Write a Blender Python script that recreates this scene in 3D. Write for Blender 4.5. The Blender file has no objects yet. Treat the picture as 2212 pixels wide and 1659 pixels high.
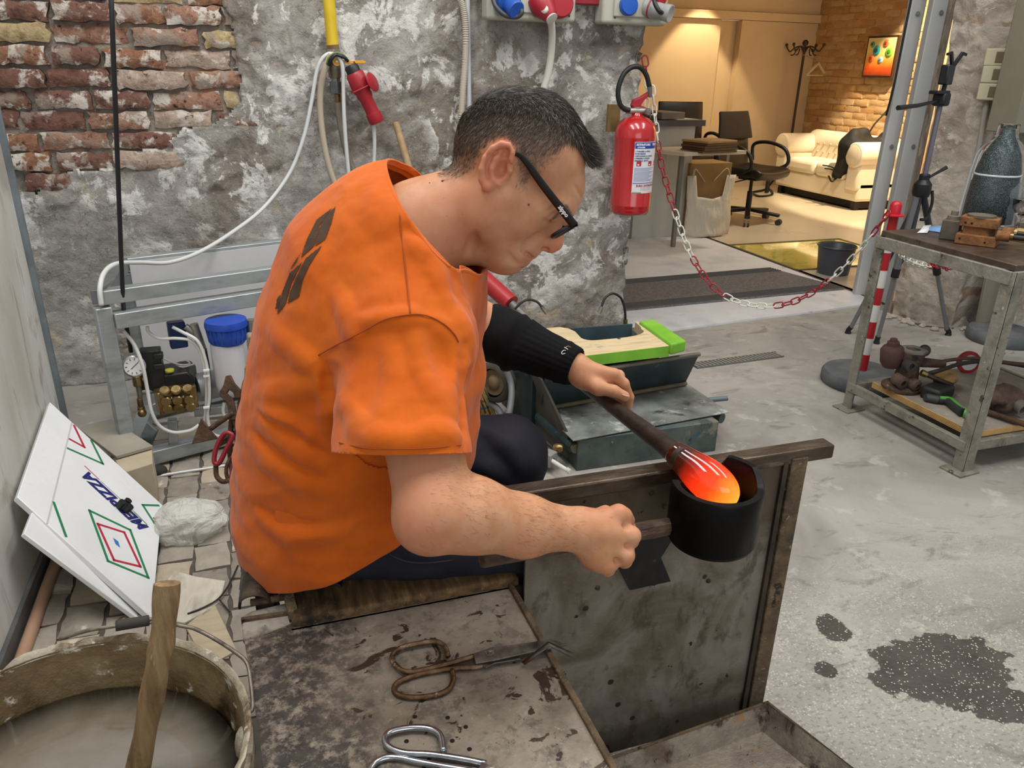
import bpy, bmesh, math, random
import numpy as np
from mathutils import Vector, Matrix
random.seed(7)
rng = np.random.default_rng(7)
S = bpy.context.scene
C = S.collection
PI = math.pi

# ------------------------------------------------------------------ camera
CAMH, FPX, PCX, PCY = 1.30, 1661.0, 1106.0, 829.5
PITCH, YAW, ROLL = math.radians(22.25), math.radians(18.9), math.radians(1.18)
FW = np.array([math.sin(YAW)*math.cos(PITCH), math.cos(YAW)*math.cos(PITCH), -math.sin(PITCH)])
_r = np.array([math.cos(YAW), -math.sin(YAW), 0.0]); _u = np.cross(_r, FW)
RT = _r*math.cos(ROLL)+_u*math.sin(ROLL)
UP = -_r*math.sin(ROLL)+_u*math.cos(ROLL)
ORG = np.array([0, 0, CAMH])
cam = bpy.data.objects.new('camera', bpy.data.cameras.new('camera'))
C.objects.link(cam)
cam.matrix_world = Matrix(((RT[0], UP[0], -FW[0], ORG[0]), (RT[1], UP[1], -FW[1], ORG[1]), (RT[2], UP[2], -FW[2], ORG[2]), (0, 0, 0, 1)))
cam.data.sensor_fit = 'HORIZONTAL'; cam.data.sensor_width = 36.0; cam.data.lens = 36.0*FPX/2212.0
cam.data.clip_start = 0.02; cam.data.clip_end = 200
S.camera = cam

# ------------------------------------------------------------------ light
S.view_settings.view_transform = 'Standard'; S.view_settings.look = 'None'
S.view_settings.gamma = 1.0; S.view_settings.exposure = 0.08; S.view_settings.use_curve_mapping = False
W = bpy.data.worlds.new('workshop_air'); S.world = W; W.use_nodes = True
W.node_tree.nodes['Background'].inputs[0].default_value = (0.97, 0.98, 1.0, 1)
W.node_tree.nodes['Background'].inputs[1].default_value = 0.36

def lamp(name, kind, loc, target, power, color, **kw):
    d = bpy.data.lights.new(name, kind); d.energy = power; d.color = color
    for k, v in kw.items(): setattr(d, k, v)
    o = bpy.data.objects.new(name, d); C.objects.link(o); o.location = loc
    o.rotation_euler = (Vector(target)-Vector(loc)).to_track_quat('-Z', 'Y').to_euler()
    return o
# rows of cool fluorescent ceiling lights of the workshop, daylight from the entrance behind the photographer
lamp('ceiling_lamp', 'AREA', (-0.2, 1.7, 3.6), (-0.1, 2.0, 0), 56, (1, .98, .95), shape='RECTANGLE', size=0.5, size_y=2.4)
lamp('ceiling_lamp', 'AREA', (1.3, 1.5, 3.6), (1.3, 1.9, 0), 46, (1, .98, .95), shape='RECTANGLE', size=0.5, size_y=2.4)
lamp('ceiling_lamp', 'AREA', (3.0, 1.6, 3.6), (3.0, 2.0, 0), 46, (1, .98, .95), shape='RECTANGLE', size=0.5, size_y=2.4)
lamp('entrance_daylight', 'AREA', (0.6, -3.2, 2.2), (0.8, 2.0, 0.9), 42, (.96, .98, 1.0), shape='RECTANGLE', size=3.5, size_y=2.2)
# two warm spotlights of the office behind, then an added fill
lamp('office_light', 'SPOT', (4.98, 7.93, 2.45), (4.99, 8.12, 0.0), 95, (1, .76, .44), spot_size=math.radians(68), spot_blend=.25, shadow_soft_size=.03)
lamp('office_light', 'SPOT', (5.75, 5.75, 2.95), (6.55, 6.0, 1.25), 760, (1, .80, .52), spot_size=math.radians(74), spot_blend=.22, shadow_soft_size=.03)
lamp('office_light', 'SPOT', (4.6, 5.6, 3.0), (5.0, 6.0, 0), 210, (1, .87, .68), spot_size=math.radians(110), spot_blend=.9, shadow_soft_size=.12)  # added broad fill that lifts the whole office, no spotlight of the room

# ------------------------------------------------------------------ pixel -> point in the place
def RAY(px, py): return FW+RT*((px-PCX)/FPX)-UP*((py-PCY)/FPX)
def PD(px, py, d): return ORG+d*RAY(px, py)
def PZ(px, py, z): r = RAY(px, py); return ORG+r*((z-CAMH)/r[2])
def PY(px, py, Y): r = RAY(px, py); return ORG+r*(Y/r[1])
def PX(px, py, X): r = RAY(px, py); return ORG+r*(X/r[0])
def V(*a): return np.array(a, float)
def nrm(v): v = np.asarray(v, float); return v/np.linalg.norm(v)

# ------------------------------------------------------------------ noise
_perm = np.random.default_rng(3).permutation(256).astype(np.int32); _perm = np.concatenate([_perm]*3)
_val = np.random.default_rng(5).uniform(-1, 1, 256).astype(np.float32)
def vnoise(x, y, z=0.0):
    x, y, z = np.broadcast_arrays(np.asarray(x, np.float32), np.asarray(y, np.float32), np.asarray(z, np.float32))
    xi, yi, zi = np.floor(x).astype(np.int32), np.floor(y).astype(np.int32), np.floor(z).astype(np.int32)
    u, v, w = x-xi, y-yi, z-zi
    u, v, w = u*u*(3-2*u), v*v*(3-2*v), w*w*(3-2*w)
    xi &= 255; yi &= 255; zi &= 255
    def g(a, b, c): return _val[_perm[_perm[_perm[(xi+a) & 255]+((yi+b) & 255)]+((zi+c) & 255)]]
    l = lambda a, b, t: a+(b-a)*t
    return l(l(l(g(0,0,0), g(1,0,0), u), l(g(0,1,0), g(1,1,0), u), v), l(l(g(0,0,1), g(1,0,1), u), l(g(0,1,1), g(1,1,1), u), v), w)
def fbm(x, y, z=0.0, o=4):
    s = 0; a = 1.0; t = 0
    for i in range(o):
        s = s+a*vnoise(np.asarray(x)*2**i+i*7.1, np.asarray(y)*2**i+i*3.7, np.asarray(z)*2**i); t += a; a *= .5
    return s/t

# ------------------------------------------------------------------ geometry collector
def frame_from(d, up=(0, 0, 1)):
    d = nrm(d); up = np.asarray(up, float)
    if abs(d@nrm(up)) > .98: up = np.array([1., 0, 0]) if abs(d[0]) < .9 else np.array([0, 1., 0])
    a = nrm(np.cross(up, d)); b = np.cross(d, a); return a, b, d
def rotz(a): c, s = math.cos(a), math.sin(a); return np.array([[c, -s, 0], [s, c, 0], [0, 0, 1.]])
def rotx(a): c, s = math.cos(a), math.sin(a); return np.array([[1, 0, 0], [0, c, -s], [0, s, c]])
def roty(a): c, s = math.cos(a), math.sin(a); return np.array([[c, 0, s], [0, 1, 0], [-s, 0, c]])
class G:
    def __init__(s): s.v = []; s.f = []
    def add(s, v, f):
        o = len(s.v); s.v += [tuple(map(float, p)) for p in v]; s.f += [tuple(i+o for i in q) for q in f]; return s
    def box(s, c, size, R=None):
        c = np.asarray(c, float); h = np.asarray(size, float)/2; R = np.eye(3) if R is None else R
        v = [c+R@(h*np.array(k)) for k in ((-1,-1,-1),(1,-1,-1),(1,1,-1),(-1,1,-1),(-1,-1,1),(1,-1,1),(1,1,1),(-1,1,1))]
        return s.add(v, [(0,3,2,1),(4,5,6,7),(0,1,5,4),(1,2,6,5),(2,3,7,6),(3,0,4,7)])
    def bar(s, a, b, w, t, up=(0, 0, 1)):
        a = np.asarray(a, float); b = np.asarray(b, float); x, y, d = frame_from(b-a, up)
        return s.box((a+b)/2, (w, t, np.linalg.norm(b-a)), np.array([x, y, d]).T)
    def prism(s, poly, vec):
        poly = [np.asarray(p, float) for p in poly]; n = len(poly); vec = np.asarray(vec, float)
        nn = sum(np.cross(poly[i]-poly[0], poly[(i+1) % n]-poly[0]) for i in range(n))
        if nn@vec > 0: poly = poly[::-1]
        v = poly+[p+vec for p in poly]
        return s.add(v, [tuple(range(n)), tuple(range(2*n-1, n-1, -1))]+[(i, i+n, (i+1) % n+n, (i+1) % n) for i in range(n)])
    def tube(s, pts, r, n=10, closed=False, caps=True, up=(0, 0, 1), flat=None):
        P = [np.asarray(p, float) for p in pts]; m = len(P)
        R = list(r) if hasattr(r, '__len__') else [r]*m
        T = []
        for i in range(m):
            a = P[(i-1) % m] if (closed or i > 0) else P[0]; b = P[(i+1) % m] if (closed or i < m-1) else P[-1]
            T.append(nrm(b-a) if np.linalg.norm(b-a) > 1e-9 else np.array([0, 0, 1.]))
        x, y, _ = frame_from(T[0], up); v = []
        for i in range(m):
            x = x-(x@T[i])*T[i]; x = nrm(x); y = np.cross(T[i], x)
            for k in range(n):
                a = 2*PI*k/n; v.append(P[i]+R[i]*(math.cos(a)*x+math.sin(a)*(y if flat is None else y*flat)))
        f = []
        for i in range(m if closed else m-1):
            j = (i+1) % m
            for k in range(n): f.append((i*n+k, i*n+(k+1) % n, j*n+(k+1) % n, j*n+k))
        if caps and not closed: f += [tuple(range(n-1, -1, -1)), tuple((m-1)*n+k for k in range(n))]
        return s.add(v, f)
    def cyl(s, a, b, r, r2=None, n=16): return s.tube([a, b], [r, r if r2 is None else r2], n)
    def lathe(s, prof, c=(0, 0, 0), axis=(0, 0, 1), n=24, sx=1.0, sy=1.0, up=(1, 0, 0), caps=True):
        x, y, d = frame_from(axis, up); c = np.asarray(c, float); v = []; m = len(prof)
        for r, z in prof:
            for k in range(n): a = 2*PI*k/n; v.append(c+d*z+r*(math.cos(a)*x*sx+math.sin(a)*y*sy))
        f = [(i*n+k, i*n+(k+1) % n, (i+1)*n+(k+1) % n, (i+1)*n+k) for i in range(m-1) for k in range(n)]
        if caps and prof[0][0] > 1e-6: f.append(tuple(range(n-1, -1, -1)))
        if caps and prof[-1][0] > 1e-6: f.append(tuple((m-1)*n+k for k in range(n)))
        return s.add(v, f)
    def sph(s, c, r, R=None, n=16, m=10):
        r = np.ones(3)*r; R = np.eye(3) if R is None else R; c = np.asarray(c, float)
        v = [c+R@(r*np.array([0, 0, -1.]))]
        for i in range(1, m):
            t = -PI/2+PI*i/m
            for k in range(n): a = 2*PI*k/n; v.append(c+R@(r*np.array([math.cos(t)*math.cos(a), math.cos(t)*math.sin(a), math.sin(t)])))
        v.append(c+R@(r*np.array([0, 0, 1.]))); f = []
        for k in range(n):
            f.append((0, 1+(k+1) % n, 1+k)); f.append((len(v)-1, 1+(m-2)*n+k, 1+(m-2)*n+(k+1) % n))
        for i in range(m-2):
            for k in range(n): f.append((1+i*n+k, 1+i*n+(k+1) % n, 1+(i+1)*n+(k+1) % n, 1+(i+1)*n+k))
        return s.add(v, f)
    def grid(s, P):
        P = np.asarray(P, float); a, b = P.shape[:2]
        return s.add(P.reshape(-1, 3), [(i*b+j, i*b+j+1, (i+1)*b+j+1, (i+1)*b+j) for i in range(a-1) for j in range(b-1)])
def spline(pts, n=8, closed=False):
    P = [np.asarray(p, float) for p in pts]; m = len(P); out = []
    for i in range(m if closed else m-1):
        p0 = P[(i-1) % m] if (closed or i > 0) else 2*P[0]-P[1]; p1 = P[i]; p2 = P[(i+1) % m]
        p3 = P[(i+2) % m] if (closed or i < m-2) else 2*P[-1]-P[-2]
        for k in range(n):
            t = k/n; out.append(.5*((2*p1)+(-p0+p2)*t+(2*p0-5*p1+4*p2-p3)*t*t+(-p0+3*p1-3*p2+p3)*t**3))
    if not closed: out.append(P[-1])
    return out

# ------------------------------------------------------------------ objects
def tag(o, label=None, cat=None, group=None, kind=None):
    if label: o['label'] = label
    if cat: o['category'] = cat
    if group: o['group'] = group
    if kind: o['kind'] = kind
    return o
def thing(name, label, cat, loc, group=None):
    o = bpy.data.objects.new(name, None); C.objects.link(o); o.location = tuple(map(float, loc)); o.empty_display_size = .05
    return tag(o, label, cat, group)
def attach(o, p):
    o.parent = p; w = p.matrix_basis.copy() if p.parent is None else Matrix.Identity(4)
    o.matrix_parent_inverse = w.inverted()
def meshobj(name, me, parent=None):
    o = bpy.data.objects.new(name, me); C.objects.link(o)
    if parent is not None: attach(o, parent)
    return o
def obj(name, g, m, parent=None, smooth=35, bevel=0, bseg=2, sub=0, solid=0):
    v = np.array(g.v, float)
    off = np.zeros(3)
    if parent is None:
        off = np.array([(v[:, 0].min()+v[:, 0].max())/2, (v[:, 1].min()+v[:, 1].max())/2, v[:, 2].min()])
    me = bpy.data.meshes.new(name); me.from_pydata((v-off).tolist(), [], g.f); me.validate(); me.update()
    if smooth:
        me.shade_smooth()
        if smooth < 180: me.set_sharp_from_angle(angle=math.radians(smooth))
    if m is not None: me.materials.append(m)
    o = bpy.data.objects.new(name, me); C.objects.link(o)
    if parent is not None: attach(o, parent)
    else: o.location = tuple(off)
    if solid: k = o.modifiers.new('solid', 'SOLIDIFY'); k.thickness = solid; k.offset = 0
    if bevel: k = o.modifiers.new('bevel', 'BEVEL'); k.width = bevel; k.segments = bseg; k.limit_method = 'ANGLE'; k.angle_limit = math.radians(40)
    if sub: k = o.modifiers.new('sub', 'SUBSURF'); k.levels = sub; k.render_levels = sub
    return o
def copy_tree(o, parent=None):
    c = o.copy(); C.objects.link(c)
    if parent is not None: c.parent = parent
    for ch in list(o.children): copy_tree(ch, c)
    return c
def struct(name, g, m, parent=None, **k):
    o = obj(name, g, m, parent, **k); o['kind'] = 'structure'; return o

# ------------------------------------------------------------------ materials
def hx(h):
    h = h.lstrip('#'); c = [int(h[i:i+2], 16)/255 for i in (0, 2, 4)]
    return tuple(x/12.92 if x <= .04045 else ((x+.055)/1.055)**2.4 for x in c)+(1,)
class NT:
    def __init__(s, name):
        s.m = bpy.data.materials.new(name); s.m.use_nodes = True; s.t = s.m.node_tree; s.b = s.t.nodes['Principled BSDF']
        s.tc = None; s.maps = {}; s.rand = False
    def n(s, typ, **k):
        o = s.t.nodes.new(typ)
        for a, b in k.items(): setattr(o, a, b)
        return o
    def l(s, a, b): s.t.links.new(a, b)
    def co(s, stretch=(1, 1, 1), src='Object', rot=(0, 0, 0), loc=(0, 0, 0)):
        key = (stretch, src, rot, loc)
        if key not in s.maps:
            if s.tc is None: s.tc = s.n('ShaderNodeTexCoord')
            mp = s.n('ShaderNodeMapping'); mp.inputs['Scale'].default_value = stretch; mp.inputs['Rotation'].default_value = rot; mp.inputs['Location'].default_value = loc
            s.l(s.tc.outputs[src], mp.inputs[0]); s.maps[key] = mp
            if s.rand:
                oi = s.n('ShaderNodeObjectInfo'); sc = s.n('ShaderNodeVectorMath', operation='SCALE'); cb = s.n('ShaderNodeCombineXYZ'); ad = s.n('ShaderNodeVectorMath', operation='ADD')
                for i in range(3): s.l(oi.outputs['Random'], cb.inputs[i])
                s.l(cb.outputs[0], sc.inputs[0]); sc.inputs['Scale'].default_value = 61.7; s.l(s.tc.outputs[src], ad.inputs[0]); s.l(sc.outputs[0], ad.inputs[1]); s.l(ad.outputs[0], mp.inputs[0])
        return s.maps[key].outputs[0]
    def noise(s, scale, detail=6, rough=.6, dist=0, stretch=(1, 1, 1), loc=(0, 0, 0), src='Object'):
        o = s.n('ShaderNodeTexNoise'); o.inputs['Scale'].default_value = scale; o.inputs['Detail'].default_value = detail
        o.inputs['Roughness'].default_value = rough; o.inputs['Distortion'].default_value = dist
        s.l(s.co(stretch, loc=loc, src=src), o.inputs['Vector']); return o.outputs['Fac']
    def voro(s, scale, feature='F1', stretch=(1, 1, 1), rnd=1.0, out='Distance'):
        o = s.n('ShaderNodeTexVoronoi', feature=feature); o.inputs['Scale'].default_value = scale; o.inputs['Randomness'].default_value = rnd
        s.l(s.co(stretch), o.inputs['Vector']); return o.outputs[out]
    def step(s, fac, lo, hi):
        o = s.n('ShaderNodeMapRange'); o.inputs[1].default_value = lo; o.inputs[2].default_value = hi; o.interpolation_type = 'SMOOTHSTEP'
        s.l(fac, o.inputs[0]); return o.outputs[0]
    def ramp(s, fac, stops):
        o = s.n('ShaderNodeValToRGB'); e = o.color_ramp.elements
        while len(e) > 1: e.remove(e[-1])
        e[0].position = stops[0][0]; e[0].color = hx(stops[0][1])
        for p, c in stops[1:]: k = e.new(p); k.color = hx(c)
        s.l(fac, o.inputs[0]); return o.outputs[0]
    def rgb(s, h): o = s.n('ShaderNodeRGB'); o.outputs[0].default_value = hx(h) if isinstance(h, str) else h; return o.outputs[0]
    def mix(s, fac, a, b, mode='MIX'):
        o = s.n('ShaderNodeMix', data_type='RGBA', blend_type=mode)
        if isinstance(fac, (int, float)): o.inputs[0].default_value = fac
        else: s.l(fac, o.inputs[0])
        for i, c in ((6, a), (7, b)):
            if isinstance(c, str): o.inputs[i].default_value = hx(c)
            else: s.l(c, o.inputs[i])
        return o.outputs[2]
    def math(s, op, a, b=None):
        o = s.n('ShaderNodeMath', operation=op)
        for i, x in ((0, a), (1, b)):
            if x is None: continue
            if isinstance(x, (int, float)): o.inputs[i].default_value = x
            else: s.l(x, o.inputs[i])
        return o.outputs[0]
    def attr(s, name): o = s.n('ShaderNodeAttribute', attribute_name=name); return o.outputs['Fac']
    def pos(s, src='Object'):
        o = s.n('ShaderNodeSeparateXYZ'); s.l(s.co(src=src), o.inputs[0]); return o.outputs
    def bump(s, h, strength=.3, dist=.01, prev=None):
        o = s.n('ShaderNodeBump'); o.inputs['Strength'].default_value = strength; o.inputs['Distance'].default_value = dist
        s.l(h, o.inputs['Height'])
        if prev is not None: s.l(prev, o.inputs['Normal'])
        s.l(o.outputs[0], s.b.inputs['Normal']); return o.outputs[0]
    def set(s, **k):
        names = dict(color='Base Color', rough='Roughness', metal='Metallic', spec='Specular IOR Level', trans='Transmission Weight', ior='IOR', alpha='Alpha', emc='Emission Color', em='Emission Strength', sss='Subsurface Weight', coat='Coat Weight', sheen='Sheen Weight')
        for a, v in k.items():
            i = s.b.inputs[names[a]]
            if isinstance(v, str): i.default_value = hx(v)
            elif isinstance(v, (int, float, tuple)): i.default_value = v
            else: s.l(v, i)
        return s.m
def pm(name, cols, scale=6, detail=6, rough=.6, metal=0, bump=0, bscale=40, dist=0, stretch=(1, 1, 1), layers=(), spec=.5, nrough=.6, rvar=.12, lo=.32, hi=.68, rand=False, **kw):
    """general worn-surface material: noise between colours, spot layers (colour, scale, lo, hi[, stretch]), relief"""
    t = NT(name); t.rand = rand
    if isinstance(cols, str): cols = [cols]
    nz = t.noise(scale, detail, nrough, dist, stretch)
    if len(cols) == 1:
        col = t.rgb(cols[0])
    else:
        k = len(cols)-1
        col = t.ramp(nz, [(lo+(hi-lo)*i/k, c) for i, c in enumerate(cols)])
    for L in layers:
        st = L[4] if len(L) > 4 else (1, 1, 1)
        f = t.step(t.noise(L[1], 8, .65, .3, st, (L[1]*1.7, 3.1, L[1]*.3)), L[2], L[3]); col = t.mix(f, col, L[0])
    r = t.math('ADD', t.math('MULTIPLY', t.math('SUBTRACT', nz, .5), rvar*4), rough) if rvar else rough
    t.set(color=col, rough=r, metal=metal, spec=spec, **kw)
    if bump: t.bump(t.noise(bscale, 6, .65, 0, stretch), bump, .01)
    return t.m
_mc = {}
def plain(c, rough=.5, metal=0, spec=.5, var=.06, **kw):
    key = (c, rough, metal, spec, str(kw))
    if key not in _mc:
        t = NT('finish_'+c.strip('#')); base = t.rgb(c)
        dk = tuple(x*(1-var*2.2) for x in hx(c)[:3])+(1,)
        col = t.mix(t.noise(14, 4, .6), base, t.rgb(dk))
        t.set(color=col, rough=t.math('ADD', t.math('MULTIPLY', t.noise(30, 3), .12), rough-.06), metal=metal, spec=spec, **kw); _mc[key] = t.m
    return _mc[key]
def text_obj(name, body, size, M, mat, parent, extrude=.0002, align='CENTER', shear=0, bold=0):
    c = bpy.data.curves.new(name, 'FONT'); c.body = body; c.size = size; c.extrude = extrude; c.align_x = align; c.align_y = 'CENTER'; c.shear = shear; c.offset = bold
    c.resolution_u = 2
    t = bpy.data.objects.new(name, c); C.objects.link(t); dg = bpy.context.evaluated_depsgraph_get()
    me = bpy.data.meshes.new_from_object(t.evaluated_get(dg)); bpy.data.objects.remove(t); bpy.data.curves.remove(c)
    me.transform(M); me.materials.clear(); me.materials.append(mat); me.name = name
    o = bpy.data.objects.new(name, me); C.objects.link(o); attach(o, parent); return o
def basis(o, x, y, z=None):
    x = nrm(x); y = nrm(np.asarray(y)-(np.asarray(y)@x)*x); z = np.cross(x, y) if z is None else z
    return Matrix(((x[0], y[0], z[0], o[0]), (x[1], y[1], z[1], o[1]), (x[2], y[2], z[2], o[2]), (0, 0, 0, 1)))
# ================================================================== the room
WY = 3.50           # face of the back wall
# --- materials of the shell
t = NT('old_plaster')
n1 = t.noise(3.2, 9, .66, .3); n2 = t.noise(7, 10, .68, .45, loc=(4, 1, 7)); n3 = t.noise(26, 8, .7)
col = t.ramp(n1, [(.28, '#67635d'), (.40, '#86827b'), (.50, '#9d9992'), (.60, '#afaca5'), (.70, '#9a958d')])
col = t.mix(t.step(t.noise(1.9, 7, .6, .8, loc=(9, 2, 2)), .50, .60), col, t.ramp(n3, [(.3, '#6f675e'), (.7, '#938a7f')]))
wh = t.math('MULTIPLY', t.step(n2, .515, .56), t.step(t.noise(2.3, 4, .5, .3, loc=(1, 5, 3)), .42, .54))
col = t.mix(wh, col, t.ramp(n3, [(.3, '#b9b6b0'), (.6, '#dedcd7')]))
col = t.mix(t.math('MULTIPLY', t.step(t.noise(5, 8, .6, 1.0, loc=(2, 8, 8)), .62, .67), .7), col, '#b8a88c')
col = t.mix(t.math('MULTIPLY', t.step(t.noise(60, 6, .75), .57, .66), .55), col, '#4a4743'); col = t.mix(t.math('MULTIPLY', t.step(t.noise(45, 8, .75, 0, loc=(4, 4, 4)), .56, .66), .45), col, '#c9c6c0')
vd_ = t.n('ShaderNodeTexVoronoi', feature='DISTANCE_TO_EDGE'); vd_.inputs['Scale'].default_value = 4.5; va = t.n('ShaderNodeVectorMath', operation='ADD'); vn = t.n('ShaderNodeTexNoise'); vn.inputs['Scale'].default_value = 9; vn.inputs['Detail'].default_value = 7; vs = t.n('ShaderNodeVectorMath', operation='SCALE'); vs.inputs['Scale'].default_value = .35; t.l(t.co(), vn.inputs['Vector']); t.l(vn.outputs['Color'], vs.inputs[0]); t.l(t.co(), va.inputs[0]); t.l(vs.outputs[0], va.inputs[1]); t.l(va.outputs[0], vd_.inputs['Vector'])
crk = t.math('MULTIPLY', t.step(vd_.outputs['Distance'], .012, .003), t.step(t.noise(3, 4, .5, 0, loc=(6, 6, 1)), .46, .56)); col = t.mix(t.math('MULTIPLY', crk, .5), col, '#4a4640')
col = t.mix(t.step(t.voro(34), .055, .03), col, '#f2efe9')
M_plaster = t.set(color=col, rough=.9, spec=.2)
b = t.bump(t.noise(90, 6, .7), .35, .01); b = t.bump(n2, .5, .03, b); t.bump(t.noise(22, 7, .65, .5), .5, .02, b)
M_bricks = [pm('old_brick', c_, 22, rand=True, rough=.92, bump=.7, bscale=70, spec=.15, layers=[('#cfc6ba', 13, .51, .60), ('#43302a', 34, .58, .68), ('#9a8a7c', 8, .53, .63)]) for c_ in
            (['#6b4c42', '#7f5c50', '#5a4038'], ['#86604e', '#a07c68', '#735041'], ['#a38d66', '#baa67f', '#8d754f'], ['#9b8474', '#b8a494', '#87705f'], ['#805744', '#987057', '#6c4c3e'])]
M_mortar = pm('lime_mortar', ['#8d857a', '#a39b8e', '#77706a'], 30, rough=.95, bump=.8, bscale=80, spec=.1, layers=[('#a87f62', 5, .58, .68)])
t = NT('workshop_concrete')
n1 = t.noise(1.6, 8, .6, .5); n2 = t.noise(9, 9, .68, .3); X_o, Y_o, Z_o = t.pos()
col = t.ramp(n1, [(.30, '#7d7971'), (.45, '#948f87'), (.58, '#a49f96'), (.72, '#8a857c')])
col = t.mix(t.math('MULTIPLY', t.step(t.noise(4, 8, .65, 1.5, (1, 2.2, 1)), .55, .68), .65), col, '#6f6a63')
col = t.mix(t.math('MULTIPLY', t.step(n2, .56, .66), .5), col, '#b9b5ac')
# worn surface where the aggregate shows, around the wet patches by the bench
dx = t.math('SUBTRACT', X_o, .0); dy = t.math('SUBTRACT', Y_o, .0)
worn = t.step(t.math('ADD', t.math('MULTIPLY', Y_o, -1.0), t.math('MULTIPLY', t.noise(3, 5), 1.2)), -1.05, -.45)
chips = t.step(t.voro(150), .42, .28); col = t.mix(t.math('MULTIPLY', worn, t.math('MULTIPLY', chips, t.step(t.noise(30, 5), .42, .58))), col, '#bfb9ab')
dark = t.step(t.noise(70, 5, .6, .0, (1, 1.6, 1)), .52, .62); col = t.mix(t.math('MULTIPLY', worn, t.math('MULTIPLY', dark, .6)), col, '#75716b')
wets = None
for cx, cy, rx, ry in ((1.455, 1.03, .185, .115), (1.30, 1.23, .045, .05), (1.18, 1.11, .028, .028), (1.49, .90, .08, .05)):
    ex = t.math('DIVIDE', t.math('SUBTRACT', X_o, cx), rx); ey = t.math('DIVIDE', t.math('SUBTRACT', Y_o, cy), ry)
    d = t.math('SQRT', t.math('ADD', t.math('MULTIPLY', ex, ex), t.math('MULTIPLY', ey, ey)))
    d = t.math('ADD', d, t.math('MULTIPLY', t.math('SUBTRACT', t.noise(14, 7, .62), .5), 1.5))
    w = t.step(d, 1.0, .93); wets = w if wets is None else t.math('MAXIMUM', wets, w)
wetc = t.mix(t.step(t.voro(120), .26, .16), t.ramp(n2, [(.3, '#3c3833'), (.7, '#56514a')]), '#c9c2b2')
col = t.mix(wets, col, wetc)
M_floor = t.set(color=col, rough=t.math('SUBTRACT', .78, t.math('MULTIPLY', wets, .42)), spec=.35)
b = t.bump(n2, .25, .012); t.bump(t.noise(140, 4, .6), .3, .004, b)

# --- floor of the workshop
g = G(); g.add([(-1.4, -1.2, 0), (5.2, -1.2, 0), (5.2, 3.62, 0), (-1.4, 3.62, 0)], [(0, 1, 2, 3)])
me = bpy.data.meshes.new('floor'); me.from_pydata(g.v, [], g.f); me.materials.append(M_floor)
floor = bpy.data.objects.new('floor', me); C.objects.link(floor); floor['kind'] = 'structure'
# brick pavers on the bench side
M_pav = [pm('grey_paver', c_, 18, rand=True, rough=.85, bump=.5, bscale=60, spec=.25, layers=[('#c9bfae', 9, .6, .68), ('#5a4a3c', 14, .60, .7)]) for c_ in (['#8d857a', '#a29a8e'], ['#7b746b', '#958c80'], ['#a0937f', '#b5a893'])]
pav = []
for q in range(5):
    g = G(); nx, ny = 4, 3; L_, W_ = .122, .090
    P = [[(-L_/2+L_*i/nx+(random.uniform(-.004, .004) if i in (0, nx) else 0), -W_/2+W_*j/ny+(random.uniform(-.004, .004) if j in (0, ny) else 0), (.004 if i in (0, nx) or j in (0, ny) else .010)+random.uniform(-.0012, .0012)) for j in range(ny+1)] for i in range(nx+1)]
    g.grid([r[::-1] for r in P][::1])
    # skirts
    ring_ = [P[i][0] for i in range(nx+1)]+[P[nx][j] for j in range(1, ny+1)]+[P[i][ny] for i in range(nx-1, -1, -1)]+[P[0][j] for j in range(ny-1, 0, -1)]
    n = len(ring_); g.add(ring_+[(p[0], p[1], -.003) for p in ring_], [(i, i+n, (i+1) % n+n, (i+1) % n) for i in range(n)])
    me = bpy.data.meshes.new('paver'); me.from_pydata(g.v, [], g.f); me.shade_smooth(); me.set_sharp_from_angle(angle=.9); pav.append(me)
g = G(); g.add([(-.66, 1.15, .001), (.22, 1.15, .001), (.22, 3.0, .001), (-.66, 3.0, .001)], [(0, 1, 2, 3)])
bed = struct('floor_paver_bed', g, pm('paver_bed', ['#4a443d', '#5c564e'], 30, rough=.95, bump=.5), floor)
k = 0
for i in range(8):
    for j in range(14):
        x = -.60+i*.099; y = 1.36+j*.128+(.064 if i % 2 else 0)+random.uniform(-.004, .004)
        if y > 2.98 or x > .16: continue
        me = pav[k % 5].copy() if k < 15 else None
        o = bpy.data.objects.new('paver', pav[random.randrange(5)] if me is None else pav[k % 5]); C.objects.link(o)
        if me: bpy.data.meshes.remove(me)
        o.location = (x, y, .0005+random.uniform(0, .002)); o.rotation_euler = (0, 0, PI/2+random.uniform(-.03, .03)); o.parent = floor
        if not o.data.materials: o.data.materials.append(M_pav[k % 3])
        k += 1

# --- back wall: plaster skin over brick
holepx = [(485, 0), (499, 41), (504, 81), (515, 136), (521, 168), (523, 217), (502, 240), (470, 266), (385, 288), (346, 323), (301, 323), (271, 363), (141, 374), (130, 390), (81, 414), (35, 420), (40, 460), (-300, 470), (-300, -300), (480, -300)]
hole = [(PY(x, y, WY)[0], PY(x, y, WY)[2]) for x, y in holepx]
def inpoly2(x, y, poly):
    r = False; n = len(poly)
    for i in range(n):
        x0, y0 = poly[i]; x1, y1 = poly[(i+1) % n]
        if (y0 > y) != (y1 > y) and x < (x1-x0)*(y-y0)/(y1-y0)+x0: r = not r
    return r
def plaster_sheet(x0, x1, z0, z1, st, amp, seed):
    xs = np.arange(x0, x1+st*.5, st); zs = np.arange(z0, z1+st*.5, st); A, Bz = np.meshgrid(xs, zs, indexing='ij')
    d = amp*fbm(A*3+seed, Bz*3, 0, 5)
    fl = fbm(A*4+seed*2, Bz*4, 3, 4); d = d-.010*np.clip((fl-.05)/.05, 0, 1)-.006*np.clip((fl+.22)/.03, 0, 1)+.003*vnoise(A*40, Bz*40, seed)+.004*vnoise(A*18+3, Bz*18, seed)
    return A, Bz, d
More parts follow.
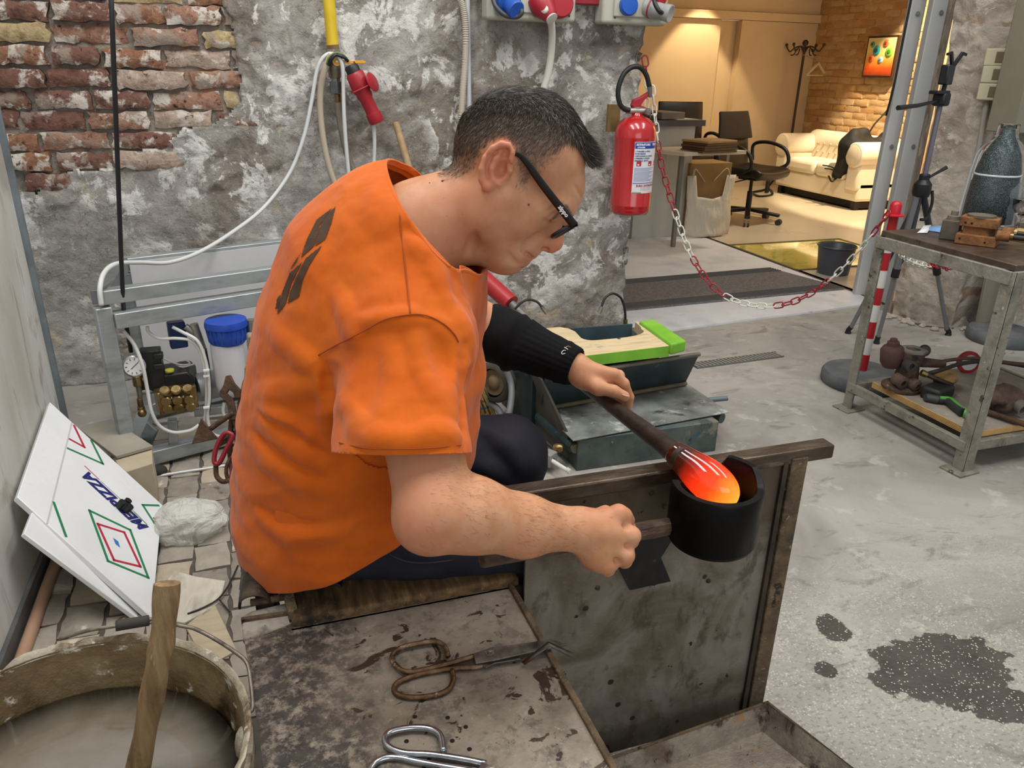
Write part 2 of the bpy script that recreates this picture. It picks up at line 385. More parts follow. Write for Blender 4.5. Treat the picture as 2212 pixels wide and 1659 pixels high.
A, Bz, D_ = plaster_sheet(-1.1, 1.81, 0, 2.15, .0105, .022, 2.3)
jx = .010*vnoise(A*22, Bz*22, 7)+.006*vnoise(A*60, Bz*60, 2); A2 = A+np.where((A > 1.795), .014*vnoise(A*0+3, Bz*14, 1)+.006*vnoise(A*0, Bz*45, 4), 0)
vv = np.stack([A2, WY-D_, Bz], 2).reshape(-1, 3); nb = A.shape[1]
ff = []
cxs = (A[:-1, :-1]+A[1:, 1:])/2+jx[:-1, :-1]; czs = (Bz[:-1, :-1]+Bz[1:, 1:])/2+jx[1:, 1:]
for i in range(A.shape[0]-1):
    for j in range(nb-1):
        if not inpoly2(cxs[i, j], czs[i, j], hole): ff.append((i*nb+j, (i+1)*nb+j, (i+1)*nb+j+1, i*nb+j+1))
me = bpy.data.meshes.new('wall_back'); me.from_pydata(vv.tolist(), [], ff); me.shade_smooth(); me.materials.append(M_plaster)
wall = bpy.data.objects.new('wall_back', me); C.objects.link(wall); wall['kind'] = 'structure'
bm = bmesh.new(); bm.from_mesh(me); bmesh.ops.delete(bm, geom=[v for v in bm.verts if not v.link_faces], context='VERTS'); bm.to_mesh(me); bm.free()
m_ = wall.modifiers.new('thick', 'SOLIDIFY'); m_.thickness = .028; m_.offset = -1
# core of the wall behind
g = G(); g.box((.345, WY+.25, 1.075), (2.89, .40, 2.15)); core = struct('wall_core', g, M_mortar, wall)
# bricks laid bare where the plaster has fallen
def brick_mesh(L_, H_, dp, amp, nu=6, nv=3):
    P = [[(-L_/2+L_*i/nu+(random.uniform(-1, 1)*amp*1.4 if i in (0, nu) else 0), (random.uniform(.6, 1.2)*amp*1.6 if i in (0, nu) or j in (0, nv) else random.uniform(-1, 1)*amp), -H_/2+H_*j/nv+(random.uniform(-1, 1)*amp if j in (0, nv) else 0)) for j in range(nv+1)] for i in range(nu+1)]
    g = G(); g.grid([r[::-1] for r in P]); 
    g.f = [q[::-1] for q in g.f]
    rg = [P[i][0] for i in range(nu+1)]+[P[nu][j] for j in range(1, nv+1)]+[P[i][nv] for i in range(nu-1, -1, -1)]+[P[0][j] for j in range(nv-1, 0, -1)]; n = len(rg)
    g.add(rg+[(p[0], dp, p[2]) for p in rg], [(i, (i+1) % n, (i+1) % n+n, i+n) for i in range(n)])
    g.f = [q[::-1] for q in g.f]
    me = bpy.data.meshes.new('brick'); me.from_pydata(g.v, [], g.f); me.shade_smooth(); me.set_sharp_from_angle(angle=1.0); return me
bmeshes = {}
zt, zb = PY(200, 26, WY)[2], PY(200, 393, WY)[2]; pitch = (zt-zb)/8
for r in range(-1, 10):
    z = zt-r*pitch; x = -1.0+random.uniform(-.1, .1)
    while x < .1:
        L_ = random.choice((.235, .215, .195, .25, .16)); cx = x+L_/2; x += L_+random.uniform(.012, .022)
        if not (inpoly2(cx, z, hole) or inpoly2(cx-L_/2.2, z, hole) or inpoly2(cx+L_*.2, z, hole)) or cx < -.95: continue
        q, mi = random.randrange(3), random.choice((0, 0, 0, 1, 1, 3, 4, 2)); key = (L_, q, mi)
        if key not in bmeshes:
            bmeshes[key] = brick_mesh(L_, pitch*.84, .05, .0060, 8, 4); bmeshes[key].materials.append(M_bricks[mi])
        o = bpy.data.objects.new('brick', bmeshes[key]); C.objects.link(o); o.parent = wall
        o.location = (cx, WY+.022+random.uniform(-.018, .014), z+random.uniform(-.004, .004)); o.rotation_euler = (random.uniform(-.03, .03), random.uniform(-.02, .02), random.uniform(-.03, .03))

# --- dirty sheet-metal partition on the left
LX = -.64
yf0, yf1 = PX(14, 360, LX), PX(118, 840, LX); yfar = (yf0[1]+yf1[1])/2
t = NT('smeared_metal'); n1 = t.noise(3, 7, .6, .5, (1, 1, .35)); n2 = t.noise(10, 7, .65, .8, (1, 2, .3))
col = t.ramp(n1, [(.3, '#b3b1a6'), (.45, '#c8c7bf'), (.6, '#d6d6d2'), (.72, '#bebbb0')]); col = t.mix(t.math('MULTIPLY', t.step(n2, .56, .68), .55), col, '#7f7c70')
col = t.mix(t.math('MULTIPLY', t.step(t.noise(2.2, 5, .6, 1.0, loc=(3, 3, 1)), .55, .66), .5), col, '#8a7a68')
col = t.mix(t.step(t.noise(34, 6, .7, 0, (1, 1, .3), (2, 2, 2)), .70, .74), col, '#6a4f3c'); col = t.mix(t.step(t.noise(18, 6, .7, 2.0, (1, 3, .2), (5, 1, 2)), .64, .68), col, '#dededa')
M_part = t.set(color=col, rough=.5, spec=.4, metal=.15); t.bump(n2, .1, .01)
g = G(); g.box((LX-.012, (.2+yfar)/2, 1.1), (.024, yfar-.2, 2.2)); wl = struct('wall_left', g, M_part, bevel=.002)
g = G(); g.box((LX-.008, yfar+.006, 1.1), (.05, .012, 2.2)); struct('trim_1', g, pm('galvanised', ['#6f7a80', '#8c979c'], 12, rough=.4, metal=.6), wl, bevel=.002)
g = G(); g.box((LX+.006, (.2+yfar)/2, .03), (.012, yfar-.2, .055)); struct('baseboard_left', g, pm('dirty_metal', ['#55585a', '#6e7070'], 9, rough=.5, metal=.4), bevel=.002)
g = G(); g.cyl((LX+.032, .3, .018), (LX+.032, yfar-.02, .018), .015, n=14); tag(obj('floor_pipe', g, pm('copper_paint', ['#9a7a62', '#b08d74'], 10, rough=.5)), 'salmon coloured pipe along the foot of the metal partition', 'pipe')

# --- office beyond the opening
M_cream = pm('cream_paint', ['#d9c3a2', '#dfcaa9'], 3, rough=.75, spec=.25, rvar=.04)
M_white = pm('pale_resin_floor', ['#cdd0d2', '#d9dbdc', '#bfc3c6'], 2.5, rough=.42, spec=.45, layers=[('#aeb0b0', 6, .62, .72)])
M_beige = pm('beige_resin_floor', ['#b5a994', '#c2b6a1'], 1.5, rough=.30, spec=.5, rvar=.05)
CY_ = 8.35
fl0 = [PZ(1346, 726, 0), PZ(1400, 722, 0), PZ(1500, 709, 0), PZ(1640, 691, 0), PZ(1760, 675, 0), PZ(1856, 661, 0)]
ze = .010
edge = [(p[0], p[1]+random.uniform(-.012, .012), ze) for p in fl0]
poly = [(1.2, 3.52, ze)]+edge+[(3.70, 3.62, ze), (3.64, CY_, ze), (1.2, CY_, ze)]
g = G(); g.prism(poly, (0, 0, -.03)); struct('floor_office_front', g, M_white, smooth=0)
g = G(); g.prism([(3.652, 3.63, ze), (7.2, 3.63, ze), (7.2, CY_, ze), (3.652, CY_, ze)], (0, 0, -.03)); struct('floor_office', g, M_beige, smooth=0)
g = G(); g.box((3.646, 5.9, ze-.001), (.014, 4.6, .006)); struct('trim_2', g, plain('#5c5146', .5, .5), smooth=0)
gf = [PZ(1598, 541, ze), PZ(1812, 517, ze), PZ(1868, 532, ze), PZ(1742, 583, ze)]
xa, xb = gf[0][0]+.02, gf[1][0]; ya, yb = gf[3][1], gf[1][1]
t = NT('glow_painted_glass'); t.set(color=t.ramp(t.noise(2.2, 6, .6, .8), [(.35, '#a5a04e'), (.5, '#ded46e'), (.65, '#c9c05c')]), rough=.06, spec=.7, coat=1.0)  # glow of the lit pit below is painted into this opaque yellow
g = G(); g.box(((xa+xb)/2, (ya+yb)/2, ze+.001), (xb-xa, yb-ya, .004)); gfl = struct('floor_glass_pane', g, t.m, smooth=0)
g = G()
for a, b in (((xa, ya), (xb, ya)), ((xb, ya), (xb, yb)), ((xb, yb), (xa, yb)), ((xa, yb), (xa, ya))): g.bar((*a, ze+.003), (*b, ze+.003), .02, .01)
struct('glass_pane_frame', g, plain('#6d6a4c', .4, .4), gfl, smooth=0)
# cream wall with a sliding panel standing back from it
def cx_(px, py): return PY(px, py, CY_)[0]
xl, xr = cx_(1546, 160), cx_(1590, 160); xcor = PY(1735, 120, CY_)[0]; zh = PY(1560, 42, CY_)[2]; zh2 = PY(1560, 24, CY_)[2]
g = G(); g.box(((.8+xl)/2, CY_+.05, zh/2), (xl-.8, .10, zh)); wo = struct('wall_office_back', g, M_cream, smooth=0)
g = G(); g.box(((xl+xr)/2, CY_+.13, zh/2), (xr-xl+.1, .05, zh)); struct('recessed_panel', g, M_cream, wo, smooth=0)
g = G(); g.box(((xr+xcor+.6)/2, CY_+.05, zh/2), (xcor+.6-xr, .10, zh)); struct('sliding_panel', g, M_cream, wo, smooth=0)
g = G(); g.box(((.8+xcor+.6)/2, CY_+.03, (zh+zh2)/2+.004), (xcor+.6-.8, .14, zh2-zh)); struct('header_rail', g, M_cream, wo, smooth=0)
g = G(); g.box(((.8+xcor+.6)/2, CY_+.06, zh2+.55), (xcor+.6-.8, .12, 1.08)); struct('upper_panel', g, M_cream, wo, smooth=0)
# painted brick side wall of the office
BX = xcor+.12
M_ob = [pm('office_brick', c_, 9, rand=True, rough=.85, bump=.5, bscale=40, spec=.2, layers=[('#8e5f3c', 6, .60, .70)]) for c_ in (['#bd9a6e', '#cbab80'], ['#c6a57c', '#d3b58e'], ['#b58c5e', '#c49c6e'])]
g = G(); g.box((BX+.10, 6.1, 1.5), (.14, 4.7, 3.0)); wb = struct('wall_office_side', g, pm('office_mortar', ['#b8966a', '#c8a87c'], 8, rough=.9, bump=.5, bscale=30), smooth=0)
ob = []
for q in range(3):
    for mi in range(3): m0 = brick_mesh(.205, .060, .03, .005, 4, 2); m0.materials.append(M_ob[mi]); ob.append(m0)
cnt = 0
for r in range(60):
    z = .30+r*.0735; y = 8.30-(.11 if r % 2 else 0)
    while y > 4.6:
        P = V(BX, y, z)-ORG; d = P@FW; px = PCX+FPX*(P@RT)/d; py = PCY-FPX*(P@UP)/d
        if 1700 < px < 1990 and -20 < py < 330 and cnt < 300:
            o = bpy.data.objects.new('brick', random.choice(ob)); C.objects.link(o); o.parent = wb
            o.matrix_parent_inverse = wb.matrix_basis.inverted()
            o.location = (BX+.018+random.uniform(-.006, .006), y+random.uniform(-.008, .008), z+random.uniform(-.006, .006)); o.rotation_euler = (random.uniform(-.03, .03), 0, -PI/2); cnt += 1
        y -= .222

# --- pier on the right with flaking plaster
PYW = 3.10
qA, qB = PZ(1922, 680, 0), PZ(2052, 712, 0); qd = nrm(qB-qA); qn = V(qd[1], -qd[0], 0); qn = qn if qn[0] < 0 else -qn; qL = np.linalg.norm(qB-qA)
A, Bz, D_ = plaster_sheet(0, qL, 0, 2.1, .0125, .035, 9.1)
fade = np.clip((qL-A)/.05, 0, 1)
P3 = qA[None, None]+qd[None, None]*A[..., None]+qn[None, None]*(D_*fade)[..., None]; P3[..., 2] = Bz
nb = A.shape[1]; g = G(); g.v = [tuple(p) for p in P3.reshape(-1, 3)]; g.f = [(i*nb+j, (i+1)*nb+j, (i+1)*nb+j+1, i*nb+j+1) for i in range(A.shape[0]-1) for j in range(nb-1)]
A2, B2, D2 = plaster_sheet(0, 1.3, 0, 2.1, .0125, .03, 4.4)
P4 = np.stack([qB[0]+A2, qB[1]-D2*np.clip(A2/.05, 0, 1), B2], 2); P4[0] = P3[-1]; o_ = len(g.v); nb2 = A2.shape[1]
g.v += [tuple(p) for p in P4.reshape(-1, 3)]; g.f += [(o_+i*nb2+j, o_+(i+1)*nb2+j, o_+(i+1)*nb2+j+1, o_+i*nb2+j+1) for i in range(A2.shape[0]-1) for j in range(nb2-1)]
A5, B5, D5 = plaster_sheet(0, .30, 0, 2.1, .02, .02, 1.4)
P5 = np.stack([qA[0]+A5*.75, qA[1]+A5, B5], 2); o_ = len(g.v); nb5 = A5.shape[1]; g.v += [tuple(p) for p in P5.reshape(-1, 3)]; g.f += [(o_+(i+1)*nb5+j, o_+i*nb5+j, o_+i*nb5+j+1, o_+(i+1)*nb5+j+1) for i in range(A5.shape[0]-1) for j in range(nb5-1)]
t = NT('flaking_plaster'); n1 = t.noise(3.4, 9, .62, .7); n3 = t.noise(30, 8, .7)
col = t.ramp(n1, [(.30, '#7a6f64'), (.42, '#9a9084'), (.54, '#b5ab9e'), (.68, '#c6bdb0')]); col = t.mix(t.step(t.noise(6, 8, .6, 1.2, loc=(2, 2, 2)), .52, .56), col, t.ramp(n3, [(.3, '#aca396'), (.7, '#d0c8ba')]))
col = t.mix(t.math('MULTIPLY', t.step(t.noise(4, 8, .6, .8, loc=(7, 1, 2)), .58, .64), .75), col, '#8a6f56')
M_pier = t.set(color=col, rough=.92, spec=.2); b = t.bump(t.noise(80, 6, .7), .4, .01); t.bump(t.noise(14, 8, .65, .6), .6, .03, b)
wr_ = struct('wall_right', g, M_pier, smooth=180)
g = G()
rp = random.Random(4)
for i in range(34):
    k_ = rp.random()*1.25; p_ = qA+qd*min(k_, 1)*qL+qn*(.03+rp.random()*.07); x = p_[0]+max(0, k_-1)*1.2; y = p_[1]; s_ = rp.uniform(.008, .028); g.sph((x, y, s_*.35), (s_, s_*rp.uniform(.5, .9), s_*.5), rotz(rp.random()*3), 6, 4)
ru = obj('rubble', g, M_pier, smooth=0); tag(ru, 'crumbled plaster rubble at the foot of the right pier', 'rubble', kind='stuff')
# ceiling over the office keeps the daylight out
g = G(); g.box((4.0, 6.1, 3.06), (7.2, 5.2, .08)); struct('ceiling_office', g, plain('#cfc8ba', .9), smooth=0)
g = G(); g.box((1.0, 6.0, 1.5), (.1, 4.9, 3.0)); struct('wall_office_left', g, M_cream, smooth=0)
g = G(); g.box((2.7, WY+.22, 2.62), (2.4, .4, .9)); struct('wall_lintel', g, M_plaster, smooth=0)
# ================================================================== the bench
RZ, RYF, RYN = .66, None, None
rf = PZ(1780, 946.5, RZ); rn = PZ(1812, 964.6, RZ)
RYF, RYN = .5*(rf[1]+PZ(1083, 1046, RZ)[1]), .5*(rn[1]+PZ(1105, 1065, RZ)[1])
RXR = .5*(rf[0]+rn[0]); PYP = RYN+.006
M_rust = pm('dark_worn_steel', ['#2a241f', '#43392f', '#5a4c3d'], 16, rough=.45, metal=.55, bump=.35, bscale=90, layers=[('#76624c', 20, .60, .70), ('#1c1815', 9, .58, .68)])
M_rail = pm('polished_rail', ['#3b332c', '#55483c', '#6f6254'], 22, rough=.34, metal=.7, bump=.2, bscale=110, stretch=(.35, 1, 1), layers=[('#8c8274', 14, .60, .72, (.2, 1, 1))])
M_edge = pm('rusty_angle_iron', ['#4a3d30', '#6e5c46', '#8a7658'], 26, rough=.6, metal=.35, bump=.8, bscale=120, layers=[('#a8977a', 40, .60, .68), ('#2c241d', 18, .58, .66)])
t = NT('scratched_sheet_steel'); n1 = t.noise(5, 9, .6, .6); n2 = t.noise(22, 9, .65, .3, (1, 1, .6))
col = t.ramp(n1, [(.28, '#55493a'), (.40, '#6e6557'), (.52, '#8a857a'), (.62, '#7b7467'), (.74, '#5c4f3e')])
col = t.mix(t.math('MULTIPLY', t.step(n2, .52, .66), .7), col, '#4a3f32'); col = t.mix(t.math('MULTIPLY', t.step(t.noise(90, 6, .7), .60, .70), .45), col, '#9c988f')
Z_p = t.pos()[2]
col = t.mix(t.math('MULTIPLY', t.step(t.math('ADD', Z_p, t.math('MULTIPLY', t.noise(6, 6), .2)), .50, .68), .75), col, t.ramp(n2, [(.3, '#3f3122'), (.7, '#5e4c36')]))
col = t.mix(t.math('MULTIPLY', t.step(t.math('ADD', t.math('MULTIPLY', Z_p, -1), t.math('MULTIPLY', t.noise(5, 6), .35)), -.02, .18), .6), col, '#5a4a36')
col = t.mix(t.step(t.voro(13), .10, .07), col, '#332d26'); col = t.mix(t.step(t.noise(40, 3, .5, loc=(1, 1, 9)), .72, .74), col, '#2a2622')
M_sheet = t.set(color=col, rough=.5, metal=.35, spec=.4); t.bump(t.noise(120, 6, .7), .25, .005)

bench = thing('glassblower_bench', 'worn steel glassblower bench with a long rail and wooden seat under the person', 'bench', (.55, 1.2, 0))
g = G(); g.box(((.30+RXR)/2, (RYF+RYN)/2, RZ-.014), (RXR-.30, RYF-RYN, .028)); obj('rail', g, M_rail, bench, bevel=.004, bseg=3)
xr = PY(1716, 1004, PYP)[0]; xl = .385
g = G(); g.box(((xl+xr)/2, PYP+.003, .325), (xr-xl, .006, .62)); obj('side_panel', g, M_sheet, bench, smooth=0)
xr2 = PY(1738, 998, PYP)[0]
g = G(); g.box((xr2-.018, PYP-.002, .325), (.036, .014, .64)); g.box((xr2-.003, PYP+.018, .325), (.006, .036, .64)); po = obj('panel_post', g, M_edge, bench, smooth=0, bevel=.002)
g = G(); g.box((xr2-.046, PYP-.003, .325), (.010, .008, .63)); obj('weld_seam', g, M_rust, bench, smooth=0)
g = G(); g.prism([PY(x, y, PYP-.004) for x, y in ((1336, 1225), (1361, 1275), (1449, 1256), (1428, 1205), (1462, 1150), (1400, 1152))], (0, .003, 0)); obj('scorched_plate', g, pm('scorched', ['#141517', '#232426'], 30, rough=.5, metal=.3, layers=[('#77756c', 60, .66, .70)]), bench, smooth=0)
for x, y in ((1408, 1066), (1437, 1095), (1412, 1210), (1291, 1270), (1530, 1255)):
    p = PY(x, y, PYP-.001); g = G(); g.lathe([(.0001, .0035), (.0035, .003), (.005, 0)], p, (0, -1, 0), 10); obj('bolt', g, M_rust, bench)
# seat plank
sz = .47
M_seat = pm('charred_wood', ['#4a3824', '#6d5334', '#8c6e48'], 9, rough=.7, bump=.6, bscale=60, stretch=(9, 1, 9), layers=[('#241b13', 5, .50, .62), ('#ab8d62', 22, .62, .72, (6, 1, 6))])
g = G(); g.box((.19, 1.235, sz-.022), (.39, .35, .044)); obj('seat', g, M_seat, bench, bevel=.006, bseg=3)
g = G(); g.box((.19, 1.056, sz-.040), (.40, .012, .050)); obj('seat_edge', g, pm('charcoal_edge', ['#1d1a17', '#332c24'], 40, rough=.9, bump=1, bscale=120), bench, bevel=.004)
for x, y in ((.02, 1.10), (.02, 1.38), (.36, 1.38), (.36, 1.10)): g = G(); g.box((x, y, .213), (.035, .035, .426)); obj('leg', g, M_rust, bench, bevel=.003)
for x in (.42, RXR-.12): g = G(); g.box((x, PYP+.03, .31), (.04, .04, .62)); obj('leg', g, M_rust, bench, bevel=.003)
g = G(); g.bar(PZ(606, 1215, .50), PZ(636, 1340, .46), .016, .010); obj('bracket', g, M_edge, bench, smooth=0)

# tool table beside the seat
tz = .455
tfr, tnr, tfl = PZ(1098, 1262, tz), PZ(1322, 1659, tz), PZ(522, 1347, tz)
t = NT('stained_table_steel'); n1 = t.noise(5, 9, .62, .5); n2 = t.noise(24, 8, .7, .2); n3 = t.noise(80, 6, .7)
col = t.ramp(n1, [(.30, '#544a3f'), (.44, '#7a6f62'), (.56, '#928778'), (.70, '#776b5d')])
col = t.mix(t.math('MULTIPLY', t.step(n2, .52, .64), .55), col, '#5c544c'); col = t.mix(t.math('MULTIPLY', t.step(n3, .58, .68), .5), col, '#aaa399')
xo = t.pos()[0]
col = t.mix(t.math('MULTIPLY', t.step(t.math('ADD', t.math('MULTIPLY', xo, -1), t.math('MULTIPLY', t.noise(6, 7, .65), .34)), .04, .16), t.step(t.noise(48, 7, .75), .36, .56)), col, t.ramp(n2, [(.35, '#1f1b19'), (.65, '#47403a')]))
col = t.mix(t.math('MULTIPLY', t.step(t.noise(30, 8, .75, .2, loc=(8, 8, 2)), .54, .64), .6), col, '#4b4238')
spl = t.step(t.noise(11, 6, .62, 1.0, (1, 1.5, 1), (3, 3, 1)), .59, .612); col = t.mix(spl, col, '#3d2f22')
spl2 = t.step(t.noise(38, 4, .5, .4, loc=(6, 2, 1)), .68, .70); col = t.mix(spl2, col, '#37291f')
M_table = t.set(color=col, rough=t.math('SUBTRACT', .58, t.math('MULTIPLY', spl, .2)), metal=.2, spec=.4); b = t.bump(n3, .3, .004); t.bump(n2, .2, .006, b)
tt_ = thing('tool_table', 'stained steel tool table holding two pairs of shears', 'table', (.15, .95, 0))
xlft = -.070
pl = [tfr, V(tnr[0], .56, tz), V(xlft+.03, .56, tz), V(xlft, .95, tz), tfl]
nx = 18
g = G(); g.prism(pl, (0, 0, -.006)); obj('tabletop', g, M_table, tt_, smooth=0)
g = G(); g.bar(tfr+V(.002, 0, .001), V(tnr[0]+.003, .56, tz+.001), .010, .010); obj('edge_strip', g, M_edge, tt_, bevel=.002)
g = G(); g.bar(tfl+V(0, .002, .003), tfr+V(0, .002, .003), .007, .012); obj('edge_strip', g, M_edge, tt_, bevel=.001)
for x, y in ((xlft+.05, .74), (xlft+.05, 1.0), (tfr[0]-.04, 1.0), (tfr[0]-.04, .74)): g = G(); g.box((x, y, .225), (.03, .03, .45)); obj('leg', g, M_rust, tt_, bevel=.002)
# bolt holes in the sheet
for x, y in ((896, 1548), (967, 1550), (1006, 1570), (977, 1600), (878, 1601), (1014, 1618), (926, 1642)):
    g = G(); p = PZ(x, y, tz+.0004); g.lathe([(.0034, 0), (.0030, .0002), (.0001, .0003)], p, n=10); obj('rivet_hole', g, plain('#0d0b0a', .9), tt_)
# bent-sheet tool rest left of the seat
tr = thing('tool_rest', 'row of bent dark steel half-pipes left of the seat', 'tool rest', (-.05, 1.2, .44))
M_hp = pm('sooty_steel', ['#2b2622', '#443a31', '#5e5040'], 30, rough=.5, metal=.5, bump=.4, bscale=90)
for i, (px, py) in enumerate(((545, 1190), (543, 1228), (541, 1266))):
    a = PZ(px+14, py-14, .485-.004*i); b = PZ(px+9, py+42, .475-.006*i); d = nrm(b-a); sx_, sy_, _ = frame_from(d); g = G(); rows = []
    for s_ in range(5):
        p = a+(b-a)*s_/4; rows.append([p+.025*(sx_*math.cos(w)+sy_*math.sin(w)*(1 if sy_[2] > 0 else -1)) for w in np.linspace(-.25, PI+.25, 13)])
    g.grid(rows); obj('half_pipe', g, M_hp, tr, smooth=180, solid=.003)
g = G(); g.cyl(PZ(542, 1302, .462), PZ(622, 1288, .468), .0065, n=10); obj('rod', g, M_edge, tr)
pp = [PZ(x, y, .458) for x, y in ((522, 1330), (545, 1318), (622, 1300), (640, 1340), (560, 1372), (524, 1380))]
g = G(); g.prism(pp, (0, 0, -.014)); obj('end_plate', g, pm('crusted_plate', ['#8d857a', '#a79f94', '#736b61'], 30, rough=.85, bump=.6, layers=[('#3f382f', 50, .66, .70)]), tr, bevel=.004)
for px in (571, 583):
    g = G(); g.cyl(PZ(px, 1205, .50), PZ(px+16, 1312, .44), .005, n=8); obj('rod', g, M_hp, tr)
g = G(); g.bar((-.045, 1.15, 0), (-.045, 1.15, .455), .03, .03); obj('leg', g, M_rust, tr)
g = G(); g.bar((-.045, 1.15, .44), (-.045, 1.30, .44), .03, .02); obj('arm', g, M_rust, tr)

# tray on the floor under the rail
M_tray = pm('rusty_tray', ['#5a4f44', '#7b7064', '#938878', '#6a5c4c'], 8, rough=.5, metal=.3, bump=.4, bscale=70, layers=[('#3a2d22', 12, .56, .66), ('#9a7650', 7, .60, .68), ('#201a15', 26, .66, .70)])
tz1 = .10; c0 = PZ(1658, 1518, tz1); cL = PZ(1317, 1640, tz1); cR = PZ(1829, 1650, tz1); eL = nrm(cL-c0); eR = nrm(cR-c0)
dep = .045; L1, L2 = .62, .50
out = [c0, c0+eL*L1, c0+eL*L1+eR*L2, c0+eR*L2]; cen = sum(out)/4
inn = [p+(cen-p)*.10+V(0, 0, -dep) for p in out]
g = G(); v = [*out, *inn]; f = [(4, 5, 6, 7)]+[(i, (i+1) % 4, (i+1) % 4+4, i+4) for i in range(4)]
g.add(v, f); trayo = thing('steel_tray', 'shallow rusty steel tray on a stand under the rail', 'tray', (cen[0], cen[1], 0)); obj('pan', g, M_tray, trayo, smooth=0, solid=.004)
g = G(); g.tube([out[i]+V(0, 0, .001) for i in (0, 1, 2, 3)], .0035, 8, closed=True); obj('rim', g, M_edge, trayo)
for p in inn: g = G(); q = p+(cen-p)*.12; g.box((q[0], q[1], (tz1-dep)/2), (.03, .03, tz1-dep)); obj('leg', g, M_rust, trayo)

# ------------------------------------------------------------------ bucket with water and paddle
bc, bz, br = V(-.302, .838, 0), .50, .236
M_pail = pm('crusted_plastic', ['#8f8672', '#aaa18c', '#bdb5a2'], 12, rough=.55, bump=.5, bscale=60, layers=[('#5f4a2c', 7, .50, .62), ('#d9d4c6', 22, .60, .66), ('#3d2f1f', 20, .66, .72)])
bk = thing('water_bucket', 'large grimy plastic bucket of murky water in the left foreground', 'bucket', (bc[0], bc[1], 0))
n = 96; rows = []
def rimz(a):
    z = 0
    for ac, w, d in ((2.02, .05, .014), (1.62, .04, .008), (1.45, .03, .006), (2.35, .03, .005)): z -= d*max(0, 1-abs(((a-ac+PI) % (2*PI))-PI)/w)**.5 if abs(((a-ac+PI) % (2*PI))-PI) < w else 0
    return z+.0015*math.sin(31*a)+.001*math.sin(53*a)
prof = [(br*.80, .012), (br*.86, .22), (br*.955, bz-.065), (br*.985, bz-.062), (br*.99, bz-.030), (br*.965, bz-.028), (br*.97, bz-.012), (br*.985, bz-.003), (br*.992, bz), (br*.980, bz+.001), (br*.955, bz-.004), (br*.95, bz-.010)]
profi = [(br*.952, bz-.006), (br*.945, bz-.03), (br*.925, bz-.09), (br*.86, bz-.22), (br*.80, .02), (.001, .02)]
for i, (r, z) in enumerate(prof):
    rows.append([bc+V(r*math.cos(2*PI*k/n), r*math.sin(2*PI*k/n), z+(rimz(2*PI*k/n) if 6 <= i <= 10 else 0)) for k in range(n+1)])
g = G(); g.grid(rows); g.f = [q[::-1] for q in g.f]; g.lathe([(.001, .012), (br*.8, .012)], bc, n=48); obj('body', g, M_pail, bk, smooth=50)
g = G(); g.lathe(profi, bc, n=96, caps=False); g.f = [q[::-1] for q in g.f]; obj('inner_wall', g, pm('grimy_inside', ['#5c4830', '#7d6a4a', '#9c8b6a'], 9, rough=.4, bump=.4, bscale=60, layers=[('#40301d', 5, .48, .62), ('#d5cfc0', 26, .60, .68)]), bk, smooth=180)
t = NT('murky_water'); t.set(color=t.ramp(t.noise(4, 6, .6, .8), [(.3, '#57503f'), (.5, '#777065'), (.7, '#8a857c')]), rough=.06, spec=.55); t.bump(t.noise(18, 3, .5, .5), .03, .02)
g = G(); g.lathe([(br*.905, 0), (br*.6, .0001), (.001, .0002)], bc+V(0, 0, bz-.085), n=64); obj('water', g, t.m, bk, smooth=180)
M_wire = pm('galvanised_wire', ['#6a6256', '#8d8577', '#4c453c'], 40, rough=.5, metal=.5)
hp = [PZ(392, 1352, .505), PZ(420, 1358, .50), PZ(460, 1378, .49), PZ(510, 1410, .485), PZ(533, 1432, .48), PZ(541, 1470, .47), PZ(546, 1525, .455), PZ(540, 1536, .452), PZ(536, 1520, .455)]
hl = [PZ(392, 1352, .505), PZ(330, 1338, .51), PZ(250, 1352, .515), PZ(190, 1362, .51), PZ(130, 1380, .49)]
g = G(); g.tube(spline(hl[::-1][:-1]+hp, 6), .0030, 8); obj('handle', g, M_wire, bk, smooth=180)
g = G(); g.tube(spline([PZ(322, 1340, .51), PZ(286, 1346, .513), PZ(250, 1352, .515)], 5), .0085, 10); obj('grip', g, plain('#3a3733', .8), bk, smooth=180)
p = PZ(540, 1610, .42); g = G(); g.sph(p+V(-.006, 0, 0), (.014, .022, .032)); obj('lug', g, M_pail, bk, smooth=180)
# wooden paddle standing in the bucket
M_pad = pm('wet_wood', ['#6d5638', '#8f7550', '#a98d66'], 10, rough=.5, bump=.4, bscale=60, stretch=(6, 6, .6), layers=[('#4a3722', 4, .55, .68), ('#c2ab84', 18, .63, .70, (4, 4, .6))])
pd = thing('wooden_paddle', 'weathered wooden paddle standing in the bucket', 'paddle', PZ(300, 1659, .30))
top = PY(360, 1262, .80); pts = [PY(300, 1690, .745), PY(330, 1500, .775), PY(352, 1370, .79), top]
pts = [PD(290, 1700, 1.03), PD(318, 1560, 1.0), PD(340, 1440, .975), PD(352, 1370, .965), PD(361, 1260, .955)]
sp = spline(pts, 6); rows = []; wv = nrm(RT)
for i, p in enumerate(sp):
    T_ = nrm(sp[min(i+1, len(sp)-1)]-sp[max(i-1, 0)]); nv = nrm(np.cross(wv, T_)); w = .0165+.0012*math.sin(i*.9); th = .0105
    rows.append([p+wv*w*math.cos(a)*(1 if abs(math.cos(a)) < .8 else .98)+nv*th*math.sin(a) for a in np.linspace(0, 2*PI, 17)])
g = G(); g.grid(rows); k0 = len(g.v); g.add([rows[-1][j] for j in range(16)], [tuple(range(16))]); obj('blade', g, M_pad, pd, smooth=60)

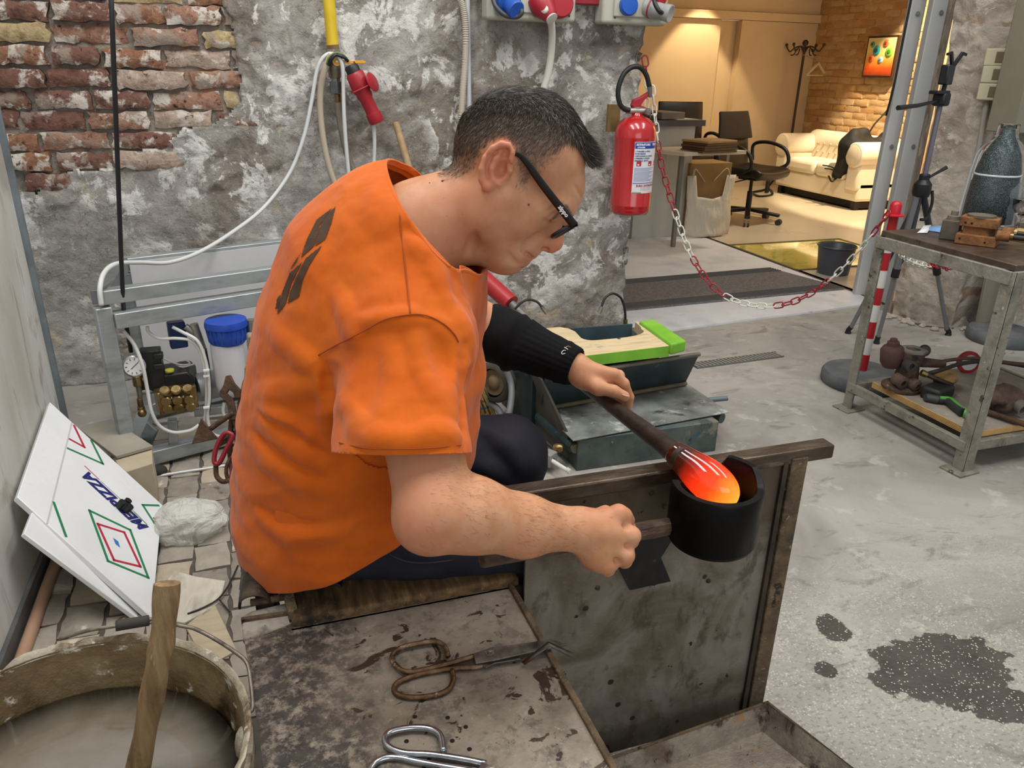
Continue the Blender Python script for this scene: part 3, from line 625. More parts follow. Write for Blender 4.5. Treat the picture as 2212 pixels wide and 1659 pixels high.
# ------------------------------------------------------------------ shears lying on the table
def shears(name, label, m, mb, pts_a, pts_b, z, r, blade, pivot, hook=None):
    s_ = thing(name, label, 'shears', PZ(*pivot, z), 'shears on the tool table')
    P = lambda l, dz: spline([PZ(x, y, z+dz) for x, y in l], 6)
    g = G(); g.tube(P(pts_a, r+.003), r, 10); obj('handle', g, m, s_, smooth=180)
    g = G(); g.tube(P(pts_b, r), r, 10); obj('handle', g, m, s_, smooth=180)
    for poly, dz in blade: g = G(); g.prism([PZ(x, y, z+dz) for x, y in poly], (0, 0, -.003)); obj('blade', g, mb, s_, bevel=.0006)
    p = PZ(*pivot, z+.012); g = G(); g.lathe([(.0075, 0), (.0075, .004), (.004, .004), (.004, .008), (.0001, .0085)], p-V(0, 0, .002), n=6); obj('pivot_bolt', g, plain('#9c968c', .35, .9), s_)
    if hook: g = G(); g.grid([[PZ(x, y, z+d) for x, y, d in row] for row in hook]); obj('bent_tip', g, mb, s_, smooth=30, solid=.0022)
    return s_
M_sr = pm('rusty_bright_steel', ['#3d2c20', '#6b5038', '#8e7a62'], 30, rough=.35, metal=.75, bump=.3, bscale=120, layers=[('#b7aa98', 24, .58, .66), ('#8a5226', 30, .64, .70)])
M_sb = pm('dull_blade', ['#4c453d', '#6d675e', '#8b867d'], 30, rough=.35, metal=.7, layers=[('#6b4a30', 20, .62, .70)])
shears('shears', 'rusty looped shears with a bent blade tip lying on the tool table', M_sr, M_sb,
       [(1046, 1410), (1010, 1422), (960, 1436), (905, 1449), (872, 1450), (849, 1430), (850, 1412), (870, 1398), (905, 1390), (940, 1386), (960, 1396), (968, 1418)],
       [(1060, 1432), (1030, 1441), (985, 1444), (940, 1450), (895, 1460), (863, 1472), (851, 1488), (862, 1502), (895, 1507), (940, 1502), (968, 1490), (979, 1470), (977, 1448)],
       tz, .0042, [([(1022, 1412), (1060, 1398), (1140, 1388), (1190, 1380), (1225, 1392), (1130, 1412), (1066, 1426), (1028, 1432)], .013), ([(1040, 1436), (1066, 1420), (1120, 1416), (1126, 1424), (1070, 1432), (1050, 1442)], .008)], (1058, 1412),
       hook=[[(1127, 1431, .006), (1184, 1386, .030), (1240, 1412, .012)], [(1133, 1436, .006), (1188, 1396, .030), (1232, 1418, .012)]])
M_cr = pm('worn_chrome', ['#8f9296', '#b4b8bb', '#74767a'], 20, rough=.22, metal=.95, layers=[('#5a4636', 24, .63, .70)])
shears('shears', 'bright chromed shears at the bottom edge of the tool table', M_cr, M_cr,
       [(1050, 1650), (1000, 1640), (930, 1630), (870, 1626), (838, 1612), (832, 1594), (846, 1580), (890, 1572), (930, 1575), (952, 1590), (958, 1625)],
       [(1040, 1668), (960, 1656), (900, 1645), (860, 1637), (830, 1638), (806, 1652), (796, 1680), (815, 1705), (870, 1715), (930, 1705), (945, 1670)],
       tz, .0046, [([(1040, 1645), (1150, 1690), (1250, 1740), (1130, 1712), (1030, 1668)], .012), ([(1035, 1660), (1140, 1710), (1230, 1760), (1110, 1735), (1025, 1680)], .008)], (1060, 1665))

# ------------------------------------------------------------------ pipe with hot glass, wooden block cup
pA0, pB0 = PD(1286, 850, 1.60), PZ(1444, 968, .690); pdir = nrm(pB0-pA0)
pipe = thing('blowpipe', 'dark steel blowpipe resting on the rail with glowing glass at its tip', 'blowpipe', pB0)
M_pipe = pm('heat_dark_steel', ['#2b211d', '#3d302a', '#4d3d35'], 24, rough=.5, metal=.5, bump=.15, bscale=160, stretch=(1, 1, 1))
g = G(); ln = np.linalg.norm(pB0-pA0); stn = [(-.42, .0125), (0, .0135), (ln*.45, .0150), (ln*.8, .0172), (ln, .0185), (ln+.03, .0205), (ln+.048, .020), (ln+.052, .012)]
g.lathe([(r, s_) for s_, r in stn], pA0, pdir, 28); obj('tube', g, M_pipe, pipe, smooth=60)
gp0 = pA0+pdir*(ln+.030); gtip = PD(1591, 1086, 1.262); gd = nrm(gtip-gp0); gl_ = np.linalg.norm(gtip-gp0)
t = NT('molten_glass'); tx = t.n('ShaderNodeTexCoord'); sep = t.n('ShaderNodeSeparateXYZ'); t.l(tx.outputs['Object'], sep.inputs[0])
prof = [(.019, -.012), (.0225, .0), (.027, gl_*.18), (.0325, gl_*.38), (.0345, gl_*.55), (.0325, gl_*.72), (.026, gl_*.86), (.016, gl_*.95), (.006, gl_*.99), (.0001, gl_)]
g = G(); g.lathe(spline([V(r, z, 0) for r, z in prof], 3) and [(max(p[0], .0001), p[1]) for p in spline([V(r, z, 0) for r, z in prof], 4)], (0, 0, 0), (0, 0, 1), 40)
ramp = t.ramp(t.math('ADD', t.math('DIVIDE', sep.outputs[2], gl_), t.math('MULTIPLY', t.math('SUBTRACT', t.noise(26, 4), .5), .22)), [(.0, '#120806'), (.16, '#2a0e08'), (.34, '#b01f0c'), (.50, '#f0320f'), (.68, '#f8491a'), (.80, '#fb7a1e'), (1.0, '#ffac3c')])
t.set(color='#3a1208', rough=.06, spec=.6, emc=ramp, em=1.15)
me = bpy.data.meshes.new('molten_glass'); me.from_pydata(g.v, [], g.f); me.shade_smooth(); me.materials.append(t.m)
o = bpy.data.objects.new('molten_glass', me); C.objects.link(o); xx, yy, zz = frame_from(gd); M_ = Matrix(((xx[0], yy[0], zz[0], gp0[0]), (xx[1], yy[1], zz[1], gp0[1]), (xx[2], yy[2], zz[2], gp0[2]), (0, 0, 0, 1)))
attach(o, pipe); o.matrix_basis = M_; o['label'] = 'glowing orange molten glass'
# cup
cupc = PD(1548, 1062, 1.262); cr_, ch = .0745, .105; ztop = PD(1548, 1040, 1.262)[2]
M_cup = pm('charred_block', ['#030202', '#060505'], 30, rough=.42, spec=.18, bump=.05)
cup = thing('block_cup', 'black charred wooden cup shaping the molten glass, with a long wooden handle', 'shaping block', (cupc[0], cupc[1], ztop-ch))
vdir = nrm(V(-cupc[0], -cupc[1], 0)); base_a = math.atan2(vdir[1], vdir[0])      # angle 0: toward the viewer, grows counter-clockwise
n = 80; rows = []
def lip(a):
    # pipe comes in on the far left: lip cut away there, raised on the far right
    d = ((a-base_a+PI) % (2*PI))-PI            # + = to the viewer's left... right-handed about z
    left = -d
    s1 = np.clip((left-1.45)/.25, 0, 1) if left > 0 else 0
    cutv = -.034*s1*np.clip((3.05-abs(d))/.3, 0, 1) if left > 1.3 else 0
    rise = .020*np.clip((d-1.7)/.5, 0, 1)*(1 if d > 0 else 0)*np.clip((3.12-d)/.15, 0, 1)
    if left > 1.45 and left > 2.9: cutv = cutv*1.0
    return cutv+rise
for rr_, zz_, w in ((.030, -ch+.012, 0), (cr_*.80, -ch+.006, 0), (cr_*.93, -ch, 0), (cr_, -ch+.010, 0), (cr_, -.035, 0), (cr_, -.004, 1), (cr_-.002, 0, 1), (cr_-.012, 0, 1), (cr_-.0145, -.004, 1), (cr_-.0145, -.04, 0), (cr_-.018, -ch+.03, 0), (.03, -ch+.022, 0)):
    rows.append([V(cupc[0]+rr_*math.cos(2*PI*k/n), cupc[1]+rr_*math.sin(2*PI*k/n), ztop+zz_+w*lip(2*PI*k/n)) for k in range(n+1)])
g = G(); g.grid(rows); g.f = [q[::-1] for q in g.f]; g.lathe([(.001, 0), (.031, 0)], (cupc[0], cupc[1], ztop-ch+.012), n=40); g.lathe([(.001, 0), (.031, 0)], (cupc[0], cupc[1], ztop-ch+.022), n=40); obj('bowl', g, M_cup, cup, smooth=40)
HA0, HB0 = PD(1040, 1207, 1.10), PD(1484, 1130, 1.30); hx_ = nrm(HB0-HA0); sv = nrm(np.cross(hx_, V(0, 0, 1))); rows = []
for s_, w, th in ((0, .0125, .010), (.004, .0145, .012), (.30, .0135, .013), (.62, .0135, .014), (.80, .0160, .0145), (.90, .0150, .013), (.96, .0125, .010), (1.02, .011, .009)):
    p = HA0+(HB0-HA0)*s_; nv = np.cross(sv, hx_); rows.append([p+sv*th*math.cos(a)+nv*w*math.sin(a) for a in (PI/4+np.arange(9)*PI/4)])
g = G(); g.grid(rows); g.add([rows[0][j] for j in range(8)], [tuple(range(7, -1, -1))])
obj('handle', g, pm('burnt_handle_wood', ['#3a2a20', '#56402f', '#6f5a46'], 14, rough=.6, bump=.6, bscale=70, stretch=(1.2, 5, 5), layers=[('#231812', 6, .52, .64)]), cup, smooth=30)
# ================================================================== things on the back wall
def pw(x, y, d=.06): return PY(x, y, WY-d)
WS = .00216                                  # metres per photo pixel at the wall
def cable(name, label, pts, r, m, parent=None, cat='cable', n=8, seg=7):
    g = G(); g.tube(spline(pts, seg), r, n); o = obj(name, g, m, parent, smooth=180)
    if parent is None: tag(o, label, cat)
    return o
def hexp(c, axis, r, h): g = G(); g.lathe([(r, 0), (r, h)], c, axis, 6); return g
M_wcab = plain('#d6d8d6', .5); M_bcab = plain('#b8ab97', .6); M_brass = pm('brass', ['#6e5a34', '#86704a', '#a08a5e'], 20, rough=.32, metal=.85)
M_nick = pm('nickel', ['#8d8a82', '#a9a69d'], 20, rough=.35, metal=.8); M_grey = plain('#8e9194', .5); M_redp = plain('#a3202c', .42); M_blk = plain('#17181a', .45)
# yellow gas pipe and valve
gp = thing('gas_pipe', 'yellow gas pipe with a lever valve on the plaster wall', 'pipe', pw(719, 210))
g = G(); g.cyl(pw(707, -40), pw(718.5, 98), 11*WS, n=20); obj('pipe', g, pm('yellow_paint', ['#c9a91c', '#d9bb2c'], 12, rough=.4, layers=[('#8f7b2a', 30, .66, .72)]), gp)
g = G(); g.cyl(pw(718.5, 97), pw(720, 107), 11.5*WS, n=20); obj('rusty_end', g, pm('pipe_rust', ['#6b4a2e', '#8a7350'], 30, rough=.7), gp)
dn = nrm(pw(728, 240)-pw(719, 100))
obj('nut', hexp(pw(719, 107), dn, 13*WS, 9*WS), M_nick, gp, bevel=.001)
g = G(); g.lathe([(11*WS, 0), (13*WS, 6*WS), (14*WS, 16*WS), (13*WS, 26*WS), (11*WS, 36*WS), (10*WS, 38*WS)], pw(721, 122), dn, 20); obj('valve_body', g, pm('valve_steel', ['#6e6659', '#8c8474'], 20, rough=.4, metal=.7), gp)
g = G(); g.cyl(pw(724, 161), pw(724.5, 166), 8.5*WS, n=18); obj('seal', g, plain('#e6e4dd', .6), gp)
obj('nut', hexp(pw(725, 166), dn, 9*WS, 9*WS), M_nick, gp, bevel=.001)
obj('coupling', hexp(pw(726, 176), dn, 13.5*WS, 21*WS), pm('grey_coupling', ['#5d6062', '#74777a'], 20, rough=.4, metal=.6), gp, bevel=.001)
obj('nut', hexp(pw(729, 203), dn, 6*WS, 14*WS), M_brass, gp, bevel=.001)
lv = pw(727, 133, .105)
g = G(); g.lathe([(7.6*WS, -.004), (7.6*WS, .006), (4.4*WS, .006), (4.2*WS, .008), (.0001, .008)], lv, (0, -1, 0), 24); le = obj('lever_hub', g, plain('#d99a1e', .4), gp)
g = G(); g.prism([pw(x, y, .108) for x, y in ((732, 129.5), (748, 130), (762, 131), (784, 130.5), (791, 133.5), (788, 137.5), (762, 138), (747, 137.5), (732, 136.5))], (0, -.007, 0)); obj('lever', g, plain('#d99a1e', .4), gp, bevel=.0015)
g = G(); g.lathe([(3*WS, 0), (2.4*WS, .003), (.0001, .003)], lv+V(0, -.008, 0), (0, -1, 0), 6); obj('lever_nut', g, M_nick, gp)
g = G(); g.lathe([(1.4*WS, 0), (.0001, .0008)], pw(765, 134, .1155), (0, -1, 0), 10); obj('lever_stud', g, M_blk, gp)
cable('gas_hose', 'dirty grey rubber hose hanging under the gas valve', [pw(730, 216, .055), pw(733, 250, .05), pw(742, 300, .05), pw(756, 350, .05), pw(772, 392, .05), pw(795, 440, .06)], 6.5*WS, pm('dirty_hose', ['#6d6558', '#857c6d'], 14, rough=.7), cat='hose')
# bunch of wires over the valve, cables hanging from it
cable('cable', 'long white cable running from the gas valve down to the metal frame', [pw(722, 117, .085), pw(708, 117, .09), pw(694, 130, .09), pw(683, 160, .085), pw(672, 225, .08), pw(655, 300, .08), pw(625, 375, .09), PY(570, 448, 3.35), PY(500, 503, 3.2), PY(430, 545, 3.05), PY(365, 567, 2.95), PY(300, 567, 2.85), PY(252, 570, 2.72), PY(226, 588, 2.62), PY(216, 622, 2.57), PY(219, 660, 2.56)], 3.6*WS, M_wcab)
cable('cable', 'thick beige cable hanging left of the grey gas hose', [pw(716, 118, .10), pw(706, 140, .10), pw(700, 156, .095), pw(693, 190, .08), pw(692, 240, .07), pw(700, 310, .07), pw(714, 370, .07), pw(736, 426, .07), pw(760, 470, .07)], 6*WS, M_bcab)
cable('cable', 'thin white cable hanging straight in front of the gas valve', [pw(724, 115, .115), pw(736, 130, .118), pw(741, 155, .115), pw(742, 200, .105), pw(744, 260, .10), pw(749, 330, .09), pw(757, 410, .08), pw(762, 470, .08)], 3.8*WS, M_wcab)
for i, (c_, dx) in enumerate((('#7c8a22', 0), ('#16324a', 2), ('#15161a', 4))):
    cable('wire', ('green-yellow', 'dark blue', 'black')[i]+' insulated wire bent over the gas valve', [pw(707+dx, 138+dx, .112+.004*i), pw(712+dx, 124+dx, .12+.004*i), pw(726, 115+dx, .12+.004*i), pw(742, 120+dx, .12+.004*i), pw(752, 132, .12)], 2.8*WS, plain(c_, .35))
# red industrial coupling
rc = thing('red_connector', 'red industrial plug connector hanging from the wires at the valve', 'plug', pw(805, 240, .1))
ax = nrm(pw(803, 238, .11)-pw(762, 150, .11)); a0 = pw(757, 140, .11)
g = G(); g.lathe([(10*WS, 0), (13*WS, 4*WS), (13.5*WS, 18*WS), (12*WS, 20*WS)], a0, ax, 20); obj('gland', g, M_blk, rc)
g = G(); g.lathe([(14*WS, 14*WS), (17*WS, 18*WS), (18*WS, 34*WS), (18*WS, 46*WS), (15*WS, 52*WS), (15*WS, 60*WS), (12.5*WS, 66*WS), (12.5*WS, 92*WS), (14.5*WS, 93*WS), (15*WS, 108*WS), (13*WS, 112*WS), (4*WS, 113*WS)], a0, ax, 28); obj('body', g, M_redp, rc)
fa, fb, _ = frame_from(ax, (0, -1, 0))
g = G(); c_ = a0+ax*44*WS; g.box(c_, (40*WS, 40*WS, 3*WS), np.array([fa, fb, ax]).T); obj('flange', g, M_redp, rc, bevel=.003)
lid = pw(802, 178, .13); g = G(); g.lathe([(.0001, 0), (15*WS, .002), (17*WS, .006), (15*WS, .010), (.0001, .012)], lid, nrm(V(.80, -.55, .25)), 24, sy=1.35); obj('flap_lid', g, M_redp, rc, smooth=60)
cable('cable', 'thin white cable leaving the bottom of the red connector', [pw(802, 240, .11), pw(806, 260, .10), pw(809, 300, .09), pw(808, 350, .08), pw(805, 400, .08), pw(804, 450, .08)], 3.6*WS, M_wcab)
# broom leaning on the wall
br_ = thing('broom', 'straw broom leaning on the wall behind the person, wooden stick', 'broom', PZ(1035, 905, 0))
bt, bb = pw(856, 268, .05), PZ(1010, 800, .26)
g = G(); g.tube([bt, bb], 7*WS, 14); obj('stick', g, pm('stick_wood', ['#8a6f4e', '#a58a66'], 6, rough=.6, stretch=(6, 6, .6)), br_)
M_straw = pm('straw', ['#a88f52', '#c9b070', '#8d7440'], 60, rough=.85, stretch=(4, 4, .4))
be = PZ(1036, 905, .01); g = G(); rs = random.Random(3)
for i in range(150):
    u, w = rs.uniform(-1, 1), rs.uniform(-1, 1); p0 = bb+V(u*.03, w*.02, .02); p1 = bb*.55+be*.45+V(u*.055, w*.03, 0); p2 = be+V(u*.085, w*.04, rs.uniform(-.005, .02)); g.tube([p0, p1, p2], [.0030, .0030, .0016], 4)
bs = obj('bristles', g, M_straw, br_); bs['kind'] = 'stuff'
for k, c_ in ((.25, '#8e2f2a'), (.42, '#2c3f6b'), (.58, '#8e2f2a'), (.72, '#27457a')):
    p = bb*(1-k)+be*k; g = G(); g.tube([p+V(.04*math.cos(a)*(1+k*.8), .028*math.sin(a)*(1+.3*k), 0) for a in np.linspace(0, 2*PI, 20)[:-1]], .0028, 6, closed=True); obj('stitching', g, plain(c_, .8), br_)
# ribbed conduit, plain conduit
rb = []
for i, p in enumerate(spline([pw(986, -20, .05), pw(1001, 20, .05), pw(1006, 70, .05), pw(1005, 130, .05), pw(1000, 190, .05), pw(996, 250, .05), pw(993, 300, .05), pw(985, 420, .05)], 22)): rb.append((p, (7.0 if i % 2 else 5.6)*WS))
g = G(); g.tube([p for p, _ in rb], [r for _, r in rb], 10); tag(obj('ribbed_conduit', g, plain('#b9b0a0', .6), smooth=60), 'beige ribbed conduit hose running down behind the head', 'conduit')
g = G(); g.cyl(pw(1009, -30, .035), pw(1016, 420, .035), 5.2*WS, n=14); tag(obj('conduit', g, plain('#b9bdc1', .45)), 'straight grey plastic conduit beside the ribbed hose', 'conduit')
# socket boxes
M_boxg = pm('socket_box_plastic', ['#a9a89a', '#b9b8aa'], 6, rough=.45, rvar=.04)
def sbox(x0, x1, y1, name, label):
    s_ = thing(name, label, 'socket box', pw((x0+x1)/2, y1, .05)); a, b = pw(x0, y1, .05), pw(x1, y1, .05); zt = a[2]+.24
    g = G(); g.box(((a[0]+b[0])/2, WY-.075, (a[2]+zt)/2), (b[0]-a[0], .09, zt-a[2])); obj('housing', g, M_boxg, s_, bevel=.014, bseg=4)
    g = G(); g.box(((a[0]+b[0])/2+.012, WY-.124, (a[2]+zt)/2+.014), (b[0]-a[0]-.075, .012, zt-a[2]-.03)); obj('cover', g, M_boxg, s_, bevel=.004)
    for x in (a[0]+.055, b[0]-.035): g = G(); g.lathe([(.0045, 0), (.0001, .001)], (x, WY-.131, a[2]+.024), (0, -1, 0), 10); obj('screw_hole', g, M_blk, s_)
    return s_, a, b
s1, a1, b1 = sbox(1042, 1230, 43, 'socket_box', 'grey socket box with blue and red plugs on the wall')
fwd = nrm(V(-.15, -.9, -.45))
c_ = pw(1090, 0, .13); g = G(); g.lathe([(22*WS, 0), (24*WS, .02), (24*WS, .045), (17*WS, .05), (17*WS, .095), (15*WS, .10), (6*WS, .10)], c_, nrm(V(.25, -.85, -.42)), 24); obj('blue_plug', g, plain('#1f56b4', .4), s1)
c_ = pw(1166, 2, .13); g = G(); g.lathe([(24*WS, -.01), (25*WS, .03), (20*WS, .05), (15*WS, .085), (10*WS, .10)], c_, nrm(V(.28, -.60, -.62)), 24); obj('red_plug', g, M_redp, s1)
g = G(); g.lathe([(11*WS, 0), (12*WS, .008), (7*WS, .010)], c_+nrm(V(.28, -.60, -.62))*.095, nrm(V(.28, -.60, -.62)), 20); obj('plug_collar', g, plain('#d5d3ca', .5), s1)
c_ = pw(1208, 8, .13); g = G(); g.lathe([(27*WS, -.01), (27*WS, .018), (24*WS, .026), (.0001, .028)], c_, nrm(V(.05, -1, .1)), 28); obj('red_cap', g, M_redp, s1)
cable('cable', 'thick grey cable looping out of the blue plug', [pw(1062, -20, .14), pw(1070, 12, .17), pw(1092, 33, .19), pw(1116, 36, .20), pw(1127, 27, .21), pw(1122, 16, .20)], 4.6*WS, plain('#3f4245', .45))
cable('cable', 'thick white cable hanging from the red plug behind the head', [pw(1176, 20, .2), pw(1184, 30, .18), pw(1192, 60, .13), pw(1191, 110, .09), pw(1184, 160, .07), pw(1172, 205, .06), pw(1165, 300, .06)], 7.6*WS, plain('#d2cfc4', .5))
s2, a2, b2 = sbox(1286, 1424, 52, 'socket_box', 'grey socket box at the wall end with a round blue cap')
c_ = pw(1356, 12, .13); g = G(); g.lathe([(19*WS, -.01), (19.5*WS, .016), (17*WS, .024), (.0001, .026)], c_, nrm(V(.0, -1, .05)), 28); obj('blue_cap', g, plain('#1f56b4', .35), s2)
c_ = pw(1400, 16, .13); pd_ = nrm(V(.62, -.75, -.25)); g = G(); g.lathe([(17*WS, -.01), (18*WS, .02), (15*WS, .04), (14.5*WS, .075), (16*WS, .08), (17*WS, .11), (15*WS, .112), (10*WS, .106), (.0001, .105)], c_, pd_, 28); obj('grey_plug', g, plain('#9b9e9c', .45), s2)
g = G(); g.lathe([(19*WS, 0), (19*WS, .006)], c_+pd_*.012, pd_, 28); obj('red_ring', g, M_redp, s2)
c_ = pw(1424, -6, .15); g = G(); g.lathe([(14*WS, 0), (14*WS, .02), (.0001, .025)], c_, nrm(V(.3, -.9, 0)), 20); obj('red_cap', g, M_redp, s2)
cable('cable', 'black cable entering the grey plug', [pw(1410, -25, .2), pw(1414, 5, .24), pw(1424, 24, .26), pw(1430, 28, .25)], 4.4*WS, M_blk)
a, b = pw(1232, 9, .05), pw(1292, 9, .05); g = G(); g.box(((a[0]+b[0])/2, WY-.055, a[2]+.05), (b[0]-a[0], .05, .10)); tag(obj('red_duct', g, plain('#8e1d26', .4), bevel=.004), 'flat red duct between the two socket boxes', 'duct')
# ------------------------------------------------------------------ fire extinguisher
EY = WY-.155; ec = PY(1367, 360, EY); er = .095; ez0, ez1 = PY(1353, 462, EY)[2], PY(1374, 268, EY)[2]
fe = thing('fire_extinguisher', 'red fire extinguisher with a printed label hung at the wall end', 'extinguisher', (ec[0], ec[1], ez0))
prof = [(.055, .0), (er*.90, .006), (er*.985, .018), (er, .030), (er, .042), (er*1.01, .044), (er*1.01, .050), (er, .052)]+[(er, ez1-ez0-.065), (er*1.008, ez1-ez0-.060), (er*1.008, ez1-ez0-.052), (er, ez1-ez0-.048), (er*.97, ez1-ez0-.022), (er*.86, ez1-ez0+.002), (er*.62, ez1-ez0+.024), (er*.34, ez1-ez0+.034), (.026, ez1-ez0+.038), (.022, ez1-ez0+.052)]
g = G(); g.lathe(prof, (ec[0], ec[1], ez0), n=48); obj('cylinder', g, pm('red_enamel', ['#a3161c', '#b31c20'], 6, rough=.22, spec=.6, rvar=.05, layers=[('#c9b0a8', 18, .72, .80)], coat=.6), fe, smooth=50)
topz = ez1+.052
g = G(); g.cyl((ec[0], ec[1], topz-.012), (ec[0], ec[1], topz+.022), .022, n=18); obj('valve', g, M_nick, fe)
g = G(); g.cyl((ec[0]-.055, ec[1], topz+.006), (ec[0]+.04, ec[1]-.02, topz+.006), .013, n=14); obj('outlet', g, M_nick, fe)
g = G(); g.lathe([(.016, 0), (.016, .010), (.013, .011), (.0001, .011)], (ec[0]+.036, ec[1]-.030, topz+.004), (.3, -.9, 0), 18); obj('gauge', g, M_nick, fe)
E1 = lambda x, y: PY(x, y, EY-.01)
g = G(); g.prism([E1(x, y) for x, y in ((1367, 228), (1371, 216), (1386, 210), (1407, 197), (1409, 201), (1390, 219), (1384, 230), (1370, 236))], (0, .03, 0)); obj('lever', g, M_redp, fe, bevel=.002)
g = G(); g.prism([E1(x, y) for x, y in ((1376, 234), (1390, 229), (1407, 238), (1404, 243), (1388, 237), (1378, 240))], (0, .026, 0)); obj('grip', g, M_redp, fe, bevel=.002)
g = G(); g.tube(spline([E1(1360, 238), E1(1350, 236), E1(1340, 226), E1(1335, 205), E1(1338, 182), E1(1349, 158), E1(1366, 145), E1(1383, 146), E1(1396, 162), E1(1403, 188)], 8), 5.2*WS, 12); obj('hose', g, plain('#121414', .5), fe, smooth=180)
g = G(); g.cyl(E1(1403, 187), E1(1405, 210), 5.6*WS, 4*WS, n=14); obj('nozzle', g, plain('#5d6064', .5), fe)
g = G(); g.box((ec[0]-.07, WY-.055, ez1+.02), (.06, .02, .12)); obj('bracket', g, pm('bracket_wood', ['#6e5a34', '#836d44'], 20, rough=.6, metal=.3), fe)
# printed label wrapped round the cylinder
lab_a = math.atan2(ORG[1]-ec[1], ORG[0]-ec[0])
lz0, lz1 = PY(1353, 419, EY-er)[2], PY(1360, 307, EY-er)[2]
def wrap(a0, a1, z0, z1, m, name, lift, parent, n=16):
    g = G(); g.grid([[V(ec[0]+(er+lift)*math.cos(lab_a+a), ec[1]+(er+lift)*math.sin(lab_a+a), z) for z in (z1, z0)] for a in np.linspace(a0, a1, n)]); return obj(name, g, m, parent, smooth=180)
A0, A1 = .02, 1.75
lb = wrap(A0, A1, lz0, lz1, plain('#d9d9dc', .4), 'label', .0008, fe, 28); lh = lz1-lz0
lb['label'] = 'white and blue instruction label'
wrap(A0+.02, A1, lz1-lh*.13, lz1-lh*.01, plain('#1c3f92', .4), 'blue_header', .0013, lb, 24)
wrap(A0+.02, .50, lz0+lh*.006, lz0+lh*.022, plain('#2c7a3e', .4), 'green_stripe', .0013, lb)
for i in range(2): wrap(A0+.03, A1, lz0+lh*(.205 if i else .19), lz0+lh*(.212 if i else .197), plain('#3f5aa8', .4), 'blue_line', .0013, lb, 24)
for a in (.16, .80, 1.3):
    ic = wrap(a, a+.24, lz0+lh*.535, lz0+lh*.63, plain('#b3272c', .4), 'pictogram', .0013, lb, 6); wrap(a+.05, a+.13, lz0+lh*.55, lz0+lh*.575, plain('#f0f0f0', .4), 'flame_mark', .0018, lb, 4)
def ctext(body, a, z, size, m, name):
    o = text_obj(name, body, size, Matrix.Identity(4), m, lb, extrude=0, align='LEFT', bold=.0004)
    v = np.zeros(len(o.data.vertices)*3, np.float32); o.data.vertices.foreach_get('co', v); v = v.reshape(-1, 3)
    an = lab_a+a+v[:, 0]/er; w = np.stack([ec[0]+(er+.0019)*np.cos(an), ec[1]+(er+.0019)*np.sin(an), z+v[:, 1]], 1); o.data.vertices.foreach_set('co', w.astype(np.float32).ravel()); o.data.update()
Mw, Mt, Mr_ = plain('#f4f4f4', .5), plain('#4a5688', .5), plain('#a8323a', .5)
ctext('ESTINTORE', .10, lz1-lh*.055, .0135, Mw, 'lettering'); ctext('FIRE EXT', .98, lz1-lh*.055, .0135, Mw, 'lettering'); ctext('A POLVERE', .16, lz1-lh*.105, .007, Mw, 'lettering')
ctext('EURO ANTINCENDIO', .22, lz0+lh*.15, .0125, Mr_, 'lettering')
for k, s_ in enumerate(('1 TOGLIERE LA SPINA', 'DI SICUREZZA', '2 IMPUGNARE LA LANCIA', '3 PREMERE A FONDO', 'DIRIGERE IL GETTO')): ctext(s_, .06, lz1-lh*(.18+.045*k), .0078, Mt, 'lettering')
for k in range(11):
    wrap(A0+.05, 1.1+.2*math.sin(k*2.1), lz0+lh*(.24+.025*k), lz0+lh*(.252+.025*k), plain('#8f98b8', .5), 'text_line', .0013, lb, 16)
for k in range(3): wrap(.45, 1.1, lz0+lh*(.06+.024*k), lz0+lh*(.066+.024*k), plain('#c98a92', .5), 'text_line', .0013, lb, 12)

# ------------------------------------------------------------------ red and white plastic chains
def link_mesh(name, m, L_=.050, Wd=.026, r=.0034):
    g = G(); pts = []
    for a in np.linspace(-PI/2, PI/2, 7): pts.append(V(L_/2-Wd/2+Wd/2*math.cos(a), Wd/2*math.sin(a), 0))
    for a in np.linspace(PI/2, 3*PI/2, 7): pts.append(V(-L_/2+Wd/2+Wd/2*math.cos(a), Wd/2*math.sin(a), 0))
    g.tube(pts, r, 6, closed=True); me = bpy.data.meshes.new(name); me.from_pydata(g.v, [], g.f); me.shade_smooth(); me.materials.append(m); return me
LR, LW = link_mesh('link', plain('#9c2430', .4)), link_mesh('link', plain('#dfddd0', .4))
def chain_thing(label, pts, cols, base):
    ct = thing('plastic_chain', label, 'chain', base); P = spline(pts, 30); acc = [0]
    for i in range(1, len(P)): acc.append(acc[-1]+np.linalg.norm(P[i]-P[i-1]))
    n = int(acc[-1]/.0405)
    for k in range(n):
        s_ = (k+.5)*acc[-1]/n; i = min(int(np.searchsorted(acc, s_)), len(P)-1); d = nrm(P[i]-P[i-1]); x, y, _ = frame_from(d); 
        if k % 2: x, y = nrm(x+y*.4), nrm(y-x*.4)
        else: x, y = nrm(y+x*.35), nrm(-x+y*.35)
        px = PCX+FPX*((P[i]-ORG)@RT)/((P[i]-ORG)@FW)
        o = bpy.data.objects.new('link', LR if cols(px, k/n) else LW); C.objects.link(o); attach(o, ct)
        z = np.cross(d, x); o.matrix_basis = Matrix(((d[0], x[0], z[0], P[i][0]), (d[1], x[1], z[1], P[i][1]), (d[2], x[2], z[2], P[i][2]), (0, 0, 0, 1)))
    return ct
B1 = PZ(1857, 828, 0); b1top = None
for zz in np.arange(.5, 1.3, .002):
    P = V(B1[0], B1[1], zz)-ORG
    if PCY-FPX*(P@UP)/(P@FW) < 452: b1top = zz; break
pc = [PY(1408, 186, WY-.10), PY(1411, 215, WY-.11), PY(1417, 270, WY-.12)]
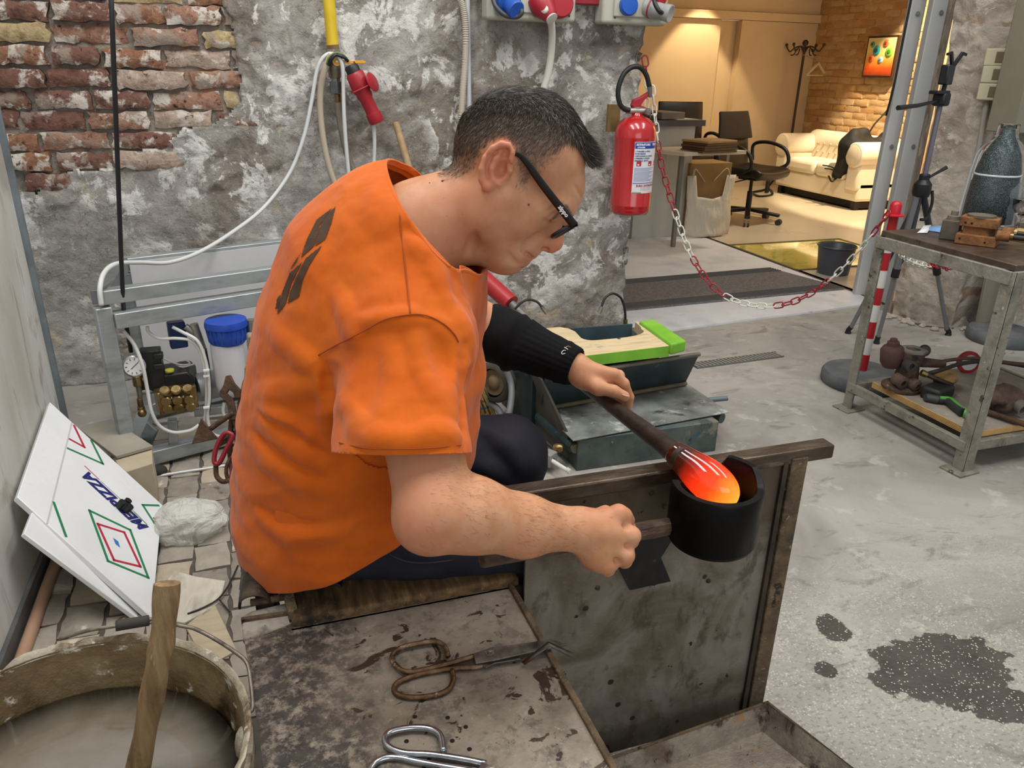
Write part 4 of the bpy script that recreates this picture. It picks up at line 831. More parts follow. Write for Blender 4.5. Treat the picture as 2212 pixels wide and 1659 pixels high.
raw = [(1426, 340), (1442, 405), (1462, 470), (1488, 540), (1520, 595), (1556, 632), (1600, 653), (1650, 661), (1700, 656), (1745, 637), (1790, 606), (1832, 567), (1870, 525), (1900, 486), (1921, 458)]
yA, yB = WY-.13, B1[1]-.05
for i, (x, y) in enumerate(raw): pc.append(PY(x, y, yA+(yB-yA)*((x-1426)/(1921-1426))))
def col_main(px, f): return (1422 < px < 1455) or (1500 < px < 1572) or (1682 < px < 1792) or px > 1884
chain_thing('red and white plastic chain sagging across the office opening', pc, lambda px, f: col_main(px, f) if f > .10 else False, PY(1400, 200, WY-.1))
chain_thing('short red and white chain end hanging behind the extinguisher hose', [PY(1392, 120, WY-.03), PY(1396, 150, WY-.04), PY(1398, 200, WY-.045), PY(1397, 235, WY-.045)], lambda px, f: f < .4, PY(1397, 235, WY-.04))
# ================================================================== pressure unit in an aluminium frame, boards, tools on the left
M_alu = pm('brushed_aluminium', ['#9aa0a1', '#aeb4b5', '#8b9192'], 4, rough=.42, metal=.55, stretch=(.3, 4, 4), rvar=.05)
M_ald = pm('cast_corner', ['#73777a', '#85898b'], 10, rough=.5, metal=.5)
zt = .62
tl, tr_, bl = PZ(216, 642, zt), PZ(640, 582, zt), PZ(258, 571, zt)
ex = nrm(tr_-tl); Lf = .86; ey = nrm(V(.02, 1, 0)); dp = max((bl-tl)@ey, .25); tr2 = tl+ex*Lf; bl2 = tl+ey*dp; br2 = tr2+ey*dp
fr = thing('pressure_unit', 'aluminium profile frame housing a water pump, gauge and blue filter', 'machine', (tl[0]+.3, tl[1]+.15, 0))
def beam(a, b, w, h, name='beam', m=None): g = G(); g.bar(a, b, w, h); return obj(name, g, m or M_alu, fr, bevel=.003)
beam(tl, tr2, .045, .045); beam(bl2, br2, .045, .045); beam(tl, bl2, .050, .046, 'end_beam', M_ald); beam(tr2, br2, .045, .045, 'end_beam')
lowz = V(0, 0, -.075); beam(tl+lowz+ex*.03-ey*.016, tr2+lowz-ey*.016, .05, .05)
for p in (tl, bl2, tr2, br2): g = G(); g.box((p[0], p[1], zt/2-.01), (.048, .048, zt-.04), rotz(math.atan2(ex[1], ex[0]))); obj('post', g, M_alu, fr, bevel=.004)
bz_ = .045; beam(V(tl[0], tl[1], bz_)+ex*.02, V(tr2[0], tr2[1], bz_), .05, .05); beam(V(bl2[0], bl2[1], bz_), V(br2[0], br2[1], bz_), .05, .05); beam(V(tl[0], tl[1], bz_), V(bl2[0], bl2[1], bz_), .05, .05)
def fp(px, py, d):            # point on a plane parallel to the frame front, d behind it
    r = RAY(px, py); n_ = ey; t_ = ((tl+ey*d-ORG)@n_)/(r@n_); return ORG+r*t_
fs = .00163
q = [fp(262, 590, dp-.02), fp(660, 560, dp-.02)]
a = tl+ey*(dp-.03)+ex*.03; b = tr2+ey*(dp-.03); g = G(); g.add([V(a[0], a[1], .16), V(b[0], b[1], .16), V(b[0], b[1], zt+.01), V(a[0], a[1], zt+.01)], [(0, 1, 2, 3)]); obj('back_panel', g, plain('#c9cacb', .5), fr, smooth=0, solid=.006)
g = G(); g.box(fp(655, 580, .1), (.10, .09, .05), rotz(.1)); obj('bracket', g, M_alu, fr, bevel=.004)
g = G(); g.box(fp(632, 566, .12), (.05, .04, .016)); obj('switch', g, M_blk, fr, bevel=.003)
# gauge and brass column
c_ = fp(290, 791, .03); vd = nrm(nrm(ORG-c_)*.75+V(0, -.5, .05))
g = G(); g.lathe([(21*fs, 0), (22*fs, .006), (22*fs, .016), (19*fs, .018)], c_-vd*.01, vd, 28, caps=False); ga = obj('pressure_gauge', g, plain('#b7b9bb', .2, .9), fr)
g = G(); g.lathe([(19*fs, 0), (.0001, .0005)], c_+vd*.0062, vd, 28); obj('dial', g, plain('#e9e9e6', .4), ga)
xg, yg, _ = frame_from(vd); g = G(); g.bar(c_+vd*.0075-xg*.010-yg*.008, c_+vd*.0075+xg*.014+yg*.012, .002, .0012, vd); obj('needle', g, M_blk, ga)
for k in range(9):
    an = PI*.75+k*PI*1.5/8; d = xg*math.sin(an)+yg*math.cos(an); g = G(); g.bar(c_+vd*.0072+d*.020, c_+vd*.0072+d*.027, .0018, .0008, vd); obj('tick', g, M_blk, ga)
def fit(px, py, w, h, m, name, d=.03, n=6): g = G(); g.lathe([(w*fs/2, -h*fs/2), (w*fs/2, h*fs/2)], fp(px, py, d), (0, 0, 1), n); return obj(name, g, m, fr, bevel=.001)
fit(297, 822, 20, 22, M_brass, 'brass_tee', n=8); fit(301, 845, 11, 26, M_nick, 'fitting'); fit(303, 868, 13, 16, M_brass, 'brass_nut'); fit(306, 888, 15, 20, M_brass, 'brass_valve', n=12)
g = G(); g.sph(fp(307, 892, .022), 9*fs); obj('brass_knob', g, M_brass, fr)
g = G(); g.cyl(fp(309, 820, .02), fp(316, 818, .02), 5*fs); obj('brass_stub', g, M_brass, fr)
g = G(); g.cyl(fp(304, 848, .04), fp(345, 843, .06), 5*fs, n=10); obj('fitting', g, M_nick, fr)
# black solenoids
g = G(); g.box(fp(327, 778, .07), (40*fs, .05, 50*fs)); obj('solenoid', g, M_blk, fr, bevel=.004)
g = G(); g.box(fp(330, 812, .07), (46*fs, .05, 62*fs)); obj('solenoid', g, M_blk, fr, bevel=.004)
for y in (768, 790): g = G(); g.box(fp(342, y, .05), (18*fs, .03, 12*fs)); obj('connector', g, M_blk, fr, bevel=.003)
# pump: black crankcase, motor, brass head with six caps
g = G(); g.prism([fp(x, y, .05) for x, y in ((338, 838), (345, 812), (405, 803), (418, 815), (425, 862), (345, 862))], ey*.12); obj('crankcase', g, M_blk, fr, bevel=.006)
g = G(); g.lathe([(4*fs, 0), (9*fs, .004), (9*fs, .010), (.0001, .012)], fp(367, 804, .06), (0, 0, 1), 16); obj('oil_cap', g, plain('#c9c23a', .4), fr)
mx = nrm(ex); g = G(); g.lathe([(30*fs, 0), (31*fs, .01), (31*fs, .14), (26*fs, .16)], fp(424, 838, .12), mx, 28); obj('motor', g, pm('grey_motor', ['#8f9294', '#a3a6a8'], 10, rough=.45, metal=.3), fr)
g = G(); g.box(fp(381, 860, .035), (78*fs, .05, 50*fs), rotz(math.atan2(ex[1], ex[0]))); hd = obj('pump_head', g, M_brass, fr, bevel=.004)
for i in range(3):
    for j, y in enumerate((846, 866, 882)):
        p = fp(356+25*i+3*j, y-2*i, .0); g = G(); g.lathe([(11*fs, 0), (11*fs, .008), (9*fs, .012), (.0001, .012)], p, -ey if j else nrm(V(0, 0, 1)-ey*.6), 12); obj('pump_cap', g, M_brass, hd)
    p = fp(346+25*i, 862-2*i, .004); g = G(); g.sph(p, 4.5*fs, n=10, m=6); obj('bolt', g, M_nick, hd)
beam(fp(372, 905, .06), fp(376, 975, .06), .03, .03, 'pump_leg'); beam(fp(420, 890, .12), fp(520, 878, .12), .03, .03, 'cross_bar'); beam(fp(330, 920, .10), fp(310, 965, .14), .012, .05, 'gusset')
# water filter
g = G(); g.lathe([(41*fs, 0), (43*fs, -.012), (43*fs, -.022), (40*fs, -.026), (40*fs, -.05), (36*fs, -.075), (33*fs, -.082)], fp(487, 690, .06), (0, 0, 1), 40); fc = obj('filter_cap', g, plain('#1b49b0', .38), fr)
for k in range(24):
    a = 2*PI*k/24; p0 = fp(487, 690, .06); d = V(math.cos(a), math.sin(a), 0); g = G(); g.bar(p0+d*40.5*fs+V(0, 0, -.028), p0+d*37*fs+V(0, 0, -.072), .004, .004, d); obj('rib', g, plain('#1b49b0', .38), fc)
g = G(); g.lathe([(33*fs, 0), (33.5*fs, -.05), (32*fs, -.15), (30*fs, -.175), (24*fs, -.185), (.0001, -.187)], fp(489, 738, .06), (0, 0, 1), 36); obj('filter_bowl', g, plain('#d4d3d8', .3, sss=.1), fr, smooth=60)
# blue valve body and levers
g = G(); g.box(fp(383, 722, .10), (34*fs, .04, 56*fs), rotz(.2)); obj('valve_block', g, plain('#15335f', .4), fr, bevel=.006)
g = G(); g.cyl(fp(418, 700, .08), fp(436, 752, .08), 9*fs, n=12); obj('fitting', g, M_nick, fr)
g = G(); g.cyl(fp(400, 705, .08), fp(425, 722, .08), 7*fs, n=12); obj('fitting', g, M_nick, fr)
g = G(); g.cyl(fp(541, 690, .06), fp(545, 728, .06), 9*fs, n=12); obj('fitting', g, M_nick, fr)
g = G(); g.bar(fp(548, 707, .05), fp(565, 703, .05), .008, .006); obj('blue_lever', g, plain('#1c4668', .4), fr)
for pts, r in (([(318, 705, .05), (322, 718, .05), (345, 731, .05), (380, 731, .05), (412, 736, .05), (432, 760, .05), (443, 800, .04), (446, 840, .04), (445, 880, .04), (440, 925, .04)], 3.4), ([(372, 706, .05), (395, 718, .05), (425, 735, .04), (440, 765, .035), (450, 810, .03), (452, 860, .03), (448, 900, .03), (458, 935, .03), (480, 945, .05)], 3.6),
               ([(266, 714, .02), (290, 745, .02), (308, 790, .01), (318, 840, .01), (328, 890, 0), (345, 920, 0), (375, 934, .0), (410, 930, 0), (430, 918, .01)], 3.8), ([(343, 768, .05), (365, 780, .08), (390, 788, .1), (410, 786, .1), (400, 778, .1), (378, 784, .1), (395, 793, .1), (420, 786, .1)], 1.8), ([(484, 870, .05), (482, 890, .05), (490, 905, .05), (505, 912, .05)], 3.4), ([(533, 800, .08), (520, 808, .08), (505, 820, .09)], 3.4)):
    g = G(); g.tube(spline([fp(x, y, d) for x, y, d in pts], 8), r*fs, 8); obj('hose', g, plain('#dcdcd8', .45), fr, smooth=180)
for y in (800, 812, 880): g = G(); g.box(fp(446, y, .02), (12*fs, .012, 3*fs)); obj('cable_tie', g, plain('#ececea', .5), fr)
g = G(); g.tube(spline([fp(444, 752, .06), fp(452, 800, .06), fp(455, 860, .06), fp(446, 905, .06), fp(420, 922, .06)], 6), 2.2*fs, 8); obj('black_hose', g, M_blk, fr, smooth=180)
# taut black cable dropping from the ceiling
cable('cable', 'taut black cable hanging from the ceiling into the frame', [PY(238, -60, 2.50), PY(252, 300, 2.55), PY(265, 632, 2.60), PY(271, 690, 2.63), PY(283, 760, 2.66)], 4.2*.0016, M_blk, seg=3)

# ------------------------------------------------------------------ printed white boards leaning on the partition
def board(name, label, c4, thick, m):
    c4 = [np.asarray(p, float) for p in c4]; n_ = nrm(np.cross(c4[1]-c4[0], c4[3]-c4[0])); n_ = n_ if n_@(ORG-c4[0]) > 0 else -n_
    b_ = thing(name, label, 'board', (sum(c4)/4)[:2].tolist()+[0]); g = G(); g.prism([p-n_*thick for p in c4], n_*thick); obj('panel', g, m, b_, bevel=.002); return b_, n_
M_wb = pm('white_laminate', ['#d3d5d6', '#dcdedf'], 5, rough=.28, rvar=.04)
k0, k1 = PZ(329, 1338, .0), PZ(346, 1180, .0); wx = LX+.02
k2 = PX(108, 868, wx); k3 = PX(37, 1073, wx)
k1 = k0+(k2-k3)*1.0
c4 = [k0+V(0, 0, .004), k1+V(0, 0, .004), k2, k3]
bd, bn = board('printed_board', 'white board with red and green diamonds and upside-down lettering leaning on the partition', c4, .016, M_wb)
def ob_(px, py, l=.001): r = RAY(px, py); return ORG+r*(((c4[0]-ORG)@bn)/(r@bn))+bn*l
def stripe(pts, w, col_, closed=False, name='printed_line', l=.0008):
    P = [ob_(x, y, l) for x, y in pts]; n = len(P); g = G()
    for i in range(n if closed else n-1):
        a, b = P[i], P[(i+1) % n]; s_ = nrm(np.cross(b-a, bn))*w/2; d = nrm(b-a)*w/2; g = G(); g.add([a-s_-d, b-s_+d, b+s_+d, a+s_-d], [(0, 1, 2, 3)]); obj(name, g, plain(col_, .4), bd, smooth=0)
GRN, RED = '#1d7a4c', '#b3253c'
stripe([(193, 1103), (281, 1145), (320, 1248), (233, 1212)], .007, GRN, True); stripe([(211, 1132), (268, 1150), (303, 1224), (246, 1210)], .007, RED, True)
stripe([(147, 969), (222, 1002), (197, 952)], .007, GRN); stripe([(151, 949), (182, 966), (160, 920)], .007, RED); stripe([(116, 1086), (142, 1158)], .007, GRN)
stripe([(342, 1092), (308, 1091), (346, 1150)], .007, GRN); stripe([(344, 1118), (333, 1120), (346, 1142)], .007, RED); stripe([(183, 1007), (214, 1036)], .0025, RED); stripe([(217, 1039), (288, 1104)], .0012, '#3a4a44'); stripe([(290, 1106), (317, 1133)], .0025, GRN)
P = [ob_(x, y) for x, y in ((244, 1162), (255, 1170), (259, 1183), (249, 1175))]; g = G(); g.add(P, [(0, 1, 2, 3)]); obj('blue_diamond', g, plain('#2a7ab8', .4), bd, smooth=0)
a, b = ob_(318, 1146), ob_(183, 1022); tx = b-a; bl_ = ob_(250, 1084)
text_obj('lettering', 'MERPIZZA', 1.0, basis(bl_, tx, np.cross(bn, nrm(tx))) @ Matrix.Diagonal((np.linalg.norm(tx)/4.75, .050, 1, 1)), plain('#1d2168', .4), bd, extrude=.0, shear=.25, bold=.045)
stripe([(155, 914), (102, 1130)], .004, '#b9bbbd', name='fold_line', l=.0006)
kn = ob_(264, 1098, .012); g = G()
for a in (0, 2.1, 4.2): xk, yk, _ = frame_from(bn); g.cyl(kn-bn*.008+(xk*math.cos(a)+yk*math.sin(a))*.012, kn+bn*.012+(xk*math.cos(a)+yk*math.sin(a))*.014, .010, n=12)
g.cyl(kn-bn*.012, kn+bn*.010, .013, n=14); obj('knob', g, plain('#111213', .5), bd, smooth=40)
m0, m3 = PZ(300, 1340, 0), PX(52, 1152, wx+.03)
ed = k1-k0
c4b = [m0+V(0, 0, .004), m0+ed*.8+V(0, 0, .004)+V(-.05, 0, 0), m3+ed*.75+V(.0, 0, -.03), m3]
board('white_board', 'plain white board slid under the printed one', c4b, .012, M_wb)

# ------------------------------------------------------------------ odds and ends on the pavers
def crumple(name, c_, r, seed, m, label, cat, sharp=1.0, n=56, mm=30):
    v = []; f = []; c_ = np.asarray(c_, float); g = G(); g.sph((0, 0, 0), 1.0, n=n, m=mm); P = np.array(g.v)
    d = 1+.30*fbm(P[:, 0]*1.4+seed, P[:, 1]*1.4, P[:, 2]*1.4, 3)-.22*np.abs(fbm(P[:, 0]*3+seed, P[:, 1]*3, P[:, 2]*3+7, 4))*sharp-.16*np.abs(vnoise(P[:, 0]*6, P[:, 1]*6+seed, P[:, 2]*6))*sharp
    P = P*d[:, None]*np.asarray(r)[None]; P[:, 2] = np.maximum(P[:, 2], -r[2]*.80); g.v = [tuple(p+c_) for p in P]; return tag(obj(name, g, m, smooth=50), label, cat)
t = NT('thin_plastic_film'); t.set(color='#e2e2da', rough=.35, spec=.4, alpha=.55); t.bump(t.noise(14, 4, .55, 1.6), .7, .03)
crumple('plastic_bag', PZ(408, 1128, .045), (.118, .085, .062), 3.3, t.m, 'crumpled translucent plastic bag on the brick pavers', 'bag', .55)
g = G(); g.prism([PZ(x, y, .014) for x, y in ((355, 1262), (376, 1232), (424, 1245), (487, 1254), (474, 1300), (436, 1325), (398, 1345), (352, 1338))], (0, 0, -.012)); tag(obj('stone_slab', g, pm('pale_marble', ['#b3ac9c', '#c6c0b2', '#9f9786'], 6, rough=.5, stretch=(3, 1, 1)), bevel=.002), 'broken pale stone slab lying behind the bucket', 'stone slab')
g = G(); g.prism([PZ(x, y, .012) for x, y in ((400, 1352), (462, 1300), (512, 1404), (446, 1440))], (0, 0, -.010)); tag(obj('wood_offcut', g, pm('offcut_wood', ['#a4957c', '#b8a98f'], 8, rough=.6, stretch=(1, 5, 1)), bevel=.002), 'flat beige offcut on the pavers beside the tool table', 'wood offcut')
cable('wire_scrap', 'black wire scrap curling over the stone slab', [PZ(405, 1326, .016), PZ(440, 1312, .018), PZ(472, 1293, .02), PZ(495, 1262, .015), PZ(514, 1222, .012)], .0024, M_blk, cat='wire')
cable('wire_scrap', 'short black wire stub beside the stone slab', [PZ(472, 1293, .024), PZ(482, 1305, .014), PZ(496, 1322, .012)], .0022, M_blk, cat='wire')
g = G(); g.prism([PZ(x, y, .16) for x, y in ((165, 922), (240, 905), (330, 962), (250, 985))], (0, 0, -.012)); wd = thing('loading_wedge', 'grey wedge-shaped plate resting on a wooden block by the frame', 'wedge', PZ(290, 1010, 0))
obj('plate', g, pm('dusty_board', ['#8a8478', '#9d978a'], 8, rough=.8), wd, bevel=.002)
g = G(); g.prism([PZ(x, y, .145) for x, y in ((245, 985), (328, 965), (330, 1000), (262, 1022))], (0, 0, -.135)); obj('block', g, pm('pale_timber', ['#a59980', '#b8ac93'], 9, rough=.75, layers=[('#5f4d38', 10, .62, .70)]), wd, bevel=.003)
cable('floor_tube', 'thin white tube lying on the pavers in front of the frame', [PZ(300, 1036, .012), PZ(380, 1022, .012), PZ(460, 1010, .012), PZ(520, 1000, .012)], .0055, plain('#c9cac8', .4, .3), cat='tube')
g = G(); g.sph(PZ(338, 1018, .02), (.035, .028, .022)); tag(obj('rubber_foot', g, plain('#2a2927', .8), smooth=180), 'small dark rubber lump beside the wooden wedge block', 'lump')

# ------------------------------------------------------------------ wooden stand with hanging tools behind the bench
TD = 1.78
def td(x, y, d=0): return PD(x, y, TD+d)
M_gw = pm('grey_wood', ['#6f675c', '#877e72', '#9a9083'], 8, rough=.8, bump=.5, bscale=70, stretch=(5, 5, .6), layers=[('#4d453b', 6, .58, .68)])
ts = thing('tool_stand', 'weathered wooden post with a crossbar behind the person, tools hung on it', 'stand', V(*td(560, 900)[:2], 0))
a = td(557, 745); a0 = V(a[0], a[1], 0); g = G(); g.box(((a0[0]), a0[1], a[2]/2), (.042, .036, a[2]), rotz(.2)); obj('post', g, M_gw, ts, bevel=.003)
g = G(); g.bar(td(534, 737, .0), td(650, 733, .05), .034, .034); obj('crossbar', g, M_gw, ts, bevel=.004)
hk = td(530, 880, .02); g = G(); g.bar(td(470, 960, .015), td(570, 905, .02), .012, .012); obj('tool_bar', g, M_rust, ts)
M_iron = pm('rusted_iron', ['#3a2a20', '#54402f', '#6a4a34'], 26, rough=.6, metal=.4, bump=.4, bscale=100)
def flat(name, pts, m, parent, d=0, th=.008): g = G(); g.prism([td(x, y, d) for x, y in pts], FW*th); return obj(name, g, m, parent, bevel=.0015)
def rod(name, pts, r, m, parent, d=0, closed=False, n=8): g = G(); g.tube(spline([td(x, y, d) for x, y in pts], 6, closed), r, n, closed=closed); return obj(name, g, m, parent, smooth=180)
pn = thing('pincers', 'rusty iron pincers hanging jaws up on the tool stand', 'pincers', td(505, 960))
flat('jaw', [(487, 812), (497, 810), (506, 828), (519, 842), (518, 860), (507, 860), (503, 848), (494, 842), (489, 850), (503, 862), (512, 905), (498, 910), (488, 868), (474, 856), (474, 846), (482, 832)], M_iron, pn)
flat('blade', [(517, 852), (526, 862), (527, 900), (520, 930), (512, 925), (512, 870)], M_iron, pn, .01)
g = G(); g.lathe([(.009, 0), (.008, .006), (.0001, .007)], td(506, 899, -.001), -FW, 12); obj('pivot', g, M_iron, pn)
rod('handle', [(500, 905), (498, 940), (497, 980), (505, 1040)], .0065, M_iron, pn, .012); rod('handle', [(508, 905), (516, 950), (520, 1000), (522, 1050)], .0065, M_iron, pn, .004)
tw = thing('iron_paddle', 'dark triangular iron paddle hanging on the tool stand', 'tool', td(440, 960))
flat('head', [(434, 903), (413, 960), (470, 948)], M_iron, tw, -.01, .006); rod('shaft', [(455, 926), (480, 908), (505, 892)], .0065, M_iron, tw, -.005)
sc = thing('shears', 'hanging shears with red coated loops on the tool stand', 'shears', td(480, 1030))
rod('red_loop', [(496, 936), (484, 938), (470, 960), (463, 985), (464, 1000), (474, 1000), (488, 972), (502, 945)], .0058, plain('#8e1f2a', .35), sc, -.012, True)
rod('red_loop', [(505, 1002), (500, 1030), (506, 1042), (515, 1032), (516, 1005)], .0055, plain('#8e1f2a', .35), sc, .0)
rod('loop', [(466, 1005), (468, 1028), (480, 1040), (495, 1038)], .0058, M_iron, sc, -.006); flat('blade', [(503, 930), (520, 935), (530, 960), (520, 985), (508, 965)], M_iron, sc, .012)
s3 = thing('shears', 'long narrow dark shears hanging blade down on the tool stand', 'shears', td(525, 1150))
flat('blade', [(516, 985), (527, 990), (537, 1060), (540, 1180), (534, 1182), (524, 1070)], M_hp, s3, -.02, .005)
rod('loop', [(512, 982), (498, 990), (489, 1012), (492, 1034), (506, 1048), (520, 1040), (522, 1020)], .0045, M_sr, s3, -.03)
flat('joint', [(520, 915), (540, 910), (552, 930), (540, 960), (522, 950)], M_nick, s3, -.01, .004)
wh_ = thing('wire_tool', 'bright bent wire tool crossing the hanging shears', 'wire tool', td(520, 990))
rod('wire', [(503, 1000), (520, 990), (535, 978), (548, 968)], .0035, plain('#c9c9c6', .3, .6), wh_, -.05); rod('wire', [(522, 1003), (535, 992), (552, 978)], .004, M_hp, wh_, -.045)
crumple('work_glove', td(543, 850, .10), (.022, .03, .075), 8.1, pm('ochre_leather', ['#7a5a22', '#8f6c2e'], 12, rough=.85), 'ochre work glove tucked behind the wooden post', 'glove', .6, 32, 18)
# ================================================================== blue-green pedal cart, drain, tools in the middle
M_teal = pm('scuffed_teal_paint', ['#1e2b2e', '#2a393d', '#364448'], 10, rough=.5, metal=.2, bump=.2, bscale=60, layers=[('#5b5f5a', 16, .62, .72), ('#4a4033', 8, .64, .72)])
M_teal2 = pm('worn_teal_box', ['#34403f', '#475350', '#5a625c'], 8, rough=.55, metal=.2, bump=.25, bscale=60, layers=[('#7d7a6c', 9, .58, .70), ('#2a5565', 12, .62, .70), ('#22261f', 14, .62, .70)])
M_plate = pm('dusty_plate', ['#4c504c', '#757873', '#8e918c'], 7, rough=.6, metal=.2, bump=.3, bscale=70, layers=[('#b3b5b2', 11, .58, .68), ('#2f3130', 9, .60, .70)])
ct = thing('pedal_cart', 'dark teal metal cart with a wooden green-edged top behind the pipe', 'cart', (1.3, 2.6, 0))
zp = .125
pf = [PZ(1238, 954, zp), PZ(1575, 892, zp), PZ(1482, 829, zp), PZ(1168, 884, zp)]
# lower box
bxl, bxr = PZ(1245, 1018, 0), PZ(1545, 974, 0); dv = nrm(bxr-bxl); bk_ = nrm(V(-dv[1], dv[0], 0))
g = G(); g.prism([bxl, bxr, bxr+bk_*.45, bxl+bk_*.45], (0, 0, zp-.004)); obj('lower_box', g, M_teal2, ct, bevel=.003)
g = G(); g.prism(pf, (0, 0, .005)); obj('step_plate', g, M_plate, ct, bevel=.0015)
for x, y in ((1276, 964), (1322, 956)): g = G(); g.lathe([(.005, 0), (.004, .004), (.0001, .005)], PY(x, y, bxl[1]-.0+((x-1245)/300)*(bxr[1]-bxl[1])), -bk_, 10); obj('rivet', g, M_edge, ct)
g = G(); g.cyl(PZ(1165, 900, .10), PZ(1240, 967, .085), .021, n=18); obj('pipe', g, M_teal, ct)
g = G(); g.tube([PZ(1238, 965, .085), PZ(1244, 970, .085)], .017, 16); obj('pipe_mouth', g, plain('#5a5138', .6), ct)
g = G(); g.cyl(PZ(1500, 880, .10), PZ(1560, 904, .10), .02, n=16); obj('pipe', g, M_teal2, ct)
g = G(); g.cyl(PZ(1530, 864, .12), PZ(1572, 860, .13), .010, n=12); obj('spigot', g, plain('#5f6d70', .5), ct)
g = G(); g.cyl(PZ(1510, 866, .115), PZ(1545, 864, .12), .007, n=10); obj('spigot', g, plain('#a09c96', .4, .5), ct)
# sloping front panel
zb_, zt_ = .135, .31
sp_ = [PZ(1168, 884, zb_), PZ(1480, 829, zb_), PZ(1511, 766, zt_), PZ(1178, 818, zt_)]
g = G(); g.prism(sp_, bk_*.008); obj('sloping_panel', g, M_teal, ct, bevel=.002)
g = G(); g.cyl(PZ(1180, 815, zt_+.004), PZ(1511, 765, zt_+.004), .0085, n=12); obj('hinge_rod', g, pm('hinge', ['#5f5a4c', '#7a7566'], 14, rough=.5, metal=.4), ct)
g = G(); g.cyl(PZ(1170, 884, zb_+.006), PZ(1482, 828, zb_+.006), .009, n=12); obj('hinge_rod', g, pm('hinge_low', ['#5c523c', '#736950'], 14, rough=.6), ct)
# body
b0, b1 = PZ(1185, 812, zt_), PZ(1470, 768, zt_); e_ = nrm(V(*(b1-b0)[:2], 0)); ebk = V(-e_[1], e_[0], 0)
g = G(); g.prism([V(*p[:2], .04) for p in (b0+ebk*.13, b1+ebk*.13, b1+ebk*.40, b0+ebk*.40)], (0, 0, .27)); obj('body', g, M_teal, ct, bevel=.004)
side = [PZ(1100, 790, .26), PZ(1178, 815, zt_), PZ(1170, 886, .12), PZ(1245, 1018, .0), PZ(1215, 985, .0), PZ(1120, 880, .05)]
g = G(); g.prism([V(b0[0]-.02, b0[1]+.0, .30), V(b0[0]-.02, b0[1]+.36, .30), V(b0[0]-.02, b0[1]+.36, .04), V(bxl[0]-.01, bxl[1]+.05, .03), V(bxl[0]-.01, bxl[1]+.05, .12)], (-.010, 0, 0)); obj('side_plate', g, pm('greasy_side', ['#2c2c29', '#3b3935', '#4a4338'], 12, rough=.6, layers=[('#6b5334', 9, .62, .70)]), ct, bevel=.002)
# wooden top with a cut-out
zw = .375
w0, w1, w2, w3 = PZ(1180, 778, zw), PZ(1446, 747, zw), PZ(1378, 695, zw), PZ(1172, 709, zw)
M_pine = pm('pale_pine', ['#c4ae86', '#d3bf98', '#b59d74'], 5, rough=.6, stretch=(1, 7, 1), layers=[('#8d7350', 5, .62, .72, (1, 4, 1)), ('#7f7f80', 7, .63, .74)])
M_lime = pm('lime_paint', ['#6aa52a', '#7dbb35'], 10, rough=.5, layers=[('#9aa68a', 12, .62, .70)])
def bi(u, v): return (w0*(1-u)+w1*u)*(1-v)+(w3*(1-u)+w2*u)*v
cut_ = [(.97, 1.0), (.965, .80)]+[(.62+.30*math.cos(a)+.03, .64+.20*math.sin(a)*1.0) for a in np.linspace(.2, -PI/2, 7)]+[(.50, .445)]+[(.46+.13*math.cos(a), .62+.175*math.sin(a)) for a in np.linspace(-PI/2, -PI, 6)]+[(.31, .80), (.26, .92), (.18, 1.0)]
pol = [bi(0, 0), bi(1, 0), bi(1, 1)]+[bi(u, v) for u, v in cut_]+[bi(0, 1)]
g = G(); g.prism(pol, (0, 0, -.040)); obj('wooden_top', g, M_pine, ct, smooth=0)
g = G(); a_, b_ = w0+V(0, -.0015, -.020), w1+V(0, -.0015, -.020); g.bar(a_, b_, .003, .040); obj('green_edge', g, M_lime, ct, smooth=0)
g = G(); g.lathe([(.007, 0), (.0001, .0005)], bi(.66, .42)+V(0, 0, .0006), n=12); obj('knot_hole', g, plain('#4a3f30', .8), ct)
gb = [PZ(1450, 743, zw+.012), PZ(1483, 735, zw+.012), PZ(1412, 688, zw+.012), PZ(1380, 693, zw+.012)]
g = G(); g.prism(gb, (0, 0, -.045)); tag(obj('green_block', g, M_lime, bevel=.008, bseg=3), 'lime green wooden block at the right end of the cart top', 'block')
g = G(); c2 = bi(.62, .80); g.prism([bi(.24, .97)+V(0, .012, -.01), bi(.95, .97)+V(0, .012, -.01), bi(.95, .97)+V(0, .012, -.075), bi(.24, .97)+V(0, .012, -.075)], (0, .008, 0)); obj('trough_wall', g, pm('trough_teal', ['#2f4147', '#3b5058'], 9, rough=.5), ct, smooth=0)
g = G(); g.prism([bi(.10, .25)+V(0, 0, -.07), bi(.97, .25)+V(0, 0, -.07), bi(.97, 1.05)+V(0, 0, -.07), bi(.10, 1.05)+V(0, 0, -.07)], (0, 0, -.01)); obj('trough_floor', g, M_teal, ct, smooth=0)
# flexible spouts
def px3(l): return [PY(x, y, Y) for x, y, Y in l]
yb_ = bi(.9, 1)[1]+.03
g = G(); g.tube(spline(px3([(1351, 704, yb_), (1350, 672, yb_), (1342, 645, yb_), (1324, 634, yb_-.01), (1307, 644, yb_-.02), (1299, 664, yb_-.03)]), 8), .0048, 10); obj('spout', g, plain('#2b2522', .5, .3), ct, smooth=180)
g = G(); g.cyl(PY(1300, 662, yb_-.03), PY(1294, 676, yb_-.03), .0085, n=12); obj('spout_tip', g, M_nick, ct)
g = G(); g.cyl(PY(1351, 700, yb_), PY(1351, 690, yb_), .009, n=10); obj('spout_base', g, M_brass, ct)
g = G(); g.tube(spline(px3([(1112, 668, yb_), (1126, 654, yb_), (1142, 647, yb_), (1160, 652, yb_-.01), (1171, 664, yb_-.02)]), 8), .0048, 10); obj('spout', g, plain('#2b2522', .5, .3), ct, smooth=180)
